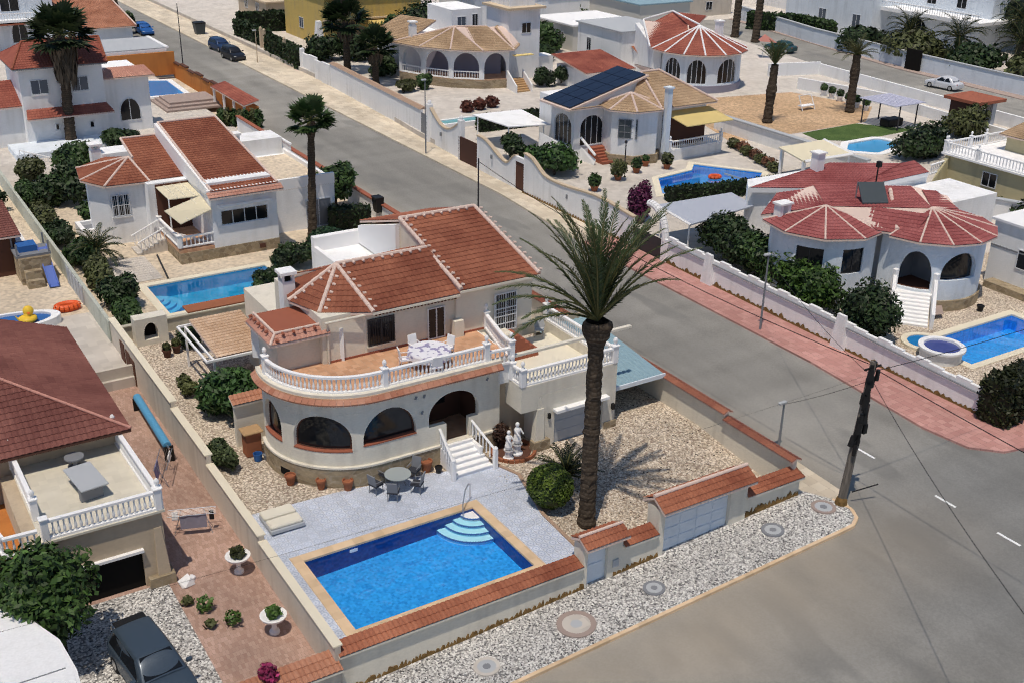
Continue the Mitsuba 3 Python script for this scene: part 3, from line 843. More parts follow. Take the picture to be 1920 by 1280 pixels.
for o in ops:
    w = put(V, 'arched_window', panel(PF, opening_poly(o).difference(opening_poly(o).buffer(-.07)), .2, .3, .4), 'mat_brown')
    put(w, 'pane', panel(PF, opening_poly(o, .03), .24, .26, .4), 'mat_glass')
    put(w, 'sill', panel(PF, sbox(o['s0'] - .01, o['z0'] - .03, o['s1'] + .01, o['z0'] + .03), -.02, .3, .4), 'mat_redtile')
pm = M().box(7.4, 4.3, .95, 10.7, 6.2, 1.0); put(V, 'porch_floor', pm, 'mat_terrace')
pw = M().box(7.4, 6.2, .9, 10.8, 6.35, 4.1).box(7.25, 4.28, .9, 7.4, 6.3, 4.1).box(10.7, 4.28, .9, 10.85, 6.3, 4.1); put(V, 'porch_wall', pw, 'mat_brown')  # dark brown colour stands in for the shade inside the porch
dw = put(V, 'door', M().box(8.75, 6.12, 1.0, 9.95, 6.18, 3.1), 'mat_brown'); put(dw, 'pane', M().box(8.9, 6.09, 1.9, 9.8, 6.115, 2.95), 'mat_glass')
ln = put(V, 'porch_lamp', M().tube((9.2, 5, 4.0), (9.2, 5, 3.45), .012).lathe([(.0, 0), (.1, .05), (.13, .25), (.02, .34)], (9.2, 5, 3.1), 8), 'mat_lampglass')
PB = Path(arc(5.4, 7.75, 3.87, 165, 270, 32) + [(11.4, 3.88)])
put(V, 'plinth', panel(PB, sbox(0, -.2, PB.L, .93), 0, .3, .4), 'mat_stone')
put(V, 'string_course', panel(PB, sbox(0, .93, PB.L, 1.02), -.03, .3, .4), 'mat_cream')
put(V, 'plinth_vent', panel(PB, sbox(2.1, .15, 2.7, .5), -.01, .05, .3), 'mat_dark')
# small iron ornaments on the plaster
for x, z in ((7.5, 2.9), (7.62, 3.7), (7.2, 3.72), (10.9, 3.75)): put(V, 'wall_ornament', M().obox((x, 3.98, z), (.1, .03, .16), 0, 0, .5), 'mat_grey')
# terrace slab with its tiled lip
PT = Path(arc(5.4, 7.75, 4.05, 165, 270, 34) + [(11.55, 3.7)])
terr = Polygon([tuple(q) for q in PT.p] + [(11.55, 7.8), (2.3, 9.5)])
put(V, 'slab', M().prism(terr, 4.15, 4.4), 'mat_cream')
put(V, 'terrace', M().prism(terr.buffer(-.05), 4.4, 4.5), 'mat_terrace')
lip = M(); L_ = PT.L; n_ = int(L_ / .3)
for i in range(n_):
    a0, a1 = L_ * i / n_ + .008, L_ * (i + 1) / n_ - .008
    lip.hull(np.vstack([PT.map([[a0, 4.53, .14], [a1, 4.53, .14], [a0, 4.45, .16], [a1, 4.45, .16]]), PT.map([[a0, 4.30, -.16], [a1, 4.30, -.16], [a0, 4.22, -.14], [a1, 4.22, -.14]])]))
v, f = lip.mesh(); w_ = np.repeat(rng.random(n_), len(v) // n_ + 1)[:len(v), None]; cc = np.array([.36, .15, .095]) * (1 - w_) + np.array([.50, .26, .18]) * w_
put(V, 'tile_lip', (v, f, cc), 'mat_vertex', kind='stuff')
put(V, 'lip_edge', panel(PT, sbox(0, 4.46, L_, 4.64), .08, .3, .4), 'mat_cream')
put(V, 'parapet', panel(Path(arc(5.4, 7.75, 3.78, 176, 270, 28) + [(11.9, 3.97)]), sbox(0, 4.5, 20, 4.62), 0, .2, .4), 'mat_cream')
pb = arc(5.4, 7.75, 3.68, 178, 270, 28) + [(10.9, 4.07)]
bq = Path(pb)
balustrade(V, pb, 4.62, .8, .2, posts=(.05, Path(arc(5.4, 7.75, 3.68, 178, 270, 28)).L + .35, bq.L))
# upper storey
solid(V, 4.4, 7.66, 15.5, 13.4, 4.45, 6.75, 'mat_cream', 'upper_wall')
put(V, 'curved_wall', panel(Path([(4.5, 8.2), (4.75, 7.85), (5.3, 7.62), (6.0, 7.6), (6.6, 7.64)]), sbox(0, 4.5, 2.3, 6.68), 0, .2), 'mat_cream')
solid(V, 11.25, 7.5, 15.55, 13.5, 4.3, 6.95, 'mat_cream', 'upper_wall')
solid(V, 11.0, 7.2, 11.5, 7.55, 4.5, 5.35, 'mat_cream', 'buttress')
solid(V, 4.62, 7.62, 11.25, 7.66, 4.5, 4.6, 'mat_redtile', 'skirting')
solid(V, 11.5, 7.46, 12.9, 7.5, 4.5, 4.6, 'mat_redtile', 'skirting')
win(V, 7.33, 7.66, 4.9, 1.36, 1.32, nx=2, bars='mat_iron', sill='mat_cream', frame='mat_iron')
win(V, 10.22, 7.66, 4.52, .95, 1.62, nx=2, name='glass_door', frame='mat_frame')
win(V, 14.0, 7.5, 4.15, 1.3, 2.05, nx=2, ny=5, name='glass_door', bars='mat_frame')
# wing at the left end with its little tiled roof
put(V, 'wing', panel(Path([(2.1, 10.6), (2.1, 8.2), (2.25, 7.85), (2.6, 7.6), (4.5, 7.55)]), sbox(0, 4.2, 6, 6.1), 0, .25), 'mat_white')
solid(V, 2.36, 7.95, 4.6, 10.6, 4.2, 6.05, 'mat_cream', 'wing_core')
roof(V, [((1.9, 7.5, 6.05), (4.75, 7.5, 6.05), (4.75, 8.0, 6.35), (2.35, 8.0, 6.35)), ((1.9, 10.6, 6.05), (1.9, 7.5, 6.05), (2.35, 8.0, 6.35), (2.35, 10.6, 6.35))], 'pink', 'wing_roof')
put(V, 'wing_roof_deck', M().box(2.3, 7.95, 6.2, 4.75, 10.6, 6.33), 'mat_redtile')
ridge(V, [((2.3, 7.95, 6.36), (4.75, 7.95, 6.36)), ((2.3, 10.6, 6.36), (2.3, 7.95, 6.36)), ((1.88, 7.46, 6.07), (2.3, 7.95, 6.36))], r=.07, tiles='mat_redtile')
dp = put(V, 'drainpipe', M().tube((4.66, 7.6, 4.5), (4.66, 7.6, 6.5), .05).tube((4.5, 7.5, 6.55), (6.9, 7.35, 6.62), .06), 'mat_cream')
# roofs
A, r10 = (6.45, 10.5, 8.05), 6.72
e0, e1, e2, e3 = (11.3, 7.15, 6.78), (6.75, 7.15, 6.75), (4.6, 8.35, r10), (3.95, 10.4, r10)
e4 = (4.6, 12.6, r10)
roof(V, [(e1, e0, (11.3, 10.5, 8.05), A), (e2, e1, A, A), (e3, e2, A, A), (e4, e3, A, A), ((11.3, 13.2, 7.1), (4.8, 13.0, 6.9), A, (11.3, 10.5, 8.05))], 'main')
roof(V, [((11.25, 7.1, 6.93), (15.75, 7.1, 6.93), (15.75, 13.5, 8.6), (11.25, 13.5, 8.6)), ((15.75, 18.4, 7.1), (11.3, 18.4, 7.1), (11.25, 13.5, 8.6), (15.75, 13.5, 8.6))], 'main')
ridge(V, [(A, (11.25, 10.5, 8.05)), (e1, A), (e2, A), (e3, A)], tiles='mat_mortar')
ridge(V, [((11.3, 7.1, 7.0), (11.3, 13.5, 8.66)), ((15.7, 7.1, 6.98), (15.7, 13.5, 8.64)), ((11.3, 13.5, 8.65), (15.7, 13.5, 8.65))], tiles='mat_mortar')
gb = M()
for x0_, x1_, y_, z_ in ((6.7, 11.25, 7.12, 6.68), (11.25, 15.7, 7.06, 6.86)): gb.box(x0_, y_, z_ - .05, x1_, y_ + .08, z_ + .06)
put(V, 'eaves_band', gb, 'mat_cream')
rf = M(); 
for i in range(24): rf.box(6.9 + .18 * i, 7.25, 6.5, 6.98 + .18 * i, 7.62, 6.62)
put(V, 'rafter_ends', rf, 'mat_brown')
gab = M().prism([(0, 0), (6.2, 0), (6.2, 1.75), (0, .1)], 0, .2); v, f = gab.mesh()
put(V, 'gable', (np.c_[11.28 + v[:, 2], 7.3 + v[:, 0], 6.8 + v[:, 1]], f), 'mat_cream'); put(V, 'gable', (np.c_[15.35 + v[:, 2], 7.3 + v[:, 0], 6.8 + v[:, 1]], f), 'mat_cream')
solid(V, 8.4, 13.2, 11.4, 18.4, .0, 5.9, 'mat_white', 'rear_wing'); put(V, 'rear_wall', M().hull([(x, y, z) for x in (11.2, 15.5) for y, z in ((13.4, 0), (18.1, 0), (13.4, 8.35), (18.1, 6.95))]), 'mat_cream')
put(V, 'rear_parapet', M().box(8.4, 18.0, 5.9, 11.3, 18.4, 6.7).box(8.4, 13.2, 5.9, 8.6, 18.4, 6.2).hull([(11.0, 13.4, 6), (11.25, 13.4, 6), (11.0, 18, 6), (11.25, 18, 6), (11.0, 13.4, 8.4), (11.25, 13.4, 8.4), (11.0, 18, 7.0), (11.25, 18, 7.0)]), 'mat_trim')
solid(V, 2.4, 8.2, 4.6, 10.6, -.1, 4.3, 'mat_cream', 'lower_wall'); solid(V, 4.6, 8.2, 15.5, 18.8, -.1, 4.3, 'mat_cream', 'lower_wall')
ch = put(V, 'chimney', M().box(3.95, 11.0, 4, 4.55, 11.6, 7.4).box(3.85, 10.9, 7.75, 4.65, 11.7, 7.9).box(3.95, 11.0, 7.4, 4.05, 11.1, 7.8).box(4.45, 11.0, 7.4, 4.55, 11.1, 7.8).box(3.95, 11.5, 7.4, 4.05, 11.6, 7.8).box(4.45, 11.5, 7.4, 4.55, 11.6, 7.8), 'mat_trim')
put(ch, 'flue', M().box(4.1, 11.12, 7.38, 4.4, 11.48, 7.7), 'mat_dark')
# garage wing with roof terrace
solid(V, 13.2, 3.05, 17.5, 8.5, -.6, 2.8, 'mat_cream', 'garage_wall')
solid(V, 12.3, 3.1, 17.35, 8.5, 2.8, 2.9, 'mat_fabriclight', 'garage_roof')
put(V, 'parapet', M().box(13.2, 2.9, 2.8, 17.6, 3.12, 3.45).box(12.1, 3.9, 2.8, 12.3, 7.6, 3.45), 'mat_cream')
put(V, 'overhang', M().prism([(12.1, 2.9), (13.25, 2.9), (13.25, 7.6), (12.1, 7.6)], 2.1, 2.8).box(12.1, 2.9, 2.8, 13.2, 3.1, 3.45).box(12.1, 3.1, 2.8, 12.3, 3.9, 3.45), 'mat_cream')
put(V, 'garage_front', panel(Path([(13.0, 2.9), (17.6, 2.9)]), sbox(0, -.6, 4.6, 2.8).difference(sbox(1.0, -1, 3.85, 1.75)), 0, .16), 'mat_cream')
put(V, 'buttress', M().hull([(12.75, 2.7, 0), (13.35, 2.7, 0), (12.75, 3.1, 0), (13.35, 3.1, 0), (13.0, 2.85, 2.1), (13.35, 2.85, 2.1), (13.0, 3.1, 2.1), (13.35, 3.1, 2.1)]), 'mat_cream')
put(V, 'plinth', M().box(12.7, 2.62, -.5, 13.6, 3.0, .5), 'mat_stone'); put(V, 'plinth', M().box(16.95, 2.82, -.6, 17.66, 3.2, .35), 'mat_stone')
gd_ = put(V, 'garage_door', M().box(14.0, 3.02, -.6, 16.85, 3.06, 1.75), 'mat_lightgrey')
for i in range(4): put(gd_, 'panel', M().box(14.06, 3.0, -.5 + .56 * i, 16.79, 3.02, .0 + .56 * i), 'mat_lightgrey')
put(V, 'door_hood', M().box(13.9, 2.55, 1.78, 17.0, 2.9, 1.92), 'mat_trim')
wl = M().box(17.35, 2.75, 1.0, 17.5, 2.9, 1.3).box(13.6, 2.78, 1.5, 13.72, 2.9, 1.75); put(V, 'wall_lamp', wl, 'mat_black')
put(V, 'recess_wall', M().box(11.4, 4.3, -.1, 13.2, 4.5, 3.4), 'mat_beige')
balustrade(V, [(12.2, 3.9), (12.2, 3.0), (17.5, 3.0)], 3.45, .8, .2, posts=(0, .9, 6.2))
balustrade(V, [(17.45, 3.0), (17.45, 9.0)], 3.45, .8, .2, posts=(0, 5.95))
balustrade(V, [(12.9, 7.5), (12.3, 5.0), (12.2, 4.0)], 4.5, .8, .2, posts=(0, Path([(12.9, 7.5), (12.3, 5.0), (12.2, 4.0)]).L))
balustrade(V, [(11.0, 4.05), (12.15, 3.95)], 4.3, .8, .2)
solid(V, 11.5, 4.0, 12.4, 7.6, 3.3, 4.5, 'mat_white', 'terrace_step_wall'); put(V, 'terrace', M().box(11.5, 4.0, 4.4, 12.35, 7.55, 4.505), 'mat_terrace')
solid(V, 17.35, 3.12, 17.6, 9.2, -.6, 3.45, 'mat_cream', 'parapet'); solid(V, 15.5, 9.0, 17.35, 9.2, 2.8, 3.45, 'mat_cream', 'parapet')
st = put(V, 'terrace_steps', M().box(12.4, 6.6, 2.9, 14.0, 7.5, 4.3), 'mat_cream')
for i in range(5): put(st, 'tread', M().box(14.0 + .27 * i, 6.5, 2.9, 14.3 + .27 * i, 7.45, 4.2 - .23 * i), 'mat_redtile')
# front steps
sp_ = put(V, 'front_steps', M().box(8.35, 3.0, 0, 8.5, 4.0, .9).box(9.95, 3.0, 0, 10.1, 4.0, .9), 'mat_trim')
for i in range(6): put(sp_, 'step', M().box(8.45 - .03 * i, 3.75 - .26 * i, -.02, 10.0 + .06 * i, 4.1 - .26 * i, .96 - .165 * i).box(8.43 - .03 * i, 3.72 - .26 * i, .955 - .165 * i, 10.02 + .06 * i, 4.1 - .26 * i, 1.0 - .165 * i), 'mat_trim')
for (a, b) in (((8.38, 3.95), (8.2, 2.35)), ((10.05, 3.95), (10.4, 2.35))):
    a0, b0 = np.array([*a, 1.85]), np.array([*b, .95]); h = put(V, 'stair_rail', M().tube(a0, b0, .07, n=4).rbox((b[0], b[1], .48), (.2, .2, .98), .02).lathe([(.11, 0), (.12, .08), (.05, .17), (0, .19)], (b[0], b[1], .97), 8), 'mat_trim')
    for i in range(7):
        q = a0 + (b0 - a0) * (i + .4) / 7; k = M().tube(q - [0, 0, .72], q, .035, n=6); put(h, 'baluster', k, 'mat_trim')
sd = put(V, 'satellite_dish', M().lathe([(0, 0), (.25, .03), (.45, .12), (.5, .16)], (0, 0, 0), 16).move((9.2, 15.2, 6.0)), 'mat_trim')

# ---------------------------------------------------------------- things on and around the villa
def chair(x, y, z, rz, label, group, body='mat_grey', cush='mat_cushion', name='garden_chair', s=1.0):
    t = thing(name, label, 'chair', group); mv = lambda m: m.move((x, y, z), rz, s)
    if cush: put(t, 'seat', mv(M().rbox((0, 0, .44), (.5, .5, .08), .02)), cush)
    else: put(t, 'seat', mv(M().rbox((0, 0, .44), (.48, .48, .04), .015)), body)
    put(t, 'backrest', mv(M().obox((0, .25, .72), (.46, .05, .55), 0, -.2)), body)
    for sx in (-1, 1):
        for sy in (-1, 1): put(t, 'leg', mv(M().tube((sx * .22, sy * .22, 0), (sx * .2, sy * .2, .44), .02, n=6)), body)
        put(t, 'armrest', mv(M().tube((sx * .25, -.2, .62), (sx * .25, .25, .66), .02, n=6)), body)
    return t


tt = thing('terrace_table', 'table under a white and lilac patterned cloth on the red tiled balcony', 'table')
cl = M().lathe([(0, .76), (.95, .76), (1.0, .7), (1.02, .45)], (8.6, 5.3, 4.5), 20); put(tt, 'tablecloth', cl, 'mat_cloth')
put(tt, 'leg', M().tube((8.6, 5.3, 4.5), (8.6, 5.3, 5.22), .06), 'mat_iron')
for i, (a, w) in enumerate(((.3, 'right end'), (1.7, 'far side'), (2.9, 'left end'), (4.5, 'balustrade side'))):
    chair(8.6 + 1.15 * math.cos(a), 5.3 + 1.1 * math.sin(a), 4.5, a - PI / 2, f'white chair at the {w} of the cloth covered balcony table', 'chairs round the balcony table', 'mat_trim', 'mat_cloth', 'terrace_chair')
chair(16.6, 8.3, 2.9, -.6, 'grey chair in the far corner of the white garage roof terrace', None, 'mat_lightgrey', None, 'terrace_chair')
gt = thing('garden_table', 'round glass topped garden table beside the curved plinth of the villa', 'table'); gx, gy = 5.75, 3.05
put(gt, 'table_top', M().lathe([(0, .74), (.6, .74), (.6, .71), (0, .71)], (gx, gy, 0), 20), 'mat_glasstop')
for a in (0, 2.1, 4.2): put(gt, 'leg', M().tube((gx + .4 * math.cos(a), gy + .4 * math.sin(a), 0), (gx + .1 * math.cos(a), gy + .1 * math.sin(a), .71), .02), 'mat_grey')
for x, y, r, w in ((4.75, 3.2, 1.9, 'nearest the left flower pots'), (5.15, 2.3, 2.5, 'standing out towards the pool'), (6.35, 2.35, -2.4, 'on the pool side with its back to the steps'), (6.75, 3.45, -1.0, 'closest to the white front steps'), (5.5, 3.8, .4, 'tucked against the stone plinth')):
    chair(x, y, 0, r, f'grey metal garden chair {w}', 'chairs round the garden table')


def pot(x, y, z, r, h, label, name='plant_pot', m='mat_terracotta', plant=None, cols=OLIVE, cat='plant pot', group=None, seed=0):
    t = thing(name, label, cat, group); put(t, None if not plant else 'pot', M().lathe([(0, 0), (r * .65, 0), (r * .95, h * .8), (r * 1.08, h * .82), (r * 1.08, h), (r * .9, h), (r * .85, h * .85), (0, h * .85)], (x, y, z), 12), m)
    if plant: put(t, 'plant', leaf_cloud([(x, y, z + h + plant * .45, plant * .6, plant * .6, plant * .6)], int(90 + 300 * plant), .09 + .05 * plant, *cols, seed=seed), 'mat_leaf')


pot(1.75, 5.75, 0, .24, .5, 'empty terracotta pot on the gravel at the left end of the curved plinth', group='terracotta pots along the plinth')
pot(2.78, 4.72, 0, .22, .48, 'terracotta pot between the gravel and the tiles, second along the plinth', group='terracotta pots along the plinth')
pot(3.78, 4.05, 0, .24, .5, 'terracotta pot on the tiles just left of the garden chairs', group='terracotta pots along the plinth')
pot(7.55, 3.72, 0, .26, .55, 'terracotta pot standing left of the white front steps', group='terracotta pots along the plinth')
pot(7.95, 3.3, 0, .17, .32, 'small dark pot at the foot of the white front steps', m='mat_black')
sb = thing('sun_lounger', 'low cream double sun lounger with two mats beside the boundary wall', 'sun lounger')
put(sb, 'frame', M().rbox((.27, 3.0, .16), (1.5, 1.5, .2), .03), 'mat_lightgrey')
for i in (0, 1): put(sb, 'mat', M().rbox((.25, 3.42 - .78 * i, .33), (1.42, .66, .16), .05), 'mat_fabriclight')
# pool
PL = thing('swimming_pool', 'large rectangular blue pool with peach edging in front of the villa', 'swimming pool')
fl = lambda x, y: -1.0 + .036 * x
fg = grid(-.02, 7.85, -4.97, .02, fl, .5); put(PL, 'floor', fg, 'mat_mosaic')
bs = M().box(-.3, .0, -1.4, 8.1, .14, -.055).box(-.3, -5.1, -1.4, 8.1, -4.95, -.055).box(-.14, -4.95, -1.4, 0, 0, -.055).box(7.83, -4.95, -1.4, 7.97, 0, -.055); put(PL, 'wall', bs, 'mat_mosaic_shaded')  # same tile as the floor, coloured navy to stand in for shade
cp = Polygon([(-.44, -5.44), (8.27, -5.44), (8.27, .44), (-.44, .44)]).difference(sbox(0, -4.95, 7.83, 0))
put(PL, 'coping', M().prism(cp, -.06, .035), 'mat_coping')
wy = grid(0.002, 7.828, -4.948, -.002, lambda x, y: -.13 + .006 * np.sin(x * 5.1 + y * 3) + .006 * np.sin(y * 6.3 - x * 2.2) + .004 * np.sin(x * 11 + y * 9), .12); put(PL, 'water', wy, 'mat_water', smooth=True)
for i, rr in enumerate((.62, 1.0, 1.38, 1.78)):
    put(PL, 'step', M().prism([(7.83, 0)] + [(7.83 + rr * math.cos(a), rr * math.sin(a)) for a in np.linspace(PI, 1.5 * PI, 16)], -1.1, -.17 - .13 * i), 'mat_trim' if i == 0 else 'mat_poolstep')
se = M()
for i, rr in enumerate((.62, 1.0, 1.38, 1.78)): se.path([(7.83 + (rr + .01) * math.cos(a), (rr + .01) * math.sin(a), -.20 - .13 * i) for a in np.linspace(PI, 1.5 * PI, 16)], .035)
put(PL, 'step_edge', se, 'mat_blue')
hr = thing('pool_handrail', 'bent steel handrail at the corner steps of the large pool', 'handrail')
put(hr, None, M().path([(7.2, -.3, -.6), (7.28, -.1, .35), (7.6, .25, .85), (7.9, .5, .9), (8.05, .62, .8), (8.05, .62, 0)], .025, 8), 'mat_steel')
sk = put(PL, 'skimmer', M().box(2.0, .0 - .02, -.3, 2.35, .0, -.16), 'mat_trim')
# shrubs and small things in the front garden
bush('round_shrub', [(10.95, -1.35, .86, 1.0, 1.0, .94)], 5200, .07, ((.022, .04, .004), (.10, .15, .018)), 'clipped round green shrub between the pool tiles and the date palm', shell=.86, seed=3)
# the big palm
feather_palm(11.75, -3.05, -.45, 9.5, 'tall date palm in the gravel yard behind the garden gate', 32, 5.3, 11, .33, .15, .2, (1.02, 1.52), .75, ((.012, .024, .008), (.065, .105, .036)), ((.955, .05, .26), (.985, .03, .1)), .5, True, 64, name='date_palm', extra=((2.75, .62, 4.6, 1.15), (2.3, .7, 4.8, 1.0), (3.1, .45, 4.2, 1.2), (2.95, .8, 5.0, 1.1), (3.5, .75, 4.6, 1.0), (-.4, 1.0, 4.4, .6), (.3, 1.0, 4.8, .5), (-.1, .7, 2.2, .3), (3.3, .62, 4.4, .95)))
feather_palm(12.6, -.2, -.1, .35, 'dark low sago palm just behind the trunk of the date palm', 30, 1.7, 5, .2, 0, 0, (.25, 1.4), 1.0, ((.004, .009, .004), (.02, .035, .014)), (), .26, False, 30, name='sago_palm', cat='plant')
rk = thing('rock', 'rounded brown stone on the soil left of the date palm trunk', 'rock'); put(rk, None, M().hull(rng.normal(size=(30, 3)) * [.2, .16, .09] + [10.95, -3.6, -.45]), 'mat_stone')
bd = thing('flower_bed', 'round brick edged bed with dark soil beside the front steps', 'flower bed')
put(bd, 'soil', M().lathe([(0, .02), (.95, .02)], (11.9, 3.35, 0), 20), 'mat_brown')
for i in range(26):
    a = i * 2 * PI / 26; put(bd, 'brick', M().obox((11.9 + 1.05 * math.cos(a), 3.2 + 1.0 * math.sin(a), .05), (.14, .22, .18), a), 'mat_terracotta')
bush('dark_shrub', [(11.6, 3.9, .75, .42, .35, .55)], 500, .09, ((.03, .012, .008), (.06, .03, .02)), 'dark reddish shrub behind the white garden statues', seed=8)


def statue(x, y, s, label, seated=False):
    t = thing('statue', label, 'statue'); c = np.array([x, y, 0])
    pr = [(.26, 0), (.26, .08), (.17, .14), (.16, .42), (.23, .48), (.23, .55)]
    put(t, 'pedestal', M().lathe([(r * s, z * s) for r, z in pr], c, 10), 'mat_trim')
    m = M(); b = c + [0, 0, .55 * s]
    m.lathe([(.15 * s, 0), (.18 * s, .15 * s), (.12 * s, .42 * s), (.15 * s, .6 * s), (.1 * s, .7 * s), (.045 * s, .76 * s)], b, 10); m.tm(trimesh.creation.icosphere(2, .09 * s).apply_scale([1, 1, 1.2]).apply_translation(b + [0, 0, .86 * s]))
    m.tube(b + [.13 * s, 0, .64 * s], b + [.24 * s, -.1 * s, .4 * s], .045 * s, .035 * s).tube(b + [-.13 * s, 0, .64 * s], b + [-.05 * s, -.2 * s, .42 * s], .045 * s, .035 * s)
    put(t, 'figure', m, 'mat_trim')


statue(11.35, 2.75, 1.0, 'white garden statue on a thick pedestal, the left one of the pair beside the steps')
statue(11.95, 2.95, 1.12, 'slimmer taller white statue with raised head, right one beside the steps')
# ---------------------------------------------------------------- boundary walls of the villa plot
def cap_roof(parent, x0, x1, y_in, z_in, y_out, z_out, kind='cap', name='coping_tiles'):
    return roof(parent, [((x0, y_out, z_out), (x1, y_out, z_out), (x1, y_in, z_in), (x0, y_in, z_in))], kind, name, per=.2, row=.3, th=.1, slab='mat_cream', amp=.045)


FW = thing('front_wall', 'cream front wall with red tile coping between the pool and the gravel pavement', 'wall')
put(FW, 'wall', M().hull([(-1.15, -5.98, -1.9), (9.5, -5.98, -1.3), (9.5, -5.98, .05), (-1.15, -5.98, .05), (-1.15, -5.5, -1.9), (9.5, -5.5, -1.3), (9.5, -5.5, .05), (-1.15, -5.5, .05)]), 'mat_cream')
cap_roof(FW, -1.15, 9.45, -5.42, .26, -6.12, .06)
def skirt(parent, x0, x1, y, seed, hgt=.22, lab=None):
    g = np.random.default_rng(seed); m = M(); x = x0
    while x < x1:
        w = .14 + .2 * g.random(); h = hgt * (.7 + .7 * g.random()); z = zf(x); m.hull([(x, y - .04 - .03 * g.random(), z - .1), (x + w, y - .05, z - .1), (x + w * g.random(), y - .03, z + h), (x + w * .9, y - .03, z + h * (.5 + .4 * g.random())), (x, y + .05, z - .1), (x + w, y + .05, z + h * .5), (x + w * .5, y + .05, z + h)]); x += w * .85
    put(parent, 'stone_skirt', m, 'mat_rust', kind='stuff', label='ragged brown stone skirting along the foot of the wall')


skirt(FW, -1.1, 9.4, -5.98, 1); 
GW = thing('garden_gate', 'white garden gate under a red tiled double pitch canopy beside the date palm', 'gate')
put(GW, 'post', M().box(9.5, -6.0, -1.4, 9.68, -5.3, .95), 'mat_cream'); put(GW, 'post', M().box(10.7, -6.0, -1.3, 11.45, -5.3, .95), 'mat_cream')
dg = put(GW, 'door', M().box(9.68, -5.82, -1.1, 10.7, -5.76, .95), 'mat_bluewhite')
for z in (-.95, -.02): put(dg, 'panel', M().box(9.8, -5.85, z, 10.58, -5.82, z + .8), 'mat_bluewhite')
put(GW, 'letterbox', M().box(10.95, -6.06, -.55, 11.25, -6.0, -.2), 'mat_lightgrey')
roof(GW, [((9.4, -6.35, .98), (11.55, -6.35, .98), (11.55, -5.75, 1.25), (9.4, -5.75, 1.25)), ((11.55, -5.2, 1.0), (9.4, -5.2, 1.0), (9.4, -5.75, 1.25), (11.55, -5.75, 1.25))], 'cap', per=.2, row=.3, amp=.045); ridge(GW, [((9.4, -5.75, 1.28), (11.55, -5.75, 1.28))], r=.07)
FW2 = thing('front_wall', 'short stretch of cream front wall with tile coping between garden gate and garage gate', 'wall')
put(FW2, 'wall', M().box(11.45, -5.98, -1.5, 13.3, -5.7, .3), 'mat_cream'); cap_roof(FW2, 11.5, 13.28, -5.45, .55, -6.12, .3); skirt(FW2, 11.0, 13.3, -5.98, 2)
GG = thing('garage_gate', 'wide pale sectional garage gate under a long red tiled canopy', 'gate')
put(GG, 'post', M().box(13.3, -6.0, -1.2, 13.6, -5.2, 1.4), 'mat_cream'); put(GG, 'post', M().box(17.25, -6.0, -1, 18.2, -5.2, 1.4), 'mat_cream')
dg = put(GG, 'door', M().box(13.6, -5.8, -.9, 17.25, -5.74, 1.4), 'mat_bluewhite')
for i in range(4):
    for j in range(4): put(dg, 'panel', M().box(13.7 + .9 * j, -5.83, -.78 + .54 * i, 14.5 + .9 * j, -5.8, -.3 + .54 * i), 'mat_bluewhite')
roof(GG, [((13.25, -6.35, 1.42), (18.4, -6.35, 1.42), (18.4, -5.6, 1.85), (13.25, -5.6, 1.85)), ((18.4, -4.9, 1.42), (13.25, -4.9, 1.42), (13.25, -5.6, 1.85), (18.4, -5.6, 1.85))], 'cap', per=.2, row=.3, amp=.045); ridge(GG, [((13.25, -5.6, 1.88), (18.4, -5.6, 1.88))], r=.09)
FW3 = thing('front_wall', 'cream front wall between the garage gate and the street corner', 'wall')
put(FW3, 'wall', M().box(18.2, -5.92, -1.0, 21.5, -5.6, .5), 'mat_cream'); cap_roof(FW3, 18.2, 21.6, -5.35, .78, -6.1, .52); skirt(FW3, 18.2, 21.4, -5.92, 4, .3)
SW = thing('street_wall', 'long cream wall with dark red coping along the street beside the villa', 'wall')
put(SW, 'wall', M().box(21.3, -5.6, -.8, 21.5, -1.0, 1.15).box(21.3, -1.0, -.8, 21.5, 25, 1.45), 'mat_cream')
for y0, y1, z in ((-5.7, -1.0, 1.18), (-1.1, 25, 1.48)):
    roof(SW, [((21.12, y1, z), (21.12, y0, z), (21.4, y0, z + .16), (21.4, y1, z + .16)), ((21.68, y0, z), (21.68, y1, z), (21.4, y1, z + .16), (21.4, y0, z + .16))], 'brick', 'coping_tiles', per=.2, row=.3, th=.05)
LW = thing('boundary_wall', 'plain cream wall with pale flat coping between the villa and the brick path, stepping down', 'wall')
for i, (y0, y1, z) in enumerate(((13.2, 24.8, 1.5), (8.0, 13.2, 1.17), (1.5, 8.0, .72), (-6.0, 1.5, .46))):
    put(LW, 'wall', M().box(-1.27, y0, -2.0, -1.05, y1, z), 'mat_beigewall'); put(LW, 'coping', M().box(-1.33, y0, z, -.97, y1, z + .06), 'mat_creamcap')
for y in (22.3, 21.2, 20.3): put(LW, 'gate_panel', M().box(-1.32, y - .45, -.55, -1.28, y + .35, 1.1 - .1 * (22.3 - y)), 'mat_brown')
BW = thing('boundary_wall', 'low cream wall behind the pergola separating the two pools', 'wall')
put(BW, None, M().box(-1.0, 24.9, -.2, 21.4, 25.1, .75).box(-1.0, 24.84, .75, 21.4, 25.16, .82), 'mat_creamcap2')
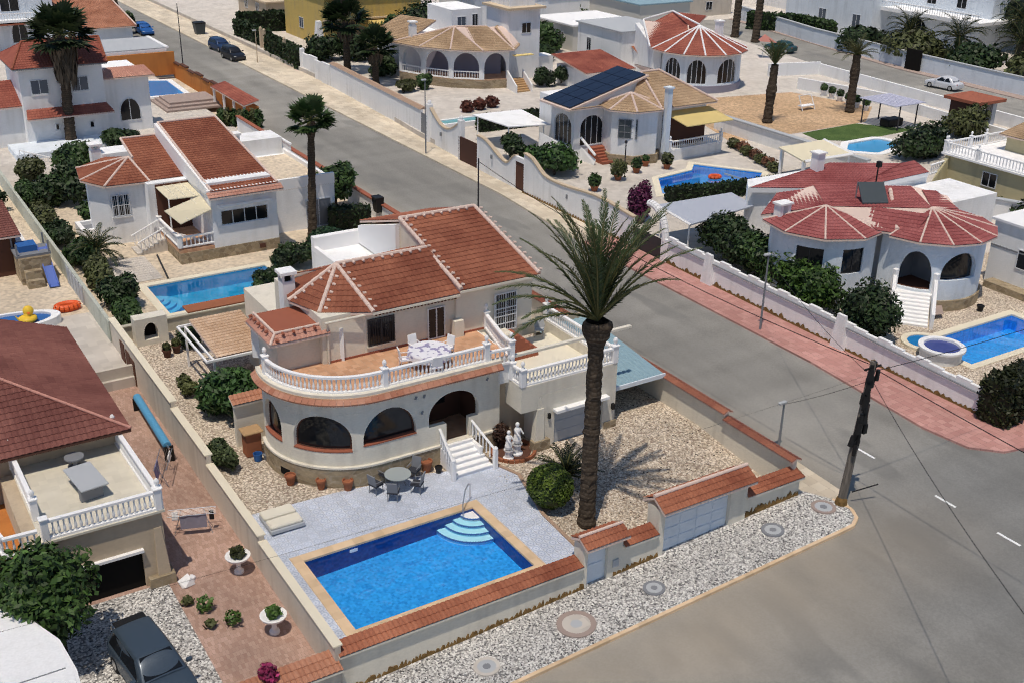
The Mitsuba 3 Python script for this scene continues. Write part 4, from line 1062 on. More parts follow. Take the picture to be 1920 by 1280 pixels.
# carport and pergola
CPT = thing('carport', 'carport with blue grey corrugated roof between garage and street wall', 'carport')
m = M(); xs = np.arange(17.7, 21.25, .075); zz = 1.15 + .03 * np.cos(np.arange(len(xs)) * PI / 2 * 1.0)
for i in range(len(xs) - 1): m.add([(xs[i], 3.6, zz[i] - .45), (xs[i + 1], 3.6, zz[i + 1] - .45), (xs[i + 1], 10.5, zz[i + 1] + .25), (xs[i], 10.5, zz[i] + .25)], [[0, 1, 2, 3]])
m.move((0, 0, .95)); put(CPT, 'roof', m, 'mat_bluegrey')
put(CPT, 'beam', M().box(17.7, 3.52, 1.5, 21.25, 3.6, 1.72), 'mat_bluewhite'); put(CPT, 'rear_wall', M().box(17.7, 10.4, -.3, 21.3, 10.5, 2.6), 'mat_beige')
PG = thing('pergola', 'pergola with tan tiled roof and thin white posts left of the villa', 'pergola')
roof(PG, [((1.75, 15.1, 2.4), (4.55, 15.1, 2.4), (4.55, 19.6, 2.75), (1.75, 19.6, 2.75))], 'tan2', per=.22, row=.3)
put(PG, 'beam', M().box(1.5, 15.0, 2.25, 1.6, 20.0, 2.35).box(1.15, 15.0, 2.25, 1.25, 20.0, 2.35).box(1.2, 14.9, 2.3, 4.55, 15.0, 2.42).box(1.2, 19.8, 2.3, 4.55, 19.9, 2.42), 'mat_trim')
for x, y in ((1.55, 15.05), (1.55, 19.8), (4.4, 15.05)): put(PG, 'post', M().box(x - .05, y - .05, -.05, x + .05, y + .05, 2.3), 'mat_trim')
put(PG, 'ridge_boards', M().box(2.0, 20.6, 2.7, 6.9, 21.6, 2.78), 'mat_terracotta')
bq_ = thing('barbecue', 'arched cream masonry barbecue in the corner behind the pergola', 'barbecue')
put(bq_, 'body', panel(Path([(-.2, 23.6), (1.6, 23.6)]), sbox(0, -.1, 1.8, 1.6).difference(opening_poly(O(.45, 1.25, .3, 1.3, arch=True))), 0, .8), 'mat_cream'); put(bq_, 'hearth', M().box(.25, 24.2, .2, 1.1, 24.35, 1.35), 'mat_dark')
bush('dark_shrub', [(2.4, 22.3, .6, .7, .7, .65)], 1200, .09, DARK, 'dark rounded shrub beside the masonry barbecue', seed=12)
for i, (x, y) in enumerate(((.9, 21.6), (1.5, 21.9))): pot(x, y, 0, .25, .45, ('brown planter nearest the barbecue', 'brown planter next to the dark shrub')[i], m='mat_brown', plant=.35, group='planters at the barbecue')
GWL = thing('garden_wall', 'cream garden screen wall with sloping tile top beside the curved bay', 'wall')
put(GWL, 'wall', M().box(.85, 10.1, -.1, 2.4, 10.35, 2.3), 'mat_cream'); cap_roof(GWL, .75, 2.4, 10.55, 2.55, 9.95, 2.28, 'orange')
cb = thing('storage_cabinet', 'red brown cabinet with a tan top against the curved bay', 'cabinet'); put(cb, 'body', M().rbox((1.25, 9.2, .6), (.75, .6, 1.2), .03), 'mat_terracotta'); put(cb, 'top', M().rbox((1.25, 9.2, 1.24), (.95, .8, .1), .03), 'mat_tan')
bk = thing('bucket', 'blue bucket on the gravel in front of the red brown cabinet', 'bucket'); put(bk, None, M().lathe([(0, 0), (.17, 0), (.22, .36), (.19, .36), (.16, .04), (0, .04)], (1.25, 8.5, 0), 12), 'mat_blue')
pot(1.62, 8.35, 0, .16, .3, 'small grey pot right beside the blue bucket', m='mat_grey')
bush('leafy_bush', rblobs(1.9, 13.3, 1.35, 1.9, 1.7, 1.5, 7, 4), 5200, .17, ((.014, .035, .010), (.06, .13, .035)), 'large glossy green bush between the pergola and the tiled screen wall', seed=14)
bush('yellow_shrub', rblobs(.55, 16.6, .5, .7, .7, .55, 3, 5), 900, .12, OLIVE, 'small yellowish shrub on the gravel left of the large green bush', seed=15)
bush('wall_shrub', rblobs(-.35, 8.9, .7, .55, 1.5, .7, 5, 6), 2200, .12, ((.018, .032, .012), (.075, .10, .04)), 'grey green shrub growing along the boundary wall beside the gravel', seed=16)
# stone circles in the gravel pavement
for x, y, r, m1, m2, lab in ((8.05, -7.65, .78, 'mat_pinkstone', 'mat_paving', 'largest pebble medallion with a brown ring outside the front wall'), (11.9, -7.6, .46, 'mat_grey', 'mat_lightgrey', 'grey ringed pebble medallion outside the garden gate'),
                          (18.6, -7.35, .5, 'mat_grey', 'mat_lightgrey', 'grey ringed pebble medallion outside the garage gate'), (21.7, -7.3, .55, 'mat_pinkstone', 'mat_lightgrey', 'pink and white pebble medallion with dark centre near the utility pole'),
                          (3.95, -7.75, .5, 'mat_paving', 'mat_lightgrey', 'faint pale pebble medallion at the lower left of the gravel pavement')):
    t = thing('pebble_medallion', lab, 'medallion', 'stone circles in the gravel'); z = zf(x) + .03; sl = .0545 if x < 21 else 0
    def ringm(ra, rb, zz): 
        g_ = M().prism(Polygon([(ra * math.cos(a), ra * math.sin(a)) for a in np.linspace(0, 2 * PI, 33)[:-1]]).difference(Polygon([(rb * math.cos(a), rb * math.sin(a)) for a in np.linspace(0, 2 * PI, 33)[:-1]]) if rb else Polygon()), 0, .05)
        v_, f_ = g_.mesh(); return np.c_[v_[:, 0] + x, v_[:, 1] + y, v_[:, 2] + z - .035 + zz + sl * v_[:, 0]], f_
    put(t, 'outer_ring', ringm(r, r * .72, .012), m1); put(t, 'middle', ringm(r * .72, r * .3, .006), m2); put(t, 'centre', ringm(r * .3, 0, .012), 'mat_grey' if r < .7 else 'mat_lightgrey')
# ---------------------------------------------------------------- cars
def smooth_stations(st, nx=34, ns=44):
    from scipy.interpolate import PchipInterpolator, CubicSpline
    X_ = np.array([q[0] for q in st]); S_ = np.array([q[1] for q in st], float); xs = np.unique(np.r_[np.linspace(X_[0], X_[-1], nx), X_])
    A_ = PchipInterpolator(X_, S_, axis=0)(xs); k = A_.shape[1]; t = np.arange(k + 1); tt = np.linspace(0, k, ns, endpoint=False)
    B_ = PchipInterpolator(np.arange(-2, k + 3), np.concatenate([A_[:, -2:], A_, A_[:, :3]], axis=1), axis=1)(tt)
    return [(x, [tuple(p) for p in b]) for x, b in zip(xs, B_)]


def loft(st, close=True):
    """stations: list of (x, [(y, z), ...]) with equal counts"""
    k = len(st[0][1]); v = np.array([[x, y, z] for x, s in st for y, z in s]); i = np.arange(k); f = []
    for q in range(len(st) - 1): f.append(np.stack([i + q * k, (i + 1) % k + q * k, (i + 1) % k + (q + 1) * k, i + (q + 1) * k], 1))
    m = M().add(v, np.vstack(f))
    if close:
        for q in (0, len(st) - 1): m.add(np.vstack([v[q * k:(q + 1) * k], v[q * k:(q + 1) * k].mean(0)]), np.stack([i, (i + 1) % k, i * 0 + k], 1))
    return m


def car(x, y, z, rz, pm, label, kind='hatch', L=4.3, W=1.78, H=1.5, group=None):
    t = thing('parked_car', label, 'car', group); mv = lambda m: m.move((x, y, z), rz); h = L / 2; w = W / 2
    sec = lambda ww, zb, zs, cr: [(-ww * .9, zb), (-ww, zb + .15), (-ww, zs - .22), (-ww * .93, zs - .03), (-ww * .5, zs + cr), (0, zs + cr * 1.2), (ww * .5, zs + cr), (ww * .93, zs - .03), (ww, zs - .22), (ww, zb + .15), (ww * .9, zb)]
    sh = .62 * H
    put(t, 'body', mv(loft(smooth_stations([(-h, sec(w * .86, .38, sh * .86, .0)), (-h + .12, sec(w * .95, .26, sh * .96, .01)), (-h + .6, sec(w, .22, sh, .02)), (0, sec(w, .2, sh, .0)), (h - 1.2, sec(w, .2, sh * .98, .02)), (h - .5, sec(w * .97, .22, sh * .86, .03)), (h - .12, sec(w * .88, .26, sh * .76, .02)), (h, sec(w * .74, .34, sh * .62, .0))]))), pm, smooth=50)
    r0, r1, f1, f0 = (-h + .08, -h + .45, h - 2.05, h - 1.25) if kind == 'hatch' else (-h + .55, -h + 1.15, h - 2.1, h - 1.3)
    cs = lambda bw, tw, zb, zt: [(-bw, zb), (-tw, zt), (-tw * .5, zt + .045), (0, zt + .055), (tw * .5, zt + .045), (tw, zt), (bw, zb)]
    b, tp = w * .93, w * .70; zt = H - .06
    put(t, 'cabin', mv(loft(smooth_stations([(r0, cs(b * .96, b * .9, sh - .04, sh)), (r1, cs(b, tp, sh - .04, zt - .02)), ((r1 + f1) / 2, cs(b, tp * 1.02, sh - .04, zt)), (f1, cs(b, tp, sh - .04, zt - .02)), (f0, cs(b * .97, b * .9, sh - .04, sh))], 20, 28))), pm, smooth=45)
    e = .03
    def q4(a): return M().add(np.array(a), [[0, 1, 2, 3]])
    put(t, 'windscreen', mv(q4([(f0 - .06 + e, -b * .8, sh + .06 + e), (f0 - .06 + e, b * .8, sh + .06 + e), (f1 + .06 + e, tp * .86, zt + .0 + e), (f1 + .06 + e, -tp * .86, zt + .0 + e)])), 'mat_glass')
    put(t, 'rear_window', mv(q4([(r0 + .06 - e, -b * .78, sh + .08 + e), (r1 - .06 - e, -tp * .84, zt - .04 + e), (r1 - .06 - e, tp * .84, zt - .04 + e), (r0 + .06 - e, b * .78, sh + .08 + e)])), 'mat_glass')
    for s in (-1, 1):
        xm = (r1 + f1) / 2 - .05
        for xa, xb, xc, xd in ((r0 + .3, xm - .04, xm - .04, r1 + .08), (xm + .04, f0 - .3, f1 - .06, xm + .04)):
            lo = lambda X: (X, s * (b * .985 + e), sh + .05); hi = lambda X: (X, s * (tp + (b - tp) * .1 + e), zt - .06)
            put(t, 'side_window', mv(q4([lo(xa), lo(xb), hi(xc), hi(xd)])), 'mat_glass')
        mi_ = put(t, 'mirror', mv(M().rbox((f0 - .25, s * (w + .1), sh + .08), (.14, .22, .15), .03)), pm)
        put(t, 'headlight', mv(M().rbox((h - .2, s * w * .68, sh * .70), (.22, .34, .13), .03)), 'mat_lampglass')
        put(t, 'tail_light', mv(M().rbox((-h + .07, s * w * .75, sh * .82), (.12, .2, .2), .03)), 'mat_redlight')
        for xx in (-h + .8, h - .85):
            m = M().lathe([(.0, -.1), (.3, -.1), (.33, -.06), (.33, .06), (.3, .1), (.0, .1)], n=18); m.v = [v[:, [0, 2, 1]] + [xx, s * (w - .09), .33] for v in m.v]; k = put(t, 'wheel', mv(m), 'mat_rubber')
            m = M().lathe([(0, .105), (.2, .105), (.2, .08)], n=12); m.v = [v[:, [0, 2, 1]] * [1, s, 1] + [xx, s * (w - .09), .33] for v in m.v]; put(k, 'rim', mv(m), 'mat_steel')
    if kind == 'hatch': put(t, 'spoiler', mv(M().rbox((r1 - .2, 0, zt + .0), (.36, W * .62, .05), .02)), 'mat_black')
    return t


car(-6.8, -2.7, -1.13, -PI / 2 + .12, 'mat_car_grey', 'dark grey car parked on the white gravel drive, cut by the lower edge', L=4.5, W=1.85, H=1.62)
# ---------------------------------------------------------------- neighbour on the left, with garage terrace
L = thing('house', 'beige house at lower left with dark red hipped roof and white balustraded garage terrace', 'house')
solid(L, -9.6, 3.05, -4.7, 8.6, -1.6, 2.3, 'mat_beige', 'garage_wall')
put(L, 'garage_front', panel(Path([(-9.6, 2.9), (-4.62, 2.9)]), sbox(0, -1.6, 4.98, 2.3).difference(sbox(.7, -1.7, 4.05, .75)), 0, .2), 'mat_beige')
put(L, 'garage_interior', M().box(-8.95, 3.03, -1.1, -5.5, 3.045, .8), 'mat_dark'); put(L, 'door_hood', M().box(-9.0, 2.72, .74, -5.5, 2.9, .86), 'mat_trim')  # flat dark sheet stands in for the shade inside the open garage
put(L, 'buttress', M().hull([(-4.62, 2.7, -1.6), (-5.1, 2.7, -1.6), (-5.1, 2.9, -1.6), (-4.62, 3.3, -1.6), (-4.72, 2.86, 1.6), (-5.0, 2.86, 1.6), (-5.0, 2.9, 1.6), (-4.62, 3.2, 1.6), (-4.5, 2.7, -1.6), (-4.5, 3.4, -1.6)]), 'mat_beige')
put(L, 'plinth', M().box(-5.45, 2.62, -1.6, -4.42, 3.5, -.55), 'mat_stone')
put(L, 'terrace', M().box(-9.1, 2.75, 2.3, -4.5, 9.0, 2.4), 'mat_deckcream')
balustrade(L, [(-8.9, 2.9), (-4.7, 2.9)], 2.4, .85, .2, posts=(0, 4.2), ball=False); balustrade(L, [(-4.65, 2.95), (-4.8, 9.1)], 2.4, .85, .2, posts=(0, 6.1)); balustrade(L, [(-9.0, 9.0), (-8.95, 4.5)], 2.4, .85, .2, posts=(.05, 4.5), ball=True)
solid(L, -10.4, 2.6, -9.0, 9.0, -1.6, .9, 'mat_ochre', 'stair_wall'); balcopy(L, [(-10.4, 2.6), (-9.2, 2.55)], 2.3, .85)
balcopy(L, [(-11, 6), (-10.4, 2.7)], 2.3, .85)
tr = (-4.4, 8.2, 3.45)
solid(L, -14, 8.9, -4.8, 20, -1.5, 3.4, 'mat_beige')
roof(L, [((-14, 8.0, 3.4), (-4.3, 8.0, 3.4), (-9.3, 13.0, 5.2), (-14, 13.0, 5.2)), ((-4.3, 8.0, 3.4), (-4.3, 20.2, 3.4), (-9.3, 20.2, 5.2), (-9.3, 13.0, 5.2)), ((-9.3, 20.2, 5.2), (-9.3, 20.3, 5.2), (-14, 20.3, 5.2), (-14, 13.0, 5.2))], 'dark', slab='mat_brown')
ridge(L, [((-4.3, 8.0, 3.45), (-9.3, 13.0, 5.25))], 'mat_pinkmortar', r=.07)
put(L, 'end_wall', M().box(-14, 20.2, -1, -1.3, 20.4, .6).box(-14, 20.2, 0, -4.2, 20.4, 3.3), 'mat_beigewall')
win(L, -4.78, 12, .3, 1.2, 1.2, 'E')
tb = thing('terrace_table', 'pale slab table on grey blocks on the garage roof terrace at lower left', 'table')
put(tb, 'top', M().rbox((-6.75, 5.7, 3.02), (1.1, 2.1, .08), .02, .12), 'mat_lightgrey')
for y in (5.0, 6.4): put(tb, 'leg', M().rbox((-6.75, y, 2.7), (.9, .25, .6), .02, .12), 'mat_grey')
tb = thing('side_table', 'round grey stool behind the slab table on the lower left terrace', 'stool'); put(tb, None, M().lathe([(0, .5), (.4, .5), (.4, .44), (.08, .42), (.08, .05), (.3, 0)], (-6.75, 7.8, 2.4), 16), 'mat_grey')
bush('leafy_tree', rblobs(-9.5, .5, 1.7, 2.15, 2.1, 2.1, 11, 21), 10500, .15, ((.012, .028, .006), (.06, .12, .025)), 'dense green tree in front of the open garage at lower left', 'tree', trunk=(-9.3, .3, -1.2, 1.5, .16), seed=22)
cn = thing('canopy', 'smooth white rounded canopy roof in the bottom left corner', 'canopy')
cpoly = Polygon([(-16, 2.2), (-11.6, 1.0), (-10.3, -.9), (-9.65, -2.6), (-9.5, -4.4), (-9.7, -7.5), (-16, -7.5)]).buffer(-.4).buffer(.4)
put(cn, 'roof', M().prism(cpoly, 1.86, 1.95).prism(cpoly.buffer(-.12), 1.95, 2.0), 'mat_white'); put(cn, 'seam', M().box(-16, -4.25, 2.0, -9.8, -4.2, 2.015), 'mat_grey')
for q in ((-10.4, -1.6), (-9.95, -6.5)): put(cn, 'post', M().tube((*q, -1.4), (*q, 1.86), .04), 'mat_trim')


def dryer(x, y, z, rz, label, laundry):
    t = thing('clothes_airer', label, 'clothes airer', 'clothes airers on the brick path'); mv = lambda m: m.move((x, y, z), rz)
    fr = M()
    for s in (-1, 1):
        fr.tube((-.8, s * .28, 0), (.8, s * .28, 0) if False else (-.45, -s * .28, 1.0), .015).tube((.8, s * .28, 0), (.45, -s * .28, 1.0), .015).tube((-1.0, s * .28, 1.0), (1.0, s * .28, 1.0), .015)
    put(t, 'frame', mv(fr), 'mat_steel'); w = M()
    for i in range(6): w.tube((-1.0, -.25 + .1 * i, 1.0), (1.0, -.25 + .1 * i, 1.0), .006, n=4)
    put(t, 'wires', mv(w), 'mat_steel')
    for a, b, yy, d, mk_ in laundry:
        xs = np.linspace(a, b, 7); m = M()
        for i in range(6): m.hull([(xs[i], yy + .02 * math.sin(i * 2), 1.01), (xs[i + 1], yy + .02 * math.sin(i * 2 + 2), 1.01), (xs[i], yy - .05, 1.01 - d), (xs[i + 1], yy - .05, 1.01 - d), (xs[i], yy + .03, 1.0), (xs[i + 1], yy + .03, 1.0)])
        put(t, 'laundry', mv(m), mk_)


dryer(-2.75, 5.7, -.95, -.35, 'clothes airer with grey laundry on the brick path, the nearer one', [(-.5, .6, -.25, .65, 'mat_purplegrey'), (-.85, -.6, .1, .4, 'mat_trim'), (.7, .9, .0, .45, 'mat_black')])
dryer(-2.6, 10.4, -.8, 1.15, 'clothes airer with lilac laundry hanging beside the white terrace balustrade', [(-.9, .0, .25, .7, 'mat_lilac'), (.1, .8, -.2, .3, 'mat_trim')])
rl = thing('pool_cover_roller', 'long blue rolled pool cover lying along the boundary wall', 'pool cover')
put(rl, 'cover', M().tube((-1.9, 17.4, .1), (-2.0, 11.8, .05), .2, n=14), 'mat_skyblue'); put(rl, 'stand', M().box(-2.15, 17.3, -.6, -1.7, 17.36, .1), 'mat_black'); put(rl, 'stand', M().box(-2.2, 11.7, -.8, -1.75, 11.76, .05), 'mat_black'); put(rl, 'core', M().tube((-1.9, 17.6, .1), (-2.0, 11.5, .05), .05), 'mat_steel')
for x, y, lab, sd_ in ((-2.05, 2.0, 'white urn with spiky plant on the brick path, the farther one', 1), (-2.15, -2.2, 'white urn with a low green plant on the brick path, the nearer one', 2)):
    t = thing('urn', lab, 'urn', 'white urns on the brick path'); z = -.55 - .026 * (20 - y)
    put(t, 'bowl', M().lathe([(.2, 0), (.2, .1), (.1, .2), (.09, .42), (.2, .55), (.46, .72), (.52, .84), (.46, .84), (.3, .78), (0, .78)], (x, y, z), 16), 'mat_trim')
    put(t, 'plant', leaf_cloud([(x, y, z + .98, .26, .26, .26)], 160, .14, *(OLIVE if sd_ == 1 else LIME), seed=sd_), 'mat_leaf')
for i, (x, y, r, lab) in enumerate(((-4.0, .35, .34, 'spiky green plant at the gravel edge of the brick path, farthest of four'), (-3.35, -1.0, .32, 'small round green plant in the middle of the brick path'), (-4.15, -.75, .17, 'tiny brownish plant beside the gravel drive edge'), (-4.5, 1.0, .2, 'small brown plant in the gravel edge near the garage'))):
    bush('small_plant', [(x, y, -.95 + r * .6, r, r, r * .8)], 160, .09, LIME if i < 2 else OLIVE, lab, 'plant', seed=30 + i, core=False)
bg = thing('bags', 'white carrier bags dropped at the corner of the lower left garage', 'bag'); put(bg, None, M().hull(rng.normal(size=(24, 3)) * [.22, .16, .13] + [-4.2, 2.2, -.85]).hull(rng.normal(size=(20, 3)) * [.12, .14, .1] + [-3.8, 2.5, -.9]), 'mat_trim')
RF = thing('front_wall', 'front wall of the lower left plot with orange tile coping', 'wall'); put(RF, 'wall', M().box(-14, -6.2, -2.5, -1.2, -5.9, -.35), 'mat_beigewall'); cap_roof(RF, -14, -1.15, -5.4, -.05, -6.4, -.28, 'orange')
bush('bougainvillea', rblobs(-3.7, -5.6, .15, .5, .4, .5, 4, 33), 700, .08, ((.09, .012, .03), (.34, .03, .12)), 'magenta flowering bougainvillea over the orange tiled wall at the bottom', seed=34, core=False)
# ---------------------------------------------------------------- yard with slide
HM = thing('shed', 'dark red roofed shed at the left edge beside the slide tower', 'shed')
solid(HM, -9, 38.5, -3.6, 44, 0, 2.7, 'mat_brown'); roof(HM, [((-9, 38.0, 2.75), (-3.3, 38.0, 2.75), (-3.3, 44, 3.4), (-9, 44, 3.4))], 'dark')
solid(HM, -3.3, 40, -2.6, 44, 0, 1.2, 'mat_white', 'side_wall')
TW = thing('slide_tower', 'stone play tower with a blue slide at the left edge', 'play tower')
put(TW, 'base', M().box(-3.9, 36.3, 0, -2.0, 38.4, 1.7), 'mat_stone'); put(TW, 'platform', M().box(-4.0, 36.6, 1.7, -1.9, 38.5, 1.85), 'mat_grey'); put(TW, 'canopy', M().box(-3.7, 37.2, 1.85, -2.6, 38.3, 2.25), 'mat_blue')
for x, y in ((-3.9, 36.7), (-2.0, 36.7), (-3.9, 38.4), (-2.0, 38.4)): put(TW, 'post', M().box(x - .05, y - .05, 1.7, x + .05, y + .05, 2.6), 'mat_grey')
sl = M()
for i in range(8):
    a, b = i / 8, (i + 1) / 8; za, zb = 1.85 * (1 - a) ** 1.2 + .12, 1.85 * (1 - b) ** 1.2 + .12; ya, yb = 37.4 - 2.5 * a, 37.4 - 2.5 * b
    sl.hull([(-2.55, ya, za), (-2.0, ya, za), (-2.55, yb, zb), (-2.0, yb, zb), (-2.55, ya, za - .05), (-2.0, yb, zb - .05)])
    for x in (-2.58, -2.03): sl.hull([(x, ya, za), (x + .06, ya, za), (x, yb, zb), (x + .06, yb, zb), (x, ya, za + .18), (x + .06, ya, za + .18), (x, yb, zb + .18), (x + .06, yb, zb + .18)])
put(TW, 'slide', sl, 'mat_slideblue'); put(TW, 'stairs', M().box(-3.7, 35.4, 0, -2.7, 36.3, .5).box(-3.7, 35.8, .5, -2.7, 36.3, 1.0), 'mat_stone')
FP = thing('paddling_pool', 'white rimmed above ground pool with blue lining at the left edge', 'pool')
ell = lambda r, q=1.0: [(-6.2 + r * 3.2 * math.cos(a) * q, 29.6 + r * 1.35 * math.sin(a) * q) for a in np.linspace(0, 2 * PI, 40)[:-1]]
put(FP, 'rim', M().prism(Polygon(ell(1.0)).difference(Polygon(ell(.84))), 0, .5), 'mat_trim'); put(FP, 'water', M().prism(ell(.84), .0, .36), 'mat_blue')
dk = thing('pool_duck', 'big yellow inflatable duck floating in the white rimmed pool', 'inflatable'); m = M(); m.lathe([(0, 0), (.35, .02), (.52, .18), (.5, .32), (.3, .4), (0, .42)], (-4.85, 29.3, .36), 14)
m.tm(trimesh.creation.icosphere(2, .3).apply_translation((-4.75, 29.45, 1.0))).tube((-4.85, 29.35, .6), (-4.78, 29.42, 1.0), .26, .2); m.hull([(-5.4, 29.2, .62), (-5.2, 29.1, .5), (-5.2, 29.5, .5), (-5.55, 29.3, .95)]); put(dk, 'body', m, 'mat_yellow', smooth=60); put(dk, 'beak', M().hull([(-4.65, 29.2, 1.02), (-4.9, 29.2, 1.02), (-4.8, 29.0, .95), (-4.75, 29.2, .88)]), 'mat_orange')
ky = thing('inflatable_boat', 'orange inflatable boat standing on the pale yard by the boundary wall', 'inflatable'); a = np.linspace(0, 2 * PI, 17); put(ky, 'tube', M().path([(-2.35 + .62 * math.cos(t), 31.0 + .38 * math.sin(t), .22) for t in a], .2, 10), 'mat_orange'); put(ky, 'floor', M().disk((0, 0, 0), 1).move((0, 0, 0)).hull([(-2.75 , 30.8, .12), (-1.95, 30.8, .12), (-2.75, 31.2, .12), (-1.95, 31.2, .12), (-2.35, 31.0, .06)]) if False else M().box(-2.8, 30.75, .1, -1.9, 31.25, .14), 'mat_brown')
FN = thing('boundary_wall', 'pale green boundary wall with planting behind it running up the left side', 'wall'); put(FN, 'wall', M().box(-1.3, 25, -.3, -1.1, 62, 1.25), 'mat_palegreen')
for i in range(5): put(FN, 'panel', M().box(-1.36, 31.2 + .9 * i, 0, -1.31, 31.9 + .9 * i, 1.2), 'mat_lightgrey')
gl = [(.15, 27.2, .9, .9, 1.6, 1.0), (.5, 30.0, 1.1, 1.0, 1.7, 1.2), (.2, 33.5, 1.0, .9, 2.0, 1.1), (.3, 38.5, 1.0, 1.0, 2.2, 1.0), (-.2, 43, .9, .8, 2.6, .9), (-.3, 48, .9, .8, 2.8, .9), (-.2, 53, 1.0, .9, 2.8, 1.0)]
for i, b in enumerate(gl):
    bush('garden_bush', rblobs(*b, 6, 40 + i), 2600, .15, (GREEN, DARK, OLIVE)[i % 3], ('dark green bush at the near end of the pale green wall', 'bush beside the near left corner of the neighbouring pool terrace', 'tall bush between the orange boat yard and the neighbouring pool', 'bush behind the yard with the slide tower', 'bush along the pale green wall level with the octagonal roof', 'bush along the pale green wall, second from its far end', 'bush at the far end of the pale green wall')[i], seed=50 + i)
feather_palm(1.0, 37.2, 0, 1.2, 'low bushy palm in the planting left of the neighbouring pool terrace', 26, 2.2, 60, .2, droop=1.3, cols=DARK, ll=.4)
# ---------------------------------------------------------------- white neighbour behind the pool wall
N = thing('house', 'white house with split red brown roof and beige awnings behind the second pool', 'house')
for x0_, x1_ in ((5.84, 8.2), (8.2, 12.75)): put(N, 'plinth', M().box(x0_, 35.12, -.1, x1_, 40, .74), 'mat_stone')
put(N, 'sunroom_wall', panel(Path([(8.2, 35.2), (12.75, 35.2)]), sbox(0, .74, 4.55, 4.5).difference(sbox(.6, 2.2, 3.9, 3.25)), 0, .2), 'mat_white')
fit(N, Path([(8.2, 35.2), (12.75, 35.2)]), O(.6, 3.9, 2.2, 3.25, nx=4, inset=.08), None, 'mat_glass')
solid(N, 8.2, 35.4, 12.75, 47, 0, 4.5, 'mat_white'); solid(N, 8.2, 36, 12.7, 47, 4.4, 5.0, 'mat_white', 'upper_wall')
put(N, 'vent', M().box(11.3, 35.05, .25, 11.7, 35.12, .55), 'mat_brown')
put(N, 'awning_case', M().box(8.6, 34.95, 3.55, 12.4, 35.2, 3.7), 'mat_trim')
put(N, 'porch_floor', M().box(5.84, 35.2, .74, 8.2, 40, .95), 'mat_terrace'); put(N, 'porch_band', panel(Path([(5.84, 40), (5.84, 35.2), (8.2, 35.2)]), sbox(0, .74, 7.16, 1.1), 0, .1), 'mat_white')
balcopy(N, [(5.9, 40), (5.9, 35.26)], 1.1, .78, .25, posts=(.1, 4.7), ball=False); balcopy(N, [(5.95, 35.3), (8.2, 35.3)], 1.1, .78, .25)
put(N, 'porch_back', M().box(5.9, 39.9, .9, 8.2, 40.0, 4.2), 'mat_brown'); solid(N, 5.4, 40, 8.3, 47, 0, 4.3, 'mat_white')
oct_ = [(5.5, 47.5), (2.6, 46.2), (2.1, 43.1), (3.0, 41.2), (5.6, 41.0)]
put(N, 'octagon_wall', M().prism(oct_ + [(6.5, 47)], 0, 4.3), 'mat_white'); win(N, 3.75, 41.1, 2.0, 1.2, 1.55, (.997, -.06), 3, bars='mat_frame', sill='mat_white')
fa = (5.3, 44, 5.25); fc = [(5.75, 40.6, 4.3), (2.75, 40.8, 4.3), (1.65, 43.0, 4.3), (2.2, 46.6, 4.2), (4.6, 48.2, 4.3)]
roof(N, [(fc[1], fc[0], fa, fa), (fc[2], fc[1], fa, fa), (fc[3], fc[2], fa, fa), (fc[4], fc[3], fa, fa)], 'main')
roof(N, [((5.6, 40.7, 4.33), (8.15, 40.7, 4.33), (8.15, 47, 5.8), (5.6, 47, 5.8))], 'main'); roof(N, [((8.2, 35.1, 4.65), (12.85, 35.1, 4.65), (12.7, 47, 6.65), (8.4, 47, 6.65))], 'main')
roof(N, [((7.95, 34.65, 4.35), (13.1, 34.65, 4.35), (13.1, 35.2, 4.6), (7.95, 35.2, 4.6))], 'pink', 'eaves_tiles')
put(N, 'gable_wall', M().hull([(8.1, 36, 4.3), (8.4, 36, 4.3), (8.1, 47, 4.3), (8.4, 47, 4.3), (8.1, 47, 6.7), (8.4, 47, 6.7), (8.1, 35.2, 4.7), (8.4, 35.2, 4.7)]), 'mat_trim')
ridge(N, [(fc[0], fa), (fc[1], fa), (fc[2], fa), (fc[3], fa), ((5.6, 47, 5.85), (8.1, 47, 5.85)), ((5.6, 44, 5.15), (5.6, 47, 5.85)), ((8.35, 47, 6.7), (12.6, 47, 6.7)), ((12.85, 35.1, 4.7), (12.7, 47, 6.7)), ((8.3, 35.1, 4.72), (8.4, 47, 6.7))], r=.09)
put(N, 'eaves_white', M().box(8.0, 35.2, 4.6, 13.0, 35.45, 4.72), 'mat_trim')
ch = put(N, 'chimney', M().box(3.7, 48.2, 0, 4.4, 49, 4.9).box(3.6, 48.1, 5.2, 4.5, 49.1, 5.35).box(3.75, 48.25, 4.9, 3.9, 48.95, 5.2).box(4.2, 48.25, 4.9, 4.35, 48.95, 5.2), 'mat_trim')
solid(N, 4.4, 48, 7.5, 50, 0, 4.6, 'mat_white', 'rear_wall')
for q in (((5.9, 40.2, 4.1), (8.15, 39.9, 4.1), (8.45, 37.3, 3.85), (6.1, 37.6, 3.8)), ((5.35, 36.1, 3.55), (8.1, 37.0, 3.95), (8.15, 35.0, 3.55), (6.0, 34.9, 2.9))):
    q = np.array(q); aw = put(N, 'awning', M().add(np.vstack([q, q - [0, 0, .06]]), [[0, 1, 2, 3], [7, 6, 5, 4], [0, 4, 5, 1], [1, 5, 6, 2], [2, 6, 7, 3], [3, 7, 4, 0]]), 'mat_fabric')
    for i in range(1, 4): put(aw, 'rib', M().tube(q[0] + (q[1] - q[0]) * i / 4 + [0, 0, .02], q[3] + (q[2] - q[3]) * i / 4 + [0, 0, .02], .03, n=5), 'mat_fabriclight')
put(N, 'porch_post', M().tube((6.1, 37.6, .9), (6.1, 37.6, 3.8), .05), 'mat_trim')
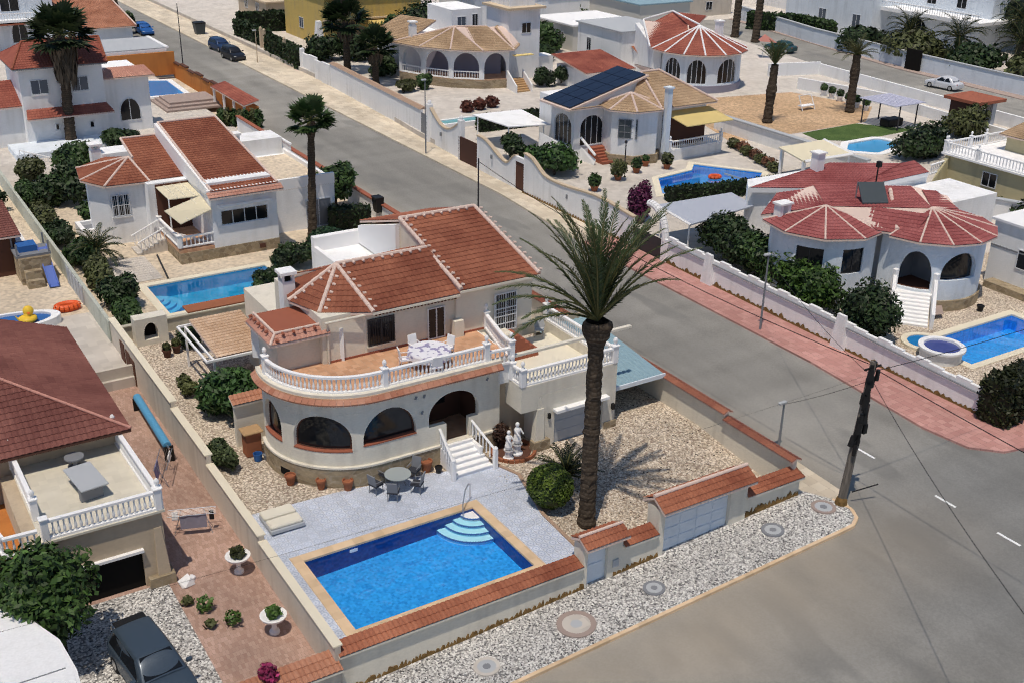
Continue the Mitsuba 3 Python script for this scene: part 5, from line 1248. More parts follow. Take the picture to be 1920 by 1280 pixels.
ss = put(N, 'steps', M().box(4.0, 40.2, -.02, 4.1, 40.25, .0), 'mat_trim')
for i in range(5): put(ss, 'step', M().box(5.3 - .38 * i, 38.2, 0, 5.84 - .38 * i, 39.8, .8 - .16 * i), 'mat_paving')
for y in (38.15, 39.85):
    m = M().tube((5.85, y, 1.75), (3.9, y, .9), .06, n=5)
    for i in range(7): m.tube((5.7 - .27 * i, y, .9 - .115 * i), (5.7 - .27 * i, y, 1.7 - .115 * i), .035, n=5)
    put(N, 'stair_rail', m, 'mat_trim')
# terrace wing on the right
solid(N, 12.75, 38, 18.2, 50, 0, 3.1, 'mat_white', 'garage_wall'); put(N, 'garage_terrace', M().box(12.75, 38, 3.1, 18.2, 47, 3.15), 'mat_sand'); solid(N, 12.75, 47.5, 18.0, 50, 3.0, 4.4, 'mat_white', 'rear_wall')
put(N, 'parapet', M().box(18.0, 38, 3.1, 18.25, 50, 3.45).box(12.75, 38, 3.1, 18.25, 38.25, 3.9), 'mat_trim'); balcopy(N, [(18.15, 50), (18.15, 46)], 3.4, .8); win(N, 16.9, 38, .05, 2.0, 2.1, nx=2, name='garage_door', glass='mat_grey')
put(N, 'chimney', M().box(13.2, 45, 3, 13.8, 45.6, 5.6).box(13.1, 44.9, 5.6, 13.9, 45.7, 5.75), 'mat_trim')
np_ = thing('swimming_pool', 'bright blue rectangular pool with pale rim in front of the white house', 'swimming pool')
put(np_, 'basin', M().box(2.7, 32.38, -1, 10.65, 32.5, -.06).box(2.6, 27.3, -1, 2.76, 32.4, -.06).box(10.58, 27.3, -1, 10.7, 32.4, -.06).box(2.7, 27.25, -1, 10.6, 27.36, -.06).box(2.6, 27.3, -1.2, 10.7, 32.5, -.95), 'mat_mosaic2')
put(np_, 'coping', M().prism(sbox(2.25, 26.9, 11.1, 32.9).difference(sbox(2.76, 27.36, 10.58, 32.38)), -.06, .04), 'mat_creamcap'); put(np_, 'water', grid(2.77, 10.57, 27.37, 32.37, lambda x, y: -.1 + .005 * np.sin(x * 5 + y * 4), .25), 'mat_water', smooth=True)
for i in range(4): put(np_, 'step', M().prism([(2.76, 30.6)] + [(2.76 + (.5 + .38 * i) * math.cos(a), 30.6 + (.5 + .38 * i) * math.sin(a)) for a in np.linspace(-PI / 2, PI / 2, 14)], -1, -.2 - .16 * i), 'mat_poolstep2')
wd = thing('decking', 'pale slatted timber decking beside the neighbouring pool', 'decking')
for i in range(11): put(wd, 'plank', M().box(1.1, 33.3 + .42 * i, .0, 4.1, 33.68 + .42 * i, .05), 'mat_paving')
put(wd, 'edge_rail', M().tube((4.3, 33.0, .1), (4.9, 37.5, .1), .06), 'mat_iron')
tub = thing('hot_tub', 'white hot tub by the octagonal end of the white house', 'hot tub'); put(tub, 'shell', M().prism(sbox(1.3, 42.8, 3.2, 45.1).difference(sbox(1.6, 43.1, 2.9, 44.8)), 0, .8), 'mat_trim'); put(tub, 'water', M().box(1.6, 43.1, 0, 2.9, 44.8, .55), 'mat_grey')
bush('dark_shrub', rblobs(12.2, 31.6, .8, 1.4, 1.6, .9, 5, 71), 2600, .13, DARK, 'dark hedge like shrubs right of the neighbouring pool', seed=72); bush('dark_shrub', rblobs(9.6, 28.6, .7, 1.0, 1.1, .8, 4, 73), 1800, .12, DARK, 'dark shrub overlapping the right end of the neighbouring pool', seed=74)
bush('round_bush', [(15.1, 32.2, .95, 1.45, 1.35, .95)], 4200, .1, ((.008, .022, .010), (.03, .075, .03)), 'large clipped dark green bush at the foot of the fan palm', seed=75, shell=.85)
pot(8.3, 27.35, .05, .3, .4, 'terracotta pot with a green plant on the rim of the neighbouring pool', plant=.6, cols=GREEN, seed=76)
fan_palm(15.6, 36.2, 0, 8.3, 1.75, 'fan palm with bare trunk right of the white house', 40, 81, 0, .27, .35, 0, GREEN, ((.93, .035, .16),))
bush('leafy_tree', rblobs(19.3, 40.5, 2.2, 1.7, 1.7, 1.9, 7, 82), 3800, .2, GREEN, 'bright leafy small tree beside the parked black bin near the street wall', 'tree', trunk=(19.2, 40.3, 0, 2, .13), seed=83)
bush('tall_shrub', rblobs(22, 44.5, 1.5, .7, .7, 1.5, 4, 84), 1200, .14, GREEN, 'slim green shrub rising over the street wall behind the leafy tree', seed=85)
hedge('hedge', [(17.5, 37.5), (20.2, 36.4)], 1.3, 0, 1.5, 'dark clipped hedge between the leafy tree and the villa roof', seed=86)
WS = thing('street_wall', 'white street wall with red tile line beside the white house', 'wall'); put(WS, 'wall', M().box(21.3, 25, -.8, 21.5, 68, 1.35), 'mat_white'); put(WS, 'coping', M().box(21.2, 25.1, 1.35, 21.6, 68, 1.45), 'mat_redtile')
bn = thing('bin', 'black wheeled bin by the street wall behind the villa roof', 'bin'); put(bn, 'body', M().hull([(20.9, 36.6, 0), (21.4, 36.6, 0), (20.9, 37.2, 0), (21.4, 37.2, 0), (20.8, 36.5, 1.1), (21.45, 36.5, 1.1), (20.8, 37.3, 1.1), (21.45, 37.3, 1.1)]).move((0, 0, .8)), 'mat_black'); put(bn, 'lid', M().rbox((21.1, 36.9, 1.94), (.72, .85, .08), .03), 'mat_black')
# ---------------------------------------------------------------- house behind on the left
H2 = thing('house', 'pale two storey house with red hipped roof behind the tall palm at upper left', 'house')
solid(H2, 3, 70.5, 10.1, 77, 0, 7.1, 'mat_white'); roof(H2, [((2.5, 70.0, 7.0), (10.5, 70.0, 7.0), (10.9, 74, 8.6), (4.2, 74, 8.6)), ((2.5, 78, 7.0), (2.5, 70.0, 7.0), (4.2, 74, 8.6), (4.2, 74, 8.6)), ((10.5, 70, 7.0), (10.5, 78, 7), (10.9, 74, 8.6), (10.9, 74, 8.6))], 'red', slab='mat_grey')
ridge(H2, [((2.5, 70, 7.05), (4.2, 74, 8.65)), ((4.2, 74, 8.65), (10.9, 74, 8.65)), ((10.5, 70, 7.05), (10.9, 74, 8.65))], 'mat_redtile', r=.1)
win(H2, 4.6, 70.5, 4.6, 1.5, 1.3, nx=2, sill='mat_white', glass='mat_greyglass'); win(H2, 8.0, 70.5, 4.6, 1.5, 1.3, nx=2, sill='mat_white', glass='mat_greyglass')
roof(H2, [((3.0, 69.4, 2.7), (10.5, 69.4, 2.7), (10.1, 70.5, 3.35), (3.2, 70.5, 3.35))], 'red', 'porch_roof')
win(H2, 5.6, 70.5, 1.3, .35, .6, nx=1); win(H2, 8.6, 70.5, 1.2, .4, .6, nx=1)
solid(H2, 10.1, 72.5, 14.6, 80, 0, 5.2, 'mat_white', 'wing_wall'); win(H2, 12.6, 72.5, 1.0, 1.9, 2.1, arch=True, name='arched_window'); win(H2, 10.1, 71.6, 3.9, .7, 1.5, 'E', nx=1); roof(H2, [((9.9, 71.9, 5.15), (15.1, 71.9, 5.15), (15.1, 75.5, 5.3), (9.9, 75.5, 5.6))], 'pink', 'wing_roof')
solid(H2, -.5, 71.5, 3, 77, 0, 3.6, 'mat_white', 'side_wall'); roof(H2, [((-1, 71, 3.6), (3.0, 71, 3.6), (3.0, 75, 5.2), (-.2, 75, 5.2))], 'red', 'side_roof')
sr = M().tube((1.5, 66.5, .9), (4.8, 64, .1), .05)
for i in range(10): sr.tube((1.5 + .33 * i, 66.5 - .25 * i, .0), (1.5 + .33 * i, 66.5 - .25 * i, .9 - .08 * i), .03, n=4)
put(H2, 'stair_rail', sr, 'mat_trim'); put(H2, 'garden_terrace', M().box(1.2, 66.4, 0, 9, 70.5, .5), 'mat_bluewhite')
fan_palm(6.45, 69.9, 0, 9.7, 3.0, 'tall fan palm with a thick skirt of dead leaves at upper left', 40, 91, 3.6, .42, .4, 0, ((.010, .018, .007), (.04, .065, .022)))
for i, (x, y, z, rx, rz, n, c, lab) in enumerate(((2.2, 52.5, 1.4, 2.2, 1.6, 3400, DARK, 'big dark bush left of the octagonal end of the white house'), (4.5, 61, 1.3, 2.2, 1.5, 2600, GREEN, 'bush at the foot of the tall skirted palm'), (1.0, 58.8, 1.2, 1.5, 1.3, 1800, OLIVE, 'bush between pale green wall and tall palm'), (9.6, 66.5, 1.0, 1.6, 1.1, 1500, DARK, 'dark bush in front of the pale two storey house'), (3.0, 46.6, .8, 1.2, .9, 1500, GREEN, 'bush beside the white chimney of the octagonal wing'), (-3.2, 52, 1.0, 1.6, 1.2, 1500, DARK, 'dark bush in the garden left of the pale green wall'), (-.6, 80, 2.4, 2.6, 2.6, 2600, DARK, 'dark tree at the left edge behind the pale house'), (11.5, 68, .7, .8, .8, 700, DARK, 'small dark bush under the arched window of the pale house'))):
    bush('garden_bush', rblobs(x, y, z, rx, rx, rz, 6, 100 + i), n, .2, c, lab, 'bush', seed=110 + i)
bush('bougainvillea', rblobs(12.8, 63.2, .8, 2.2, 1.2, .9, 5, 120), 1600, .16, ((.10, .03, .05), (.30, .10, .16)), 'pinkish flowering shrubs behind the ridge of the white house', seed=121)
# ochre garden with pool
OG = thing('garden_wall', 'ochre orange garden wall stepping down along the street at upper left', 'wall')
put(OG, 'wall', M().box(16, 96.5, 0, 24, 96.8, 2.6), 'mat_ochre')
for i in range(9): y = 97 - 2.6 * i; put(OG, 'wall', M().box(23.9, y - 2.6, -.8, 24.1, y, 1.5 if i % 2 else 1.3), 'mat_ochre'); put(OG, 'coping', M().box(23.8, y - 2.6, 1.5 if i % 2 else 1.3, 24.2, y - .3, 1.65 if i % 2 else 1.42), 'mat_brown')
CP2 = thing('carport', 'grey flat carport roof above the ochre wall at upper left', 'carport'); put(CP2, 'roof', M().box(16.0, 97, 2.9, 23.3, 105, 3.05), 'mat_lightgrey'); put(CP2, 'edge', M().box(23.2, 97, 2.92, 23.6, 105, 3.12).box(16, 96.95, 2.6, 23.3, 97.05, 2.9), 'mat_trim')
for x in (16.3, 19.8, 23.2): put(CP2, 'post', M().tube((x, 97.3, 0), (x, 97.3, 2.9), .06), 'mat_trim')
op = thing('swimming_pool', 'small blue pool inside the ochre walled garden', 'swimming pool'); hp = [(17.6, 85.8), (21.6, 85.6), (21.9, 93.0), (19, 94.3)]
put(op, 'water', M().prism(hp, .0, .05), 'mat_poolblue'); put(op, 'coping', M().prism(Polygon(hp).buffer(.6, join_style=2).difference(Polygon(hp)), 0, .12), 'mat_trim')
tr_ = thing('garden_terrace', 'pinkish stepped rockery terrace beside the small ochre garden pool', 'terrace'); [put(tr_, 'step', M().box(17.5 + .4 * i, 78 + .8 * i, 0, 23.2, 84 - .3 * i, .2 + .2 * i), 'mat_pinkstone') for i in range(3)]
pg = thing('pergola', 'red tiled pergola along the street wall at upper left', 'pergola'); roof(pg, [((22.6, 79.5, 1.9), (22.6, 69.5, 1.9), (24.2, 69.5, 2.3), (24.2, 79.5, 2.3))], 'red')
for y in (70, 73, 76, 79): put(pg, 'post', M().box(22.7, y - .1, 0, 22.9, y + .1, 1.9), 'mat_trim')
put(pg, 'rear_wall', M().box(23.9, 69.5, -.5, 24.1, 79.5, 1.7), 'mat_ochre')
for i in range(7): bush('cactus_clump', [(20.6 + .5 * i, 70.5 - .35 * i, .8, .45, .45, .9)], 260, .2, OLIVE if i % 2 else GREEN, f'cactus like clump {("first", "second", "third", "fourth", "fifth", "sixth", "seventh")[i]} from the left below the red tiled street pergola', 'cactus', 'cactus clumps', seed=130 + i)
# far left houses
H3 = thing('house', 'pale blue white house with balcony and round arch in the top left corner', 'house')
solid(H3, 2, 118, 15.5, 132, 0, 9, 'mat_bluewhite'); win(H3, 11.2, 118, 1.2, 1.9, 2.6, arch=True, name='arched_window'); win(H3, 10.5, 118, 5.0, 2.2, 3.0, name='balcony_door'); put(H3, 'balcony', M().box(2, 116.4, 3.9, 13.4, 118, 4.1), 'mat_trim'); balcopy(H3, [(2, 116.5), (13.3, 116.5)], 4.1, .9, .3); put(H3, 'cornice', M().box(1.8, 116.3, 3.6, 13.6, 118, 3.75), 'mat_redtile')
H4 = thing('house', 'house with a long plain orange tile roof behind the tall palm crown', 'house'); solid(H4, 16.2, 111, 23.2, 130, 0, 3.6, 'mat_bluewhite'); roof(H4, [((15.8, 110.4, 3.5), (23.6, 110.4, 3.5), (23.6, 131, 6.6), (15.8, 131, 6.6))], 'orange'); ridge(H4, [((15.8, 110.4, 3.6), (15.8, 131, 6.7)), ((23.6, 110.4, 3.6), (23.6, 131, 6.7))])
tk = thing('palm_trunk', 'bare tall palm trunk leaving the top edge beside the blue car', 'palm tree'); put(tk, None, trunk_mesh(24.6, 124, 0, 24.2, 124, 14, .5, .42, seed=3), 'mat_bark')
bush('roadside_tree', rblobs(27.0, 129.5, 1.4, 1.7, 1.7, 1.6, 5, 140), 1200, .3, GREEN, 'green roadside bush next to the bright blue car', 'bush', seed=141)
car(29.2, 128.5, -.575, -PI / 2, 'mat_car_brightblue', 'bright blue car beside the roadside bush near the top of the street')
car(34.4, 111.6, -.575 + .1, -PI / 2 + .1, 'mat_car_blue', 'dark blue car parked on the far kerb behind the black one', group='cars parked along the far kerb'); car(33.9, 105.2, -.575, -PI / 2 + .08, 'mat_car_black', 'black car parked on the far kerb, in front of the dark blue one', H=1.6, group='cars parked along the far kerb')
# ---------------------------------------------------------------- house with the two round red roofs
HC = thing('house', 'pale blue house with two round crimson roofs and a stepped arched porch at right', 'house')


def ring(cx, cy, r, a0, a1, n, z): return [(cx + r * math.cos(math.radians(a)), cy + r * math.sin(math.radians(a)), z) for a in np.linspace(a0, a1, n)]


def cone_roof(h, cx, cy, r, zc, za, a0, a1, n, kind, rid='mat_mortar', rr=.07):
    p = ring(cx, cy, r, a0, a1, n, zc); ap = (cx, cy, za)
    roof(h, [(p[i], p[i + 1], ap, ap) for i in range(n - 1)], kind); ridge(h, [(q, ap) for q in p], rid, rr)


pr = arc(45.7, 7.7, 3.55, 170, 345, 40); PR = Path(pr); al = lambda a: (a - 170) / 175 * PR.L
oc = [O(al(194), al(228), 1.3, 3.75, arch=True, spring=.25, kind='void'), O(al(236), al(278), 2.0, 3.75, arch=True, spring=.25, kind='dark', inset=.3)]
wall(HC, pr, .7, 4.6, 'mat_bluewhite', oc); put(HC, 'plinth', panel(Path(arc(45.7, 7.7, 3.68, 170, 345, 40)), sbox(0, -.1, 11.2, .7), 0, .3, .4), 'mat_stone')
put(HC, 'porch_wall', M().box(43.6, 7.6, .5, 46.5, 7.8, 4.4).box(44.6, 5, .5, 44.75, 7.6, 4.2), 'mat_grey'); put(HC, 'porch_floor', M().prism([(42.3, 7.5), (43.0, 5.6), (44.6, 4.8), (45.7, 7.7)], 1.1, 1.3), 'mat_brown')
pl_ = arc(40.3, 11.5, 3.4, 150, 300, 36); al2 = lambda a: (a - 150) / 150 * Path(pl_).L
wall(HC, pl_, .0, 4.6, 'mat_bluewhite', [O(al2(197), al2(226), 2.1, 3.7, nx=2, fmat='mat_iron', inset=.1), O(al2(246), al2(272), 2.1, 3.7, nx=2, fmat='mat_iron', inset=.1)])
solid(HC, 40.5, 9.5, 48, 14.5, 0, 4.45, 'mat_bluewhite', 'rear_wall')
cone_roof(HC, 45.7, 7.7, 4.15, 4.5, 5.55, 185, 375, 8, 'crimson'); cone_roof(HC, 40.3, 11.5, 3.95, 4.5, 5.45, 150, 300, 5, 'crimson')
roof(HC, [((41.4, 8.2, 4.6), (42.6, 6.4, 4.6), (45.7, 7.7, 5.5), (40.3, 11.5, 5.4)), ((40.3, 11.5, 5.4), (45.7, 7.7, 5.5), (49.0, 12.2, 5.35), (43.4, 15.6, 5.25)), ((45.7, 7.7, 5.5), (49.6, 8.6, 4.6), (51.5, 11.0, 4.6), (49.0, 12.2, 5.35)), ((37.2, 14.0, 4.6), (40.3, 11.5, 5.4), (43.4, 15.6, 5.25), (41.2, 16.6, 4.6))], 'crimson'); ridge(HC, [((42.3, 7.4, 4.72), (46.3, 11.6, 5.6))], 'mat_mortar', .14)
cc = put(HC, 'chimney', M().box(37.6, 12.7, 4.5, 37.85, 13.3, 5.5).box(38.25, 12.7, 4.5, 38.5, 13.3, 5.5).box(37.5, 12.6, 5.5, 38.6, 13.4, 5.62), 'mat_trim')
slr = thing('solar_heater', 'dark grey solar water panel on a stand on the crimson roof', 'solar panel'); q = np.array([(42.6, 10.6, 5.55), (44.1, 9.8, 5.55), (44.8, 11.0, 6.5), (43.3, 11.8, 6.5)]); put(slr, 'panel', M().hull(np.vstack([q, q - [0, 0, .12]])), 'mat_slate')
for i in (2, 3): put(slr, 'leg', M().tube(q[i], q[i] - [0, 0, 1.1], .04), 'mat_grey')
put(HC, 'aerial_pole', M().tube((46.0, 12.6, 5.6), (46.0, 12.6, 7.0), .05).rbox((46.05, 12.6, 7.1), (.3, .3, .4), .03), 'mat_black')
hs = put(HC, 'front_stairs', M().prism([(42.2, 6.9), (43.7, 5.1), (43.2, 4.7), (41.7, 6.5)], 0, 1.15), 'mat_trim')
e_ = np.array([-.77, -.64]); n_2 = np.array([.64, -.77])
for i in range(9):
    c = np.array([42.5, 5.7]) + e_ * .31 * i; q = [tuple(c + n_2 * 1.1 + e_ * .18), tuple(c - n_2 * 1.1 + e_ * .18), tuple(c - n_2 * 1.1 - e_ * .2), tuple(c + n_2 * 1.1 - e_ * .2)]
    put(hs, 'step', M().prism(q, -.02, 1.15 - .128 * i), 'mat_trim')
for s in (-1, 1):
    a = np.array([42.7, 5.75]) + n_2 * 1.2 * s; b = a + e_ * 3.0; w_ = .1 * n_2
    put(HC, 'stair_wall', M().hull([(*(a + w_), 0), (*(a - w_), 0), (*(b + w_), 0), (*(b - w_), 0), (*(a + w_), 2.2), (*(a - w_), 2.2), (*(b + w_), .95), (*(b - w_), .95)]), 'mat_trim')
    put(HC, 'stair_post', M().rbox((*a, 1.3), (.3, .3, 2.4), .03), 'mat_trim')
lg = thing('sun_lounger', 'grey sun lounger leaning at the stone plinth of the round roofed house', 'sun lounger'); put(lg, 'mat', M().hull([(42.4, 3.9, .35), (43.1, 3.6, .35), (44.5, 5.0, .5), (43.9, 5.4, .5), (42.4, 3.9, .25), (44.5, 5.0, .4)]), 'mat_pinkstone'); put(lg, 'frame', M().box(42.6, 3.8, 0, 42.7, 3.9, .3).box(44, 5, 0, 44.1, 5.1, .4), 'mat_iron')
pot(46.2, 3.3, 0, .22, .4, 'small dark pot on the gravel in front of the round plinth', m='mat_black')
struct('gravel_yard', M().prism(Polygon([(35.4, -6), (56, -5), (56, 10), (47, 15), (35.4, 20)]).difference(sbox(39.0, -1.7, 47.7, 2.15)), -.05, .006), 'mat_gravel_beige')
pc = thing('swimming_pool', 'deep blue pool in front of the house with the round roofs', 'swimming pool')
put(pc, 'basin', M().box(39.1, -1.6, -1.1, 47.6, 2.05, -.95).box(39.1, 1.93, -1, 47.6, 2.05, -.06).box(39.1, -1.6, -1, 39.22, 2, -.06).box(47.48, -1.6, -1, 47.6, 2, -.06), 'mat_mosaic'); put(pc, 'coping', M().prism(sbox(38.7, -1.95, 48, 2.45).difference(sbox(39.22, -1.5, 47.48, 1.93)), -.06, .05), 'mat_creamcap'); put(pc, 'water', grid(39.2, 47.5, -1.52, 1.95, lambda x, y: -.1 + .005 * np.sin(x * 5 + y * 4), .25), 'mat_water', smooth=True)
tb2 = thing('hot_tub', 'round blue mosaic hot tub raised at the corner of the deep blue pool', 'hot tub'); put(tb2, 'shell', M().lathe([(1.15, -.1), (1.15, .62), (1.3, .66), (1.3, .78), (1.0, .78), (.95, .45), (0, .42)], (38.4, .0, 0), 28), 'mat_white', smooth=40); put(tb2, 'water', M().disk((38.4, 0, .66), .99), 'mat_tubblue')
tb3 = thing('paddling_pool', 'small round children pool behind the raised hot tub', 'pool'); put(tb3, 'rim', M().lathe([(1.3, 0), (1.3, .14), (.95, .14), (.95, .02)], (39.2, 1.8, 0), 24), 'mat_creamcap'); put(tb3, 'water', M().disk((39.2, 1.8, .08), .96), 'mat_poolblue')
hedge('hedge', [(34.95, -6.0), (42, -5.3), (50, -4.6)], 1.7, -.4, 1.9, 'tall dark clipped hedge at the street corner on the right', ((.010, .014, .005), (.035, .042, .012)), .14, 70, 200)
bush('garden_bush', rblobs(38.7, 18.3, 1.5, 2.4, 3.0, 1.8, 9, 201), 5600, .17, DARK, 'big dark bush behind the white wall below the carport roof', 'bush', seed=202); bush('garden_bush', rblobs(37.3, 9.6, 1.5, 1.5, 3.4, 1.6, 11, 203), 6400, .16, ((.014, .034, .007), (.06, .12, .02)), 'bright green bushes in front of the pale blue curved wall', 'bush', seed=204); bush('garden_bush', rblobs(37.1, 4.6, 1.4, 1.5, 2.3, 1.7, 8, 205), 4800, .16, DARK, 'dark bush left of the white front stairs', 'bush', seed=206)
bush('garden_bush', rblobs(38.0, 14.4, 1.5, 1.6, 2.4, 1.6, 7, 207), 3800, .17, GREEN, 'leafy bush between dark bush and curved blue wall behind the white street wall', 'bush', seed=208)
WW = thing('street_wall', 'white street wall with scalloped stepped top along the pink pavement', 'wall')
segs = np.linspace(20.6, -6.0, 31)
for i in range(30):
    y1, y0 = segs[i], segs[i + 1]; t = (i % 3) / 3; z = 1.32 - .012 * i + (.12 if i % 3 == 0 else .04 if i % 3 == 1 else -.04); put(WW, 'wall', M().box(35.3, y0, -.8, 35.52, y1, z), 'mat_white')
g_ = np.random.default_rng(8); m = M(); y = -6.0
while y < 20.5:
    w = .25 + .4 * g_.random(); h = .12 + .28 * g_.random(); m.hull([(35.24, y, -.6), (35.24, y + w, -.6), (35.27, y + w * .5, -.46 + h), (35.27, y + w * .9, -.46 + h * .6), (35.35, y, -.6), (35.35, y + w, -.46 + h * .4), (35.26, y, -.46 + h * .4)]); y += w * .9
put(WW, 'stone_skirt', m, 'mat_rust', kind='stuff', label='ragged brown stone skirting at the foot of the white street wall')
for y in (16.2, 4.6): put(WW, 'buttress', M().hull([(35.0, y - .5, -.5), (35.3, y - .5, -.5), (35.0, y + .5, -.5), (35.3, y + .5, -.5), (35.1, y - .3, 1.6), (35.3, y - .3, 1.6), (35.1, y + .3, 1.6), (35.3, y + .3, 1.6)]), 'mat_white')
cw = put(WW, 'wall_cable', M().path([(35.22, 20.5, 1.05), (35.22, 12, .95), (35.22, 4, .9), (35.22, -5.9, .7)], .05, 5), 'mat_grey')
ga = thing('gate_arch', 'slender white curved arch over the gateway at the end of the white street wall', 'arch'); put(ga, 'arch', M().path([(35.4, 21.0 + 1.7 * (1 - math.cos(t)) * 1.0, 1.0 + 2.2 * math.sin(t)) for t in np.linspace(0, 1.75, 14)], .26, 8), 'mat_trim'); put(ga, 'post', M().box(35.2, 20.6, -.6, 35.6, 21.2, 1.2), 'mat_trim'); put(ga, 'gate', M().box(35.36, 21.3, -.5, 35.42, 24.5, 1.0), 'mat_iron')
cpt = thing('carport', 'plain pale grey carport roof behind the dark bush at the white wall', 'carport'); q = [(37.0, 24.1), (43.8, 23.8), (43.1, 20.6), (36.3, 19.5)]; put(cpt, 'roof', M().prism(q, 2.4, 2.5), 'mat_carport'); put(cpt, 'edge', M().path([(36.3, 19.5, 2.45), (37.0, 24.1, 2.45)], .1, 4), 'mat_trim')
for p_ in ((36.6, 20.0), (37.2, 23.8), (42.8, 20.9)): put(cpt, 'post', M().tube((*p_, 0), (*p_, 2.4), .06), 'mat_trim')
bush('bougainvillea', rblobs(38.3, 28.0, 1.5, .9, 1.0, 1.7, 6, 210), 2400, .14, ((.035, .006, .02), (.12, .02, .07)), 'dark purple bougainvillea beyond the crown of the date palm', seed=211)
HK = thing('house', 'white annex with long low crimson roof behind the round roofed house', 'house')
kp = [(42.6, 20.9), (48.4, 17.4), (57.5, 17.4), (58, 20), (51.6, 22.2), (44, 22.5)]
put(HK, 'wall', M().prism(kp, 0, 3.8), 'mat_white'); roof(HK, [((42.4, 20.6, 3.9), (48.8, 16.9, 3.9), (55.5, 18.4, 4.5), (50.8, 21.0, 4.5)), ((48.8, 16.9, 3.9), (57.2, 17.1, 3.9), (57, 18.4, 4.5), (55.5, 18.4, 4.5))], 'crimson', slab='mat_trim', th=.35)
put(HK, 'chimney', M().box(48.6, 20.2, 4, 49.3, 20.9, 5.6).box(48.5, 20.1, 5.6, 49.4, 21, 5.7), 'mat_trim'); put(HK, 'shower_dish', M().lathe([(0, .0), (.5, .05), (.62, .2)], (42.3, 17.6, 3.4), 14).tube((42.3, 17.6, 0), (42.3, 17.6, 3.4), .05), 'mat_trim')
put(HK, 'rear_wall', M().box(49, 13, 0, 60, 17.3, 3.0), 'mat_white')
H9 = thing('house', 'white house corner with dark window at the right edge', 'house'); solid(H9, 50.9, .5, 58, 6.6, 0, 4.3, 'mat_white'); win(H9, 50.9, 4.0, 1.6, 1.1, 1.3, 'W', nx=1); put(H9, 'eaves', M().box(50.7, .3, 4.3, 58, 6.8, 4.45), 'mat_trim'); put(H9, 'plinth', M().box(50.0, .4, 0, 50.9, 6.0, .45), 'mat_stone'); put(H9, 'string_course', M().box(50.85, .5, 2.6, 50.9, 6.6, 2.68), 'mat_grey')
# ---------------------------------------------------------------- house with solar panels
S = thing('house', 'white house with a roof of dark solar panels and tan octagonal bay', 'house')
wall(S, [(43.5, 47.5), (43.5, 43.9)], .9, 4.8, 'mat_white', [O(.5, 3.2, 1.2, 3.9, arch=True, nx=4, spring=.6)]); wall(S, [(43.5, 43.9), (47.2, 43.9)], .9, 4.8, 'mat_white', [O(.7, 3.2, 1.2, 3.9, arch=True, nx=4, spring=.6)])
solid(S, 44.2, 44.6, 51.5, 50.5, 0, 4.8, 'mat_white', 'core_wall'); put(S, 'plinth', M().box(43.45, 43.85, 0, 51, 48, .9), 'mat_white')
roof(S, [((42.6, 43.1, 4.8), (51.4, 43.1, 4.8), (51.4, 43.2, 4.85), (42.6, 43.2, 4.85))], 'tan', 'eaves_tiles'); sp = [(42.5, 43.3, 4.75), (51, 43.3, 7), (51, 48.0, 7), (42.5, 48.0, 4.75)]
put(S, 'panel_roof', M().hull([*sp, *[(a, b, c - .15) for a, b, c in sp]]), 'mat_mortar')
sp0 = np.array(sp[0]) + [.15, .15, .12]; du = (np.array(sp[1]) - sp[0]) * .96; dv = np.array([0, 4.3, 0.])
for i in range(5):
    for j in range(3):
        a = sp0 + du * (i + .02) / 5 + dv * (j + .02) / 3; b = a + du * .96 / 5; c = b + dv * .96 / 3; d = a + dv * .96 / 3
        put(S, 'solar_panel', M().hull([*(a, b, c, d), *[x + [0, 0, .05] for x in (a, b, c, d)]]), 'mat_panel')
put(S, 'gable', M().hull([(43.5, 43.7, 4.7), (51, 43.7, 4.7), (51, 43.7, 6.9), (43.5, 43.9, 4.7), (51, 43.9, 4.7), (51, 43.9, 6.9)]), 'mat_trim')
solid(S, 50.5, 41, 56, 47, .9, 4.8, 'mat_white'); roof(S, [((50, 40.0, 4.75), (56.4, 40.0, 4.75), (53, 44.5, 7.0), (51, 44.5, 7.0)), ((56.4, 40, 4.75), (56.4, 48, 4.75), (53, 48, 7), (53, 44.5, 7)), ((49.2, 43.0, 5.6), (50, 40.0, 4.75), (51, 44.5, 7), (51, 44.5, 7))], 'tan'); ridge(S, [((56.4, 40, 4.8), (53, 44.5, 7.1)), ((50, 40, 4.8), (51, 44.5, 7.05)), ((51, 44.5, 7.05), (53, 44.5, 7.05))])
ob = [(46.6, 43.8), (46.1, 41.9), (47.4, 40.3), (49.6, 40.0), (50.7, 41.2)]; put(S, 'bay_wall', M().prism(ob + [(50.7, 44)], .8, 4.8), 'mat_white'); put(S, 'bay_plinth', M().prism([(46.4, 43.8), (45.9, 41.9), (47.3, 40.15), (49.7, 39.85), (51, 41.1), (51, 44)], 0, .8), 'mat_stone')
oe = [(46.0, 44.0, 4.75), (45.6, 41.7, 4.75), (47.2, 39.8, 4.75), (49.8, 39.5, 4.75), (51.2, 41, 4.75)]; oa = (48.4, 42.4, 5.85); roof(S, [(oe[i], oe[i + 1], oa, oa) for i in range(4)], 'tan'); ridge(S, [(q, oa) for q in oe])
win(S, 47.0, 40.75, 2.3, 1.7, 1.7, (.776, -.63), 3, 3, glass='mat_slate', frame='mat_grey')
put(S, 'chimney', M().box(50.3, 39.6, .8, 50.8, 40.1, 6.5).box(50.2, 39.5, 6.5, 50.9, 40.2, 6.65), 'mat_bluewhite')
put(S, 'terrace', M().prism([(50.8, 39.6), (57.3, 39.9), (57.3, 43), (50.8, 43)], 0, .95), 'mat_white'); balcopy(S, [(51, 39.7), (57.2, 40.0)], .95, .85, .25, posts=(0, 6.2)); put(S, 'porch_back', M().box(51, 40.95, .95, 56, 41.0, 3.9), 'mat_brown')
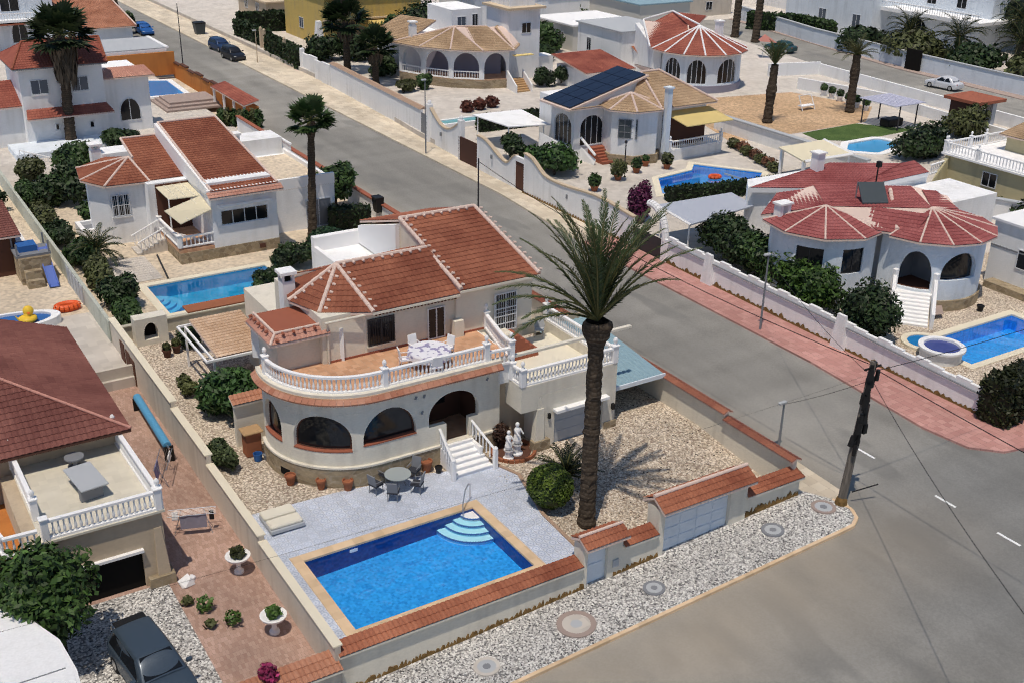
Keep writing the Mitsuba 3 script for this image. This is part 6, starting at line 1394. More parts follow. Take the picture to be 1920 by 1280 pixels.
q = np.array([(50.9, 40.9, 4.2), (56.2, 40.9, 4.2), (57.3, 38.7, 3.3), (51.9, 38.6, 3.3)]); put(S, 'awning', M().hull([*q, *(q - [0, 0, .08])]), 'mat_yellowfabric')
fs = put(S, 'front_steps', M().box(45.1, 43.2, 0, 47.4, 43.9, 1.1), 'mat_redtile')
for i in range(5): put(fs, 'step', M().box(45.1, 42.9 - .34 * i, 0, 47.3, 43.3 - .34 * i, .92 - .17 * i), 'mat_redtile')
put(S, 'stair_rail', M().tube((44.3, 43.9, 2.0), (44.4, 41.8, .9), .12, n=5).hull([(44.2, 43.9, 0), (44.5, 43.9, 0), (44.3, 43.9, 1.2), (44.3, 41.8, .0), (44.5, 41.8, .5)]), 'mat_trim')
put(S, 'side_stair_wall', M().hull([(42.0, 47.2, 0), (44.2, 43.9, 0), (42.2, 47.3, 0), (44.3, 44.1, 0), (42.0, 47.2, .9), (44.2, 43.9, .4), (42.2, 47.3, 2.0), (44.3, 44.1, .6)]), 'mat_white')
cy = thing('canopy', 'plain white flat canopy left of the solar panel house', 'canopy'); put(cy, 'roof', M().prism([(39.0, 53.9), (44.2, 53.6), (43.4, 47.4), (39.6, 48.4)], 2.45, 2.55), 'mat_white')
for p_ in ((39.8, 48.8), (42.9, 47.8), (39.3, 53.4)): put(cy, 'post', M().tube((*p_, 0), (*p_, 2.45), .06), 'mat_trim')
bush('garden_bush', rblobs(40.2, 42.2, 1.1, 2.2, 3.0, 1.3, 8, 220), 3600, .2, ((.012, .03, .008), (.05, .11, .025)), 'dark green bushes between wavy white wall and solar panel house', 'bush', seed=221); bush('garden_bush', rblobs(39, 46.4, 1.2, 1.3, 1.6, 1.2, 5, 222), 1400, .2, DARK, 'dark bush under the white flat canopy', 'bush', seed=223)
psol = thing('swimming_pool', 'bright blue freeform pool below the solar panel house', 'swimming pool'); pp = Polygon([(44.2, 32.2), (46.8, 36), (51, 36.6), (52.4, 38), (56, 33), (53, 30.5)])
put(psol, 'basin', M().prism(pp.buffer(.3), -1.0, -.8), 'mat_mosaic'); put(psol, 'wall', M().prism(pp.buffer(.1, join_style=2).difference(pp.buffer(-.08, join_style=2)), -.9, -.06), 'mat_mosaic'); put(psol, 'coping', M().prism(pp.buffer(.5, join_style=2).difference(pp.buffer(-.05, join_style=2)), -.05, .04), 'mat_creamcap'); put(psol, 'water', M().prism(pp.buffer(-.09, join_style=2), -.12, -.115).mesh(), 'mat_water')
flt = thing('pool_float', 'red and white pool float on the bright blue freeform pool', 'inflatable'); put(flt, None, M().path([(51.4 + .5 * math.cos(t), 34.0 + .4 * math.sin(t), .02) for t in np.linspace(0, 2 * PI, 12)], .14, 6), 'mat_orange')
for i, (x, y, h, lab) in enumerate(((39.9, 35.6, .9, 'tall potted plant nearest the wavy wall below the solar panel house'), (43.5, 37.2, 1.2, 'potted conifer like shrub second from the wavy wall'), (46.2, 38.2, .8, 'potted plant beside the thin dark post'), (49.3, 37.9, .9, 'potted plant at the corner of the freeform pool'), (48.2, 39.5, .5, 'small potted plant at the octagonal plinth'))):
    pot(x, y, 0, .35, .5, lab, plant=h, cols=OLIVE if i % 2 else GREEN, seed=230 + i, name='potted_plant', cat='potted plant', group='potted plants below the solar panel house')
lp = thing('lamp_post', 'thin dark garden lamp post in front of the octagonal bay', 'lamp post'); put(lp, None, M().tube((46.0, 39.6, 0), (46.0, 39.6, 2.3), .05).rbox((46, 39.6, 2.4), (.2, .2, .25), .03), 'mat_iron')
hedge('hedge', [(43.4, 30.6), (47, 29.6), (54.6, 28.4)], 1.0, 0, 1.1, 'low dark hedge between freeform pool and grey carport roof', seed=240)
# wavy wall on the street
WV = thing('street_wall', 'white wavy topped street wall with tan coping below the solar panel house', 'wall')
def wavy(y0, y1, f, x0, x1, zc=.12):
    ys = np.linspace(y0, y1, 26); xs = np.linspace(x0, x1, 26); w, c = M(), M()
    for i in range(25):
        za, zb = f(ys[i]), f(ys[i + 1]); P_ = lambda x, y, z: (x, y, z)
        w.hull([(xs[i], ys[i], -.7), (xs[i] + .22, ys[i], -.7), (xs[i + 1], ys[i + 1], -.7), (xs[i + 1] + .22, ys[i + 1], -.7), (xs[i], ys[i], za), (xs[i] + .22, ys[i], za), (xs[i + 1], ys[i + 1], zb), (xs[i + 1] + .22, ys[i + 1], zb)])
        c.hull([(xs[i] - .07, ys[i], za), (xs[i] + .29, ys[i], za), (xs[i + 1] - .07, ys[i + 1], zb), (xs[i + 1] + .29, ys[i + 1], zb), (xs[i] - .07, ys[i], za + zc), (xs[i] + .29, ys[i], za + zc), (xs[i + 1] - .07, ys[i + 1], zb + zc), (xs[i + 1] + .29, ys[i + 1], zb + zc)])
    put(WV, 'wall', w, 'mat_white'); put(WV, 'coping', c, 'mat_tancoping')


ss_ = lambda a, b, t: (lambda q: q * q * (3 - 2 * q))(np.clip((t - a) / (b - a), 0, 1))
wavy(24.6, 39.3, lambda y: 1.75 + .3 * math.sin((y - 26) * .55) * .6 + .85 * ss_(36.0, 38.6, y), 35.35, 35.4); wavy(40.6, 47.2, lambda y: 2.3 - 1.0 * ss_(40.6, 42.2, y) + 1.15 * ss_(42.2, 46.5, y), 35.42, 35.6)
put(WV, 'lintel', M().box(35.4, 39.2, 1.9, 35.65, 40.7, 2.3), 'mat_white'); put(WV, 'door', M().box(35.48, 39.3, -.5, 35.56, 40.6, 1.95), 'mat_brown'); put(WV, 'gate', M().box(35.65, 47.2, -.5, 35.75, 50.6, 1.7), 'mat_doorbrown')
wavy(50.6, 57.2, lambda y: 2.9 - 1.3 * math.sin(PI * (y - 50.6) / 6.6) - .012 * (y - 50.6), 35.85, 36.3)
for y, x in ((50.5, 35.9), (57.3, 36.35)): put(WV, 'pillar', M().rbox((x, y, 1.2), (.5, .5, 3.9), .04).lathe([(.12, 0), (.2, .15), (.12, .32), (0, .36)], (x, y, 3.15), 8), 'mat_trim')
for y, z in ((44.4, 1.3), (33.0, .9), (54.6, .9)): put(WV, 'wall_lamp', M().rbox((35.38 if y < 50 else 36.05, y, z), (.14, .2, .35), .03), 'mat_grey')
m = M()
for i in range(40): y = 25 + .36 * i; m.hull([(35.25, y, -.5), (35.25, y + .35, -.5), (35.36, y, -.5), (35.33, y + .15, -.3 + .12 * rng.random()), (35.36, y + .3, -.32)])
put(WV, 'stone_skirt', m, 'mat_rust', kind='stuff', label='brown stone skirting at the foot of the wavy white wall')
W2 = thing('street_wall', 'long straight white street wall with brown coping above the tan round roofed garden', 'wall')
put(W2, 'gate', M().hull([(36.4, 57.6, -.5), (36.45, 57.6, 1.9), (36.5, 59.4, -.5), (36.55, 59.4, 1.9)]), 'mat_grey')
for i in range(4): y = 59.6 + 6.2 * i; x = 36.6 + .36 * i; put(W2, 'wall', M().hull([(x, y, -.6), (x + .25, y, -.6), (x + .36, y + 6.2, -.6), (x + .6, y + 6.2, -.6), (x, y, 2.1), (x + .25, y, 2.1), (x + .36, y + 6.2, 2.1), (x + .6, y + 6.2, 2.1)]), 'mat_white'); put(W2, 'coping', M().hull([(x - .1, y, 2.1), (x + .9, y, 2.1), (x + .26, y + 6.2, 2.1), (x + 1.2, y + 6.2, 2.1), (x + .3, y, 2.3), (x + .7, y + 6.2, 2.3)]), 'mat_tancoping2')
for i in range(4): y = 84.5 + 2.4 * i; put(W2, 'wall', M().box(38.0 + .2 * i, y, -.6, 38.25 + .2 * i, y + 2.4, 1.9 - .22 * (i % 2)), 'mat_white')
put(W2, 'pillar', M().rbox((38.7, 94.2, .8), (.5, .5, 2.8), .04), 'mat_trim')
# ---------------------------------------------------------------- house with tan round roof and tower
E_ = thing('house', 'white house with tan octagonal roof, arched veranda and square tower', 'house')
ep = [(45.6, 82.0), (46.9, 78.6), (48.8, 75.6), (51.5, 73.4), (54.6, 72.6), (56.8, 76.2)]
for i in range(5):
    a, b = np.array(ep[i]), np.array(ep[i + 1]); Lq = np.linalg.norm(b - a)
    wall(E_, [tuple(a), tuple(b)], 1.0, 4.35, 'mat_white', [O(.3, Lq - .3, 1.0 if i == 3 else 1.05, 3.9, arch=True, spring=.45, kind='void')])
    d = (b - a) / Lq; n = np.array([d[1], -d[0]]); put(E_, 'plinth', M().hull([(*a, 0), (*b, 0), (*(a - n * .5), 0), (*(b - n * .5), 0), (*a, 1.0), (*b, 1.0), (*(a - n * .5), 1.0), (*(b - n * .5), 1.0)]), 'mat_stone')
    if i != 3: balcopy(E_, [tuple(a + d * .35 - n * .12), tuple(b - d * .3 - n * .12)], 1.05, .85, .3)
put(E_, 'porch_floor', M().prism(ep, .9, 1.04), 'mat_terrace'); put(E_, 'core_wall', M().prism([(48.5, 82), (50.0, 78.6), (52.2, 76.6), (55.2, 75.4), (57, 80), (52, 84)], .9, 4.4), 'mat_purplegrey')
eo = [(44.8, 82.4, 4.3), (46.2, 78.2, 4.3), (48.4, 75.0, 4.3), (51.3, 72.7, 4.3), (54.8, 71.8, 4.3), (57.2, 74.5, 4.3)]; ea = (50.6, 78.0, 6.25)
roof(E_, [(eo[i], eo[i + 1], ea, ea) for i in range(3)] + [(eo[3], eo[4], (54.5, 77.5, 6.0), ea), (eo[4], eo[5], (57, 77.5, 6), (54.5, 77.5, 6.0))], 'tan'); ridge(E_, [(q, ea) for q in eo[:4]] + [(ea, (54.5, 77.5, 6.05)), ((eo[4]), (54.5, 77.5, 6.05))])
roof(E_, [((44.0, 86.6, 4.6), (46.0, 80.6, 4.6), (51, 83, 6.2), (49.2, 88.5, 6.2))], 'tan', 'rear_roof'); solid(E_, 46.5, 82, 53, 90, 0, 4.6, 'mat_white', 'rear_wall')
put(E_, 'chimney', M().box(46.6, 80.8, 4, 47.3, 81.5, 6.2).box(46.5, 80.7, 6.5, 47.4, 81.6, 6.65).box(46.7, 80.9, 6.2, 47.2, 81.4, 6.5), 'mat_trim')
solid(E_, 56.6, 76.1, 60.9, 81, 0, 7.9, 'mat_white', 'tower_wall'); put(E_, 'tower_cornice', M().box(56.2, 75.6, 7.9, 61.4, 81.4, 8.15), 'mat_tancoping'); solid(E_, 57.2, 76.8, 60.6, 81, 8.15, 9.6, 'mat_white', 'tower_parapet'); win(E_, 59.0, 76.1, 5.2, 1.3, 1.2, frame='mat_frame')
solid(E_, 52.5, 82, 56.6, 88, 0, 7.4, 'mat_white', 'rear_wall'); win(E_, 55.6, 82, 5.0, .8, 1.8, name='door'); win(E_, 53.8, 82, 5.2, 1.2, 1.4, glass='mat_greyglass'); put(E_, 'awning', M().box(54.8, 71.6, 3.6, 57.2, 72.3, 3.7), 'mat_yellowfabric')
es = put(E_, 'front_steps', M().box(54.6, 71.8, 0, 56.2, 72.8, 1.0), 'mat_tan')
for i in range(5): put(es, 'step', M().box(54.5 - .1 * i, 71.5 - .4 * i, 0, 56.1 - .1 * i, 71.9 - .4 * i, .85 - .17 * i), 'mat_tan')
for x in (54.2, 56.2): put(E_, 'stair_rail', M().hull([(x, 72.4, 0), (x + .15, 72.4, 0), (x, 72.4, 2.0), (x + .15, 72.4, 2.0), (x - .5, 69.6, 0), (x - .35, 69.6, 0), (x - .5, 69.6, .8), (x - .35, 69.6, .8)]), 'mat_trim')
solid(E_, 61, 77, 63.5, 79, 0, 2.2, 'mat_white', 'garden_store')
bush('clipped_bush', rblobs(58.6, 71.6, 1.2, 1.5, 1.4, 1.2, 5, 250), 2000, .18, DARK, 'round dark bush in front of the tower', 'bush', seed=251); bush('clipped_bush', rblobs(61.2, 71.2, 1.2, 1.6, 1.4, 1.1, 5, 252), 1800, .18, DARK, 'second dark bush beside the red brown shed roof', 'bush', seed=253)
hedge('hedge', [(41.5, 57.0), (46.5, 56.6), (54.0, 56.4)], 1.0, 0, 1.5, 'long low dark hedge above the white flat canopy', DARK, .18, 30, 254)
pgl = thing('garden_pool', 'narrow turquoise garden pool strip beside the long low hedge', 'pool'); put(pgl, 'rim', M().prism(sbox(38.8, 59.0, 45, 61.0).difference(sbox(39.1, 59.3, 44.7, 60.7)), 0, .5), 'mat_trim'); put(pgl, 'water', M().box(39.1, 59.3, 0, 44.7, 60.7, .4), 'mat_turq')
for i, x in enumerate((44.5, 46.2, 47.9)): bush('red_shrub', [(x, 64.5 + .3 * i, .6, .7, .6, .6)], 300, .2, ((.05, .015, .012), (.16, .05, .03)), ('left', 'middle', 'right')[i] + ' one of three reddish shrubs below the arched veranda', seed=260 + i)
SH = thing('shed', 'low shed with red brown roof behind the solar panels', 'shed'); solid(SH, 61, 66.5, 67, 72.5, 0, 2.2, 'mat_white'); roof(SH, [((60.5, 66, 2.2), (67.4, 66, 2.2), (67.4, 73, 3.2), (60.5, 73, 3.2))], 'red')
# ---------------------------------------------------------------- house with red dome roof
F_ = thing('house', 'white house with red round roof and glazed arches in the distance', 'house')
fp = arc(75, 64.5, 5.0, 180, 345, 40); LF = Path(fp).L; af = lambda a: (a - 180) / 165 * LF
wall(F_, fp, .8, 4.3, 'mat_bluewhite', [O(af(a0), af(a1), .95, 3.7, arch=True, nx=4, spring=.45, fw=.08) for a0, a1 in ((184, 209), (217, 243), (258, 292))], glass='mat_glass')
put(F_, 'plinth', panel(Path(arc(75, 64.5, 5.15, 180, 345, 40)), sbox(0, -.1, 14.8, .8), 0, .3, .5), 'mat_purplegrey'); put(F_, 'core_wall', M().prism(arc(75, 64.5, 4.4, 0, 350, 24), 0, 4.2), 'mat_white')
cone_roof(F_, 75, 64.5, 5.7, 4.25, 6.6, 165, 385, 10, 'red', 'mat_trim', .11)
roof(F_, [((69.6, 66.5, 4.3), (71.5, 61.8, 4.4), (76, 67.5, 6.2), (73.2, 72.5, 6.2)), ((73.2, 72.0, 5.6), (75.5, 66.5, 5.6), (80, 69, 6.8), (78, 73, 6.8))], 'red'); ridge(F_, [((69.6, 66.5, 4.35), (73.2, 72.5, 6.25)), ((73.2, 72.5, 6.3), (78, 73, 6.9)), ((78, 73, 6.9), (75, 64.5, 6.7))], 'mat_trim', .12)
put(F_, 'gable_wall', M().hull([(69.8, 66, 0), (70.6, 65.6, 0), (73, 73, 0), (72.4, 73, 0), (69.8, 66, 4.1), (70.6, 65.6, 4.2), (73, 73, 5.9), (72.4, 73, 5.9)]), 'mat_white')
solid(F_, 70.5, 73, 78, 82, 0, 4.9, 'mat_white', 'flat_wing'); put(F_, 'flat_roof', M().box(70.2, 72.7, 4.9, 78.2, 82.2, 5.05), 'mat_lightgrey'); win(F_, 70.5, 79.5, 1.8, .9, 1.6, 'W'); win(F_, 73.6, 73, 1.4, 1.0, 1.8); put(F_, 'porch_roof', M().hull([(71.8, 71.4, 2.6), (74.6, 71.8, 2.6), (72, 73, 3.2), (74.6, 73, 3.2)]), 'mat_terracotta')
put(F_, 'chimney', M().box(76.6, 63.0, 5, 77.3, 63.7, 7.1).box(76.5, 62.9, 7.1, 77.4, 63.8, 7.25), 'mat_trim')
LWF = thing('garden_wall', 'white garden wall with grey coping between solar panel house and bare earth garden', 'wall'); put(LWF, 'wall', M().hull([(62.6, 47, 0), (62.9, 47, 0), (62.6, 27.5, 0), (62.9, 27.5, 0), (62.6, 47, 1.45), (62.9, 47, 1.45), (62.6, 27.5, 1.45), (62.9, 27.5, 1.45)]), 'mat_white'); put(LWF, 'coping', M().box(62.45, 27.5, 1.45, 63.05, 47, 1.6), 'mat_lightgrey')
cn2 = thing('canopy', 'cream roofed garden canopy beside the grey coped white wall', 'canopy'); put(cn2, 'roof', M().prism([(56.3, 31.8), (54.9, 27.4), (60.3, 27.2), (61.7, 31.8)], 2.4, 2.5), 'mat_fabric'); put(cn2, 'edge', M().path([(54.9, 27.4, 2.48), (60.3, 27.2, 2.48), (61.7, 31.8, 2.48)], .14, 4), 'mat_trim')
for p_ in ((55.1, 27.6), (60.1, 27.5), (56.5, 31.5)): put(cn2, 'post', M().box(p_[0] - .12, p_[1] - .12, 0, p_[0] + .12, p_[1] + .12, 2.4), 'mat_trim')
for i in range(7): x, y = 59.4 + .25 * (i % 2) - .4 * i, 40.5 - 1.3 * i; bush('flower_clump', [(x, y, .45, .55, .7, .45)], 260, .16, ((.06, .03, .02), (.20, .09, .05)) if i % 2 else OLIVE, ('first', 'second', 'third', 'fourth', 'fifth', 'sixth', 'seventh')[i] + ' clump from the far end of the brown flower border at the white garden wall', 'plant', 'border plants', seed=270 + i)
pf = thing('swimming_pool', 'light blue kidney shaped pool next to the small green lawn', 'swimming pool'); q = Polygon([(68, 34.6), (70.2, 36.4), (74.2, 36.4), (74.8, 33.8), (70, 32.6)]).buffer(-.6).buffer(.6); put(pf, 'water', M().prism(q, -.2, -.05), 'mat_poolblue2'); put(pf, 'coping', M().prism(q.buffer(.7).difference(q), -.05, .08), 'mat_trim'); 
pgF = thing('pergola', 'dark framed pergola with pale slats at the edge of the small lawn', 'pergola')
for x, y in ((77.8, 41.8), (80.8, 42.2), (78.3, 37.6), (81.6, 38.2)): put(pgF, 'post', M().tube((x, y, 0), (x, y, 2.5), .07), 'mat_iron')
for i in range(9): put(pgF, 'slat', M().box(77.6 + .5 * i - .1, 37.5, 2.5, 77.9 + .5 * i, 42.2, 2.56), 'mat_lilacslat')
put(pgF, 'bench', M().rbox((79.6, 39.5, .4), (2.2, 1.2, .8), .1), 'mat_black')
feather_palm(69.2, 46.4, 0, 5.8, 'stout palm with narrow upright crown on the bare earth, left of two', 24, 2.6, 280, .42, .2, 0, (.9, 1.5), .7, GREEN, ((.55, .1, .12),), .5, n=22); feather_palm(80.4, 45.8, 0, 6.0, 'stout palm on the bare earth near the pergola, right of two', 24, 2.5, 281, .42, .0, 0, (.1, 1.4), .9, OLIVE, ((.7, .12, .1),), .5, n=22)
sw = thing('garden_swing', 'white framed garden bench on the bare earth between two palms', 'bench'); put(sw, 'seat', M().box(76.2, 48.5, .4, 78, 49.2, .5), 'mat_trim'); put(sw, 'frame', M().path([(76.2, 48.4, 0), (76.2, 49.2, 1.5), (78, 49.2, 1.5), (78, 48.4, 0)], .05), 'mat_trim')
bw2 = thing('garden_wall', 'stepped white garden walls behind the bare earth garden', 'wall')
for a, b, z in (((84.8, 30), (86.6, 46), 1.1), ((86.6, 46), (84.0, 57), 1.3), ((89.8, 30), (92.6, 62), 1.3), ((92.6, 62), (86, 64), 1.5)): d = np.array(b) - a; L_q = np.hypot(*d); n = np.array([d[1], -d[0]]) / L_q * .15; put(bw2, 'wall', M().prism([tuple(a + n), tuple(np.array(a) - n), tuple(np.array(b) - n), tuple(np.array(b) + n)], 0, z), 'mat_white')
for i in range(6): pot(82.5 + .3 * i, 45.5 + 1.5 * i, 0, .35, .6, ('first', 'second', 'third', 'fourth', 'fifth', 'sixth')[i] + ' pale planter from the right in front of the stepped white garden walls', plant=.7, m='mat_trim', cols=GREEN, seed=290 + i, name='planter', group='planters at the stepped walls')
gh = thing('gatehouse', 'brown gateway with small tiled roof beside the second street', 'gateway'); put(gh, 'wall', M().box(84.2, 33.2, 0, 84.8, 36.4, 2.9), 'mat_doorbrown'); put(gh, 'pillar', M().box(86.6, 33.2, 0, 87.2, 34, 2.9), 'mat_lightgrey'); put(gh, 'roof', M().box(83.8, 32.8, 2.9, 88, 37, 3.2), 'mat_redtile')
bush('garden_bush', rblobs(72.5, 29.8, 1.4, 4.2, 2.2, 1.5, 10, 300), 4200, .22, DARK, 'long dark bush mass below the light blue kidney shaped pool', 'bush', seed=301); bush('garden_bush', rblobs(82.5, 32.5, 1.5, 2.4, 2.4, 1.6, 7, 302), 2000, .25, OLIVE, 'olive bushes at the brown gateway', 'bush', seed=303)
# beige terrace house
J = thing('house', 'beige house with white balustraded roof terrace and tan roof at the right edge', 'house')
solid(J, 67.4, 8, 76, 23.4, 0, 2.5, 'mat_yellowbeige'); put(J, 'terrace_slab', M().box(67.1, 8, 2.5, 76.2, 23.7, 2.65), 'mat_trim'); balcopy(J, [(67.3, 23.5), (67.3, 9)], 2.65, .9, .3, posts=(0, 3.2)); balcopy(J, [(76, 23.5), (67.3, 23.5)], 2.65, .9, .3, posts=(3.5, 5.5, 8.5)); win(J, 67.4, 18.9, .8, 1.4, 1.2, 'W'); win(J, 67.4, 14.2, .8, 1.3, 1.2, 'W')
solid(J, 72.5, 9, 82, 21.5, 2.6, 4.0, 'mat_yellowbeige', 'upper_wall'); roof(J, [((72.0, 22, 4.0), (72.0, 8, 4.0), (77, 8, 5.0), (77, 22, 5.0))], 'tan')
stj = M().hull([(64.8, 22.6, 0), (65.2, 22.6, 0), (67.4, 23.0, 0), (67.4, 23.4, 0), (64.8, 22.6, .3), (65.2, 22.6, .3), (67.4, 23, 2.4), (67.4, 23.4, 2.4)]); put(J, 'outer_stairs', stj, 'mat_yellowbeige'); balcopy(J, [(64.9, 22.8), (67.3, 23.2)], 1.2, .85, .3)
bush('garden_bush', rblobs(64.5, 12.5, 1.0, 1.8, 2.6, 1.2, 7, 310), 2600, .2, DARK, 'dark bushes against the beige terrace house at the right edge', 'bush', seed=311); hedge('hedge', [(65.6, 22.0), (65.6, 16.5)], 1.0, 0, .7, 'low clipped hedge strip under the beige house window', OLIVE, .16, 45, 312)
gs_ = thing('garden_wall', 'pinkish white garden wall between annex roof and beige terrace house', 'wall'); put(gs_, 'wall', M().prism([(59.8, 20.5), (60.2, 20.7), (64.2, 12.4), (63.8, 12.2)], 0, 1.6), 'mat_white'); put(gs_, 'coping', M().prism([(59.7, 20.6), (60.3, 20.8), (64.3, 12.3), (63.7, 12.1)], 1.6, 1.7), 'mat_lightgrey')
# ---------------------------------------------------------------- far side: second street and beyond
SW2 = thing('street_wall', 'long white wall with paving band along the far second street', 'wall')
fw = [(103.6, 18), (104.6, 45), (105.6, 60), (108, 78), (113.5, 100)]
for a, b in zip(fw[:-1], fw[1:]): d = np.array(b) - a; n = np.array([d[1], -d[0]]) / np.hypot(*d) * .15; put(SW2, 'wall', M().prism([tuple(a + n), tuple(np.array(a) - n), tuple(np.array(b) - n), tuple(np.array(b) + n)], 0, 2.0), 'mat_bluewhite'); put(SW2, 'coping', M().prism([tuple(a + n * 1.6), tuple(np.array(a) - n * 1.6), tuple(np.array(b) - n * 1.6), tuple(np.array(b) + n * 1.6)], 2.0, 2.12), 'mat_lightgrey')
put(SW2, 'gate', M().box(104.8, 57.2, 0, 105.1, 59.4, 2.6), 'mat_dark')
car(99.6, 49.2, .01, PI / 2 + .1, 'mat_car_white', 'white car with dark windows parked on the second street at right', kind='saloon'); car(99.2, 75.5, .01, PI / 2 + .25, 'mat_car_green', 'dark green car behind the red fabric on the second street', kind='saloon')
rfb = thing('parasol', 'closed red parasol fabric near the dark green car on the second street', 'parasol'); put(rfb, 'canopy', M().hull([(93, 73, 2.2), (95, 72, 2.0), (94.5, 75, 2.0), (94, 73.4, 3.0)]), 'mat_salmon'); put(rfb, 'pole', M().tube((94, 73.4, 0), (94, 73.4, 2.4), .04), 'mat_trim')
H8 = thing('house', 'tall pale blue house with small windows beyond the second street', 'house'); solid(H8, 118, 77, 134, 94, 0, 10, 'mat_bluewhite'); win(H8, 118, 86.4, 1.2, 1.5, 1.9, 'W', glass='mat_greyglass'); win(H8, 118, 79.8, 1.2, 1.5, 1.9, 'W', glass='mat_greyglass')
solid(H8, 122, 62, 134, 77, 0, 4.2, 'mat_bluewhite', 'porch_wall'); put(H8, 'balcony', M().box(119.5, 60.5, 4.0, 134, 77, 4.4), 'mat_trim'); balcopy(H8, [(119.6, 77), (119.6, 60.6)], 4.4, 1.0, .4); win(H8, 122, 72.5, .3, 4.0, 3.2, 'W', arch=True, nx=4, name='arched_door'); solid(H8, 124, 62, 134, 77, 4.4, 9, 'mat_bluewhite', 'upper_wall'); win(H8, 124, 72, 5.2, 1.6, 2.4, 'W'); win(H8, 124, 67, 5.2, 1.6, 2.4, 'W')
hedge('hedge', [(108.5, 92), (113, 86), (112.5, 79)], 1.6, 0, 2.4, 'green hedge in front of the tall pale blue house', GREEN, .3, 16, 320)
for i, (x, y, h, nm) in enumerate(((113, 66, 3.0, 'dark spreading palm in front of the pale balcony house'), (112, 57.5, 3.6, 'broad dark palm behind the far white wall'), (114, 50.0, 4.0, 'large dark palm at the right end of the far white wall'), (117, 44.5, 4.2, 'dark palm at the right edge beyond the far white wall'), (121, 55, 5.5, 'taller dark palm behind the others at upper right'))):
    feather_palm(x, y, 0, h, nm, 30, 4.2, 330 + i, .4, droop=1.5, cols=DARK, ll=.8, n=24)
for i, (x, y, z, rx, rz, c, lab) in enumerate(((109.5, 70.5, 1.5, 2.8, 1.6, DARK, 'dark bushes left of the far dark gate'), (109.5, 61.5, 1.7, 3.2, 1.7, OLIVE, 'dark shrubs right of the far dark gate'), (109.5, 53, 1.8, 3.0, 1.7, DARK, 'dark shrubs behind the far white wall above the white car'), (109.8, 45, 1.8, 3.2, 1.8, OLIVE, 'shrubs behind the far white wall near the right edge'), (109.5, 38, 1.8, 3.0, 1.9, DARK, 'dark shrubs behind the far white wall at the right edge'), (125, 47, 3.5, 5, 4, DARK, 'big dark tree in the top right corner'), (130, 58, 4, 5, 4, DARK, 'big dark tree at the top right beside the balcony house'), (133, 40, 3.5, 5, 4, DARK, 'dark tree at the right border far away'))):
    bush('far_tree', rblobs(x, y, z * 1.25, rx * 1.3, rx * 1.3, rz * 1.35, 8, 340 + i), 3000, .34, c, lab, 'tree', seed=350 + i)
for i, (x, y, h, tx) in enumerate(((101.5, 87, 15, .3), (101.2, 82.5, 15, .6))): tk = thing('palm_trunk', ('left', 'right')[i] + ' one of two tall bare palm trunks leaving the top edge', 'palm tree'); put(tk, None, trunk_mesh(x, y, 0, x + tx, y, h, .55, .42, seed=i), 'mat_bark')
# yellow house and its hedge
G_ = thing('house', 'ochre yellow house with white chimney near the top edge', 'house'); solid(G_, 46, 104, 60, 118, 0, 6.5, 'mat_yellowwall'); solid(G_, 52, 101, 60, 104, 0, 3.2, 'mat_yellowwall', 'porch_wall'); win(G_, 55.5, 101, .5, 1.6, 2.2, arch=True); win(G_, 46, 112, 1.5, 1.4, 1.4, 'W', glass='mat_greyglass'); win(G_, 49, 104, 4.0, 1.2, 1.6); put(G_, 'cornice', M().box(45.7, 103.7, 3.4, 60.3, 104, 3.6).box(45.7, 103.7, 6.5, 60.3, 118, 6.7), 'mat_tancoping')
roof(G_, [((58.2, 100.6, 3.2), (60.6, 100.6, 3.2), (60.6, 104, 4.0), (58.2, 104, 4.0))], 'red'); put(G_, 'barbecue_chimney', M().hull([(44.4, 103.2, 0), (45.6, 103.2, 0), (44.4, 104.4, 0), (45.6, 104.4, 0), (44.7, 103.5, 3.6), (45.3, 103.5, 3.6), (44.7, 104.1, 3.6), (45.3, 104.1, 3.6)]), 'mat_trim'); ygs = put(G_, 'outer_stairs', M().hull([(47, 101.6, 0), (51, 101.6, 0), (47, 103.9, 0), (51, 103.9, 0), (51, 101.6, 2.6), (51, 103.9, 2.6)]), 'mat_tan')
hedge('hedge', [(38.8, 94.6), (39.0, 99.4), (39.2, 106.5)], 1.3, -.3, 1.9, 'dark hedge along the pavement below the yellow house', DARK, .22, 26, 360); hedge('hedge', [(39.6, 119.5), (39.8, 108.5)], 1.3, -.3, 2.0, 'dark hedge further up the pavement beyond the garden gate', DARK, .22, 26, 361); hedge('hedge', [(40.2, 121), (48, 119.8)], 1.6, 0, 2.6, 'green hedge turning away from the street left of the yellow house', DARK, .24, 24, 362)
for i, y in enumerate((99.6, 106.8, 108.3)): gp = thing('gate_post', ('first', 'second', 'third')[i] + ' slim cream gate post in the hedge below the yellow house', 'gate post'); put(gp, None, M().rbox((38.6 + .1 * i, y, .9), (.35, .35, 2.8), .03).lathe([(.1, 0), (.22, .15), (.1, .35), (0, .38)], (38.6 + .1 * i, y, 2.3), 8), 'mat_tancoping')
fan_palm(42.0, 80.8, 0, 4.2, 2.6, 'dark fan palm behind the white street wall left of the tan roof', 34, 371, 1.0, .35, cols=DARK); fan_palm(42.0, 88.5, 0, 6.0, 3.0, 'taller dark fan palm behind the one at the white street wall', 34, 372, 1.2, .38, cols=DARK); fan_palm(47.5, 101.5, 0, 8.2, 2.8, 'tall fan palm with brown skirt beside the yellow house porch', 30, 373, 3.0, .4, cols=OLIVE)
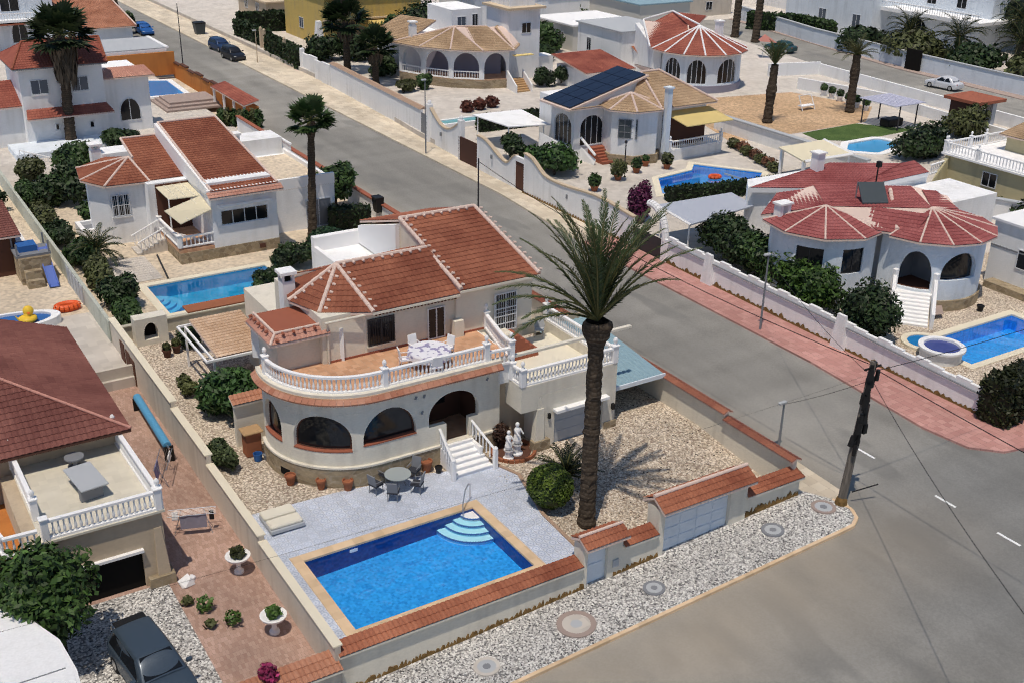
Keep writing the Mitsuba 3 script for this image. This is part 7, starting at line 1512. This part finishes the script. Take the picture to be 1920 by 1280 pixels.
for i, (x, y, z, rx, rz, c, lab) in enumerate(((42.3, 96.5, 1.6, 2.4, 1.8, DARK, 'dark bush right of the white stepped wall below the yellow house'), (46, 95, 2, 2.6, 2.2, DARK, 'dark trees between yellow house and tan roof'), (44.5, 84.5, 1.2, 1.8, 1.4, DARK, 'dark bush behind the fan palms at the street wall'), (46.0, 76.2, .9, .9, .9, GREEN, 'round bush left of the arched veranda'), (43.3, 76.0, .7, 1.2, .7, OLIVE, 'shrubs on the street wall left of the veranda'), (56, 97, 3, 3.6, 3.2, DARK, 'dark trees behind the tan rear roof'))):
    bush('garden_tree', rblobs(x, y, z, rx, rx, rz, 6, 380 + i), 1800, .24, c, lab, 'bush', seed=390 + i)
# remaining background: houses and trees closing the top edge
for i, (x0, y0, x1, y1, h, m_, lab) in enumerate(((47, 128, 60, 140, 2.6, 'mat_beige', 'long low beige wall like building beyond the hedge at the top'), (66, 100, 78, 110, 6, 'mat_white', 'white house behind the tower at the top edge'), (88, 92, 97, 104, 4.5, 'mat_lightwall', 'pale house behind the red round roof at the top edge'), (100, 104, 116, 118, 5, 'mat_beigewall', 'beige building with pale walls beyond the bare palm trunks'), (79, 104, 90, 116, 5, 'mat_white', 'white house with grey roof between tower and round red roof'), (74, 88, 84, 97, 3.2, 'mat_lightwall', 'low pale outbuilding behind the flat white wing'))):
    h = thing('house', lab, 'house'); solid(h, x0, y0, x1, y1, 0, (2.6, 6, 4.5, 5, 5, 3.2)[i], m_); put(h, 'roof_slab', M().box(x0 - .3, y0 - .3, (2.6, 6, 4.5, 5, 5, 3.2)[i], x1 + .3, y1 + .3, (2.6, 6, 4.5, 5, 5, 3.2)[i] + .2), ('mat_tancoping', 'mat_redtile', 'mat_bluegrey', 'mat_tancoping', 'mat_lightgrey', 'mat_trim')[i])
    for j in range(2): win(h, x0 + (x1 - x0) * (.3 + .4 * j), y0, .9, 1.3, 1.3); win(h, x0, y0 + (y1 - y0) * (.3 + .4 * j), .9, 1.3, 1.3, 'W')
for i, (x, y, z, r, rz, lab) in enumerate(((86.5, 108, 3, 4.5, 3.4, 'dark tree mass above the white tower house at the top'), (93, 110, 3, 4.5, 3.4, 'dark tree right of the tree mass at the top edge'), (70.5, 90, 2.0, 2.6, 2.2, 'reddish dark tree behind the square tower'), (66.5, 83.5, 1.2, 2.0, 1.4, 'dark hedge like bush right of the tower'), (68.5, 76.5, 1.0, 2.4, 1.2, 'dark bush left of the flat white wing'), (60, 104, 3, 3, 3, 'dark tree at the top edge left of the tower'), (52, 96, 2.5, 2, 2.5, 'green tree above the tan rear roof'))):
    bush('far_tree', rblobs(x, y, z, r, r, rz, 7, 400 + i), 2200, .3, DARK if i % 2 else GREEN, lab, 'tree', seed=410 + i)
for i in range(14):
    x, y = 100 + 14 * (i % 7) + 5 * (i // 7), 122 - 10 * (i % 7) + 24 * (i // 7); y = max(y, 62) + 24 * (i // 7)
    h = thing('house', ('first', 'second', 'third', 'fourth', 'fifth', 'sixth', 'seventh', 'eighth', 'ninth', 'tenth', 'eleventh', 'twelfth', 'thirteenth', 'fourteenth')[i] + ' of the far pale houses beyond the top edge', 'house', 'far pale houses'); solid(h, x, y, x + 9, y + 9, 0, 4 + 2 * (i % 2), 'mat_white'); put(h, 'roof_slab', M().box(x - .3, y - .3, 4 + 2 * (i % 2), x + 9.3, y + 9.3, 4.2 + 2 * (i % 2)), 'mat_redtile' if i % 3 else 'mat_tancoping')
# ---------------------------------------------------------------- poles, lamps and cables
up_ = thing('utility_pole', 'wooden utility pole hung with thick black cables at the street corner, leaning', 'utility pole')
b0, b1 = np.array([22.64, -7.45, -.6]), np.array([23.41, -7.35, 6.4]); put(up_, 'pole', M().tube(b0, b1, .2, .14, 10), 'mat_wood')
bx = M(); g_ = np.random.default_rng(5)
for i in range(34):
    t = .42 + .56 * i / 34; c = b0 + (b1 - b0) * t + g_.normal(size=3) * [.14, .08, .02] + [-.08, -.1, 0]; bx.tube(c - [.02, 0, .25], c + [.02, 0, .25], .12 * (.5 + g_.random()), .09, 6)
put(up_, 'cable_bundle', bx, 'mat_black'); put(up_, 'junction_box', M().rbox(b0 + (b1 - b0) * .55 + [.22, -.12, 0], (.25, .25, .5), .04), 'mat_black'); put(up_, 'base_collar', M().lathe([(.3, 0), (.26, .3), (.18, .45)], b0 + [0, 0, .05], 10), 'mat_rust'); put(up_, 'cross_arm', M().tube((23.2, -7.5, .0), (24.4, -7.9, .25), .03), 'mat_black'); put(up_, 'cross_arm', M().tube(b1 + [-.5, 0, -.3], b1 + [.5, 0, -.3], .05), 'mat_black')


def lamp(x, y, z0, h, label, dx=0., dy=0., m='mat_grey', head=True):
    t = thing('lamp_post', label, 'lamp post'); put(t, 'pole', M().tube((x, y, z0), (x + dx, y + dy, h), .07, .045), m)
    if head: put(t, 'lamp', M().rbox((x + dx - .12, y + dy, h + .05), (.5, .2, .16), .05), 'mat_lightgrey')


lamp(23.84, -2.26, -.5, 1.95, 'short grey lamp post behind the dark red street wall coping'); lamp(33.0, 8.8, -.5, 4.3, 'thin grey lamp post on the pink pavement across the street'); lamp(34.0, 53.7, -.5, 6.2, 'tall thin lamp post at the curved dip of the white wall'); lamp(35.6, 101.3, -.5, 3.4, 'cream lamp post on the pavement beside the black parked car', m='mat_tancoping')
lamp(23.3, 26.0, -.5, 7.2, 'dark wooden pole rising behind the villa roof', m='mat_iron', head=False); lamp(24.3, 94.4, -.5, 8.2, 'tall dark pole beside the ochre garden wall', m='mat_iron', head=False)
cbn = thing('street_bin', 'dark wheeled waste bin near the top of the pavement', 'bin'); put(cbn, 'body', M().hull([(35.2, 124, -.5), (36.3, 124, -.5), (35.2, 125, -.5), (36.3, 125, -.5), (35.0, 123.8, 1.0), (36.5, 123.8, 1.0), (35, 125.2, 1.0), (36.5, 125.2, 1)]), 'mat_slate'); put(cbn, 'lid', M().rbox((35.75, 124.5, 1.1), (1.6, 1.5, .2), .05), 'mat_black')


def cable(a, b, sag, label, r=.018):
    t = thing('overhead_cable', label, 'cable'); a, b = np.array(a), np.array(b); u = np.linspace(0, 1, 17); put(t, None, M().path([tuple(a + (b - a) * q - [0, 0, 4 * sag * q * (1 - q)]) for q in u], r, 5), 'mat_black')


cable((23.4, -7.35, 6.2), (23.3, 26.0, 7.0), .8, 'overhead cable from the corner utility pole to the pole behind the villa roof', .02); cable((23.4, -7.35, 6.1), (22.6, -46, 7), .8, 'overhead cable from the corner utility pole towards the viewer over the junction', .02)
cable((23.4, -7.35, 5.9), (64, -7, 7), .9, 'overhead cable from the corner utility pole across the street to the right', .016); cable((23.4, -7.35, 5.8), (-45, -4.2, 7), 1.2, 'overhead cable from the corner utility pole over the pool to the left', .005); cable((23.4, -7.35, 5.6), (10, -28, 7), .6, 'thin overhead cable from the corner utility pole over the near road', .014)
cable((23.4, -7.35, 5.7), (33.0, 8.8, 4.2), .4, 'thin cable from the corner utility pole to the lamp post across the street', .012); cable((23.4, -7.35, 5.5), (23.84, -2.26, 1.9), .1, 'thin cable from the corner utility pole to the short lamp post', .012)
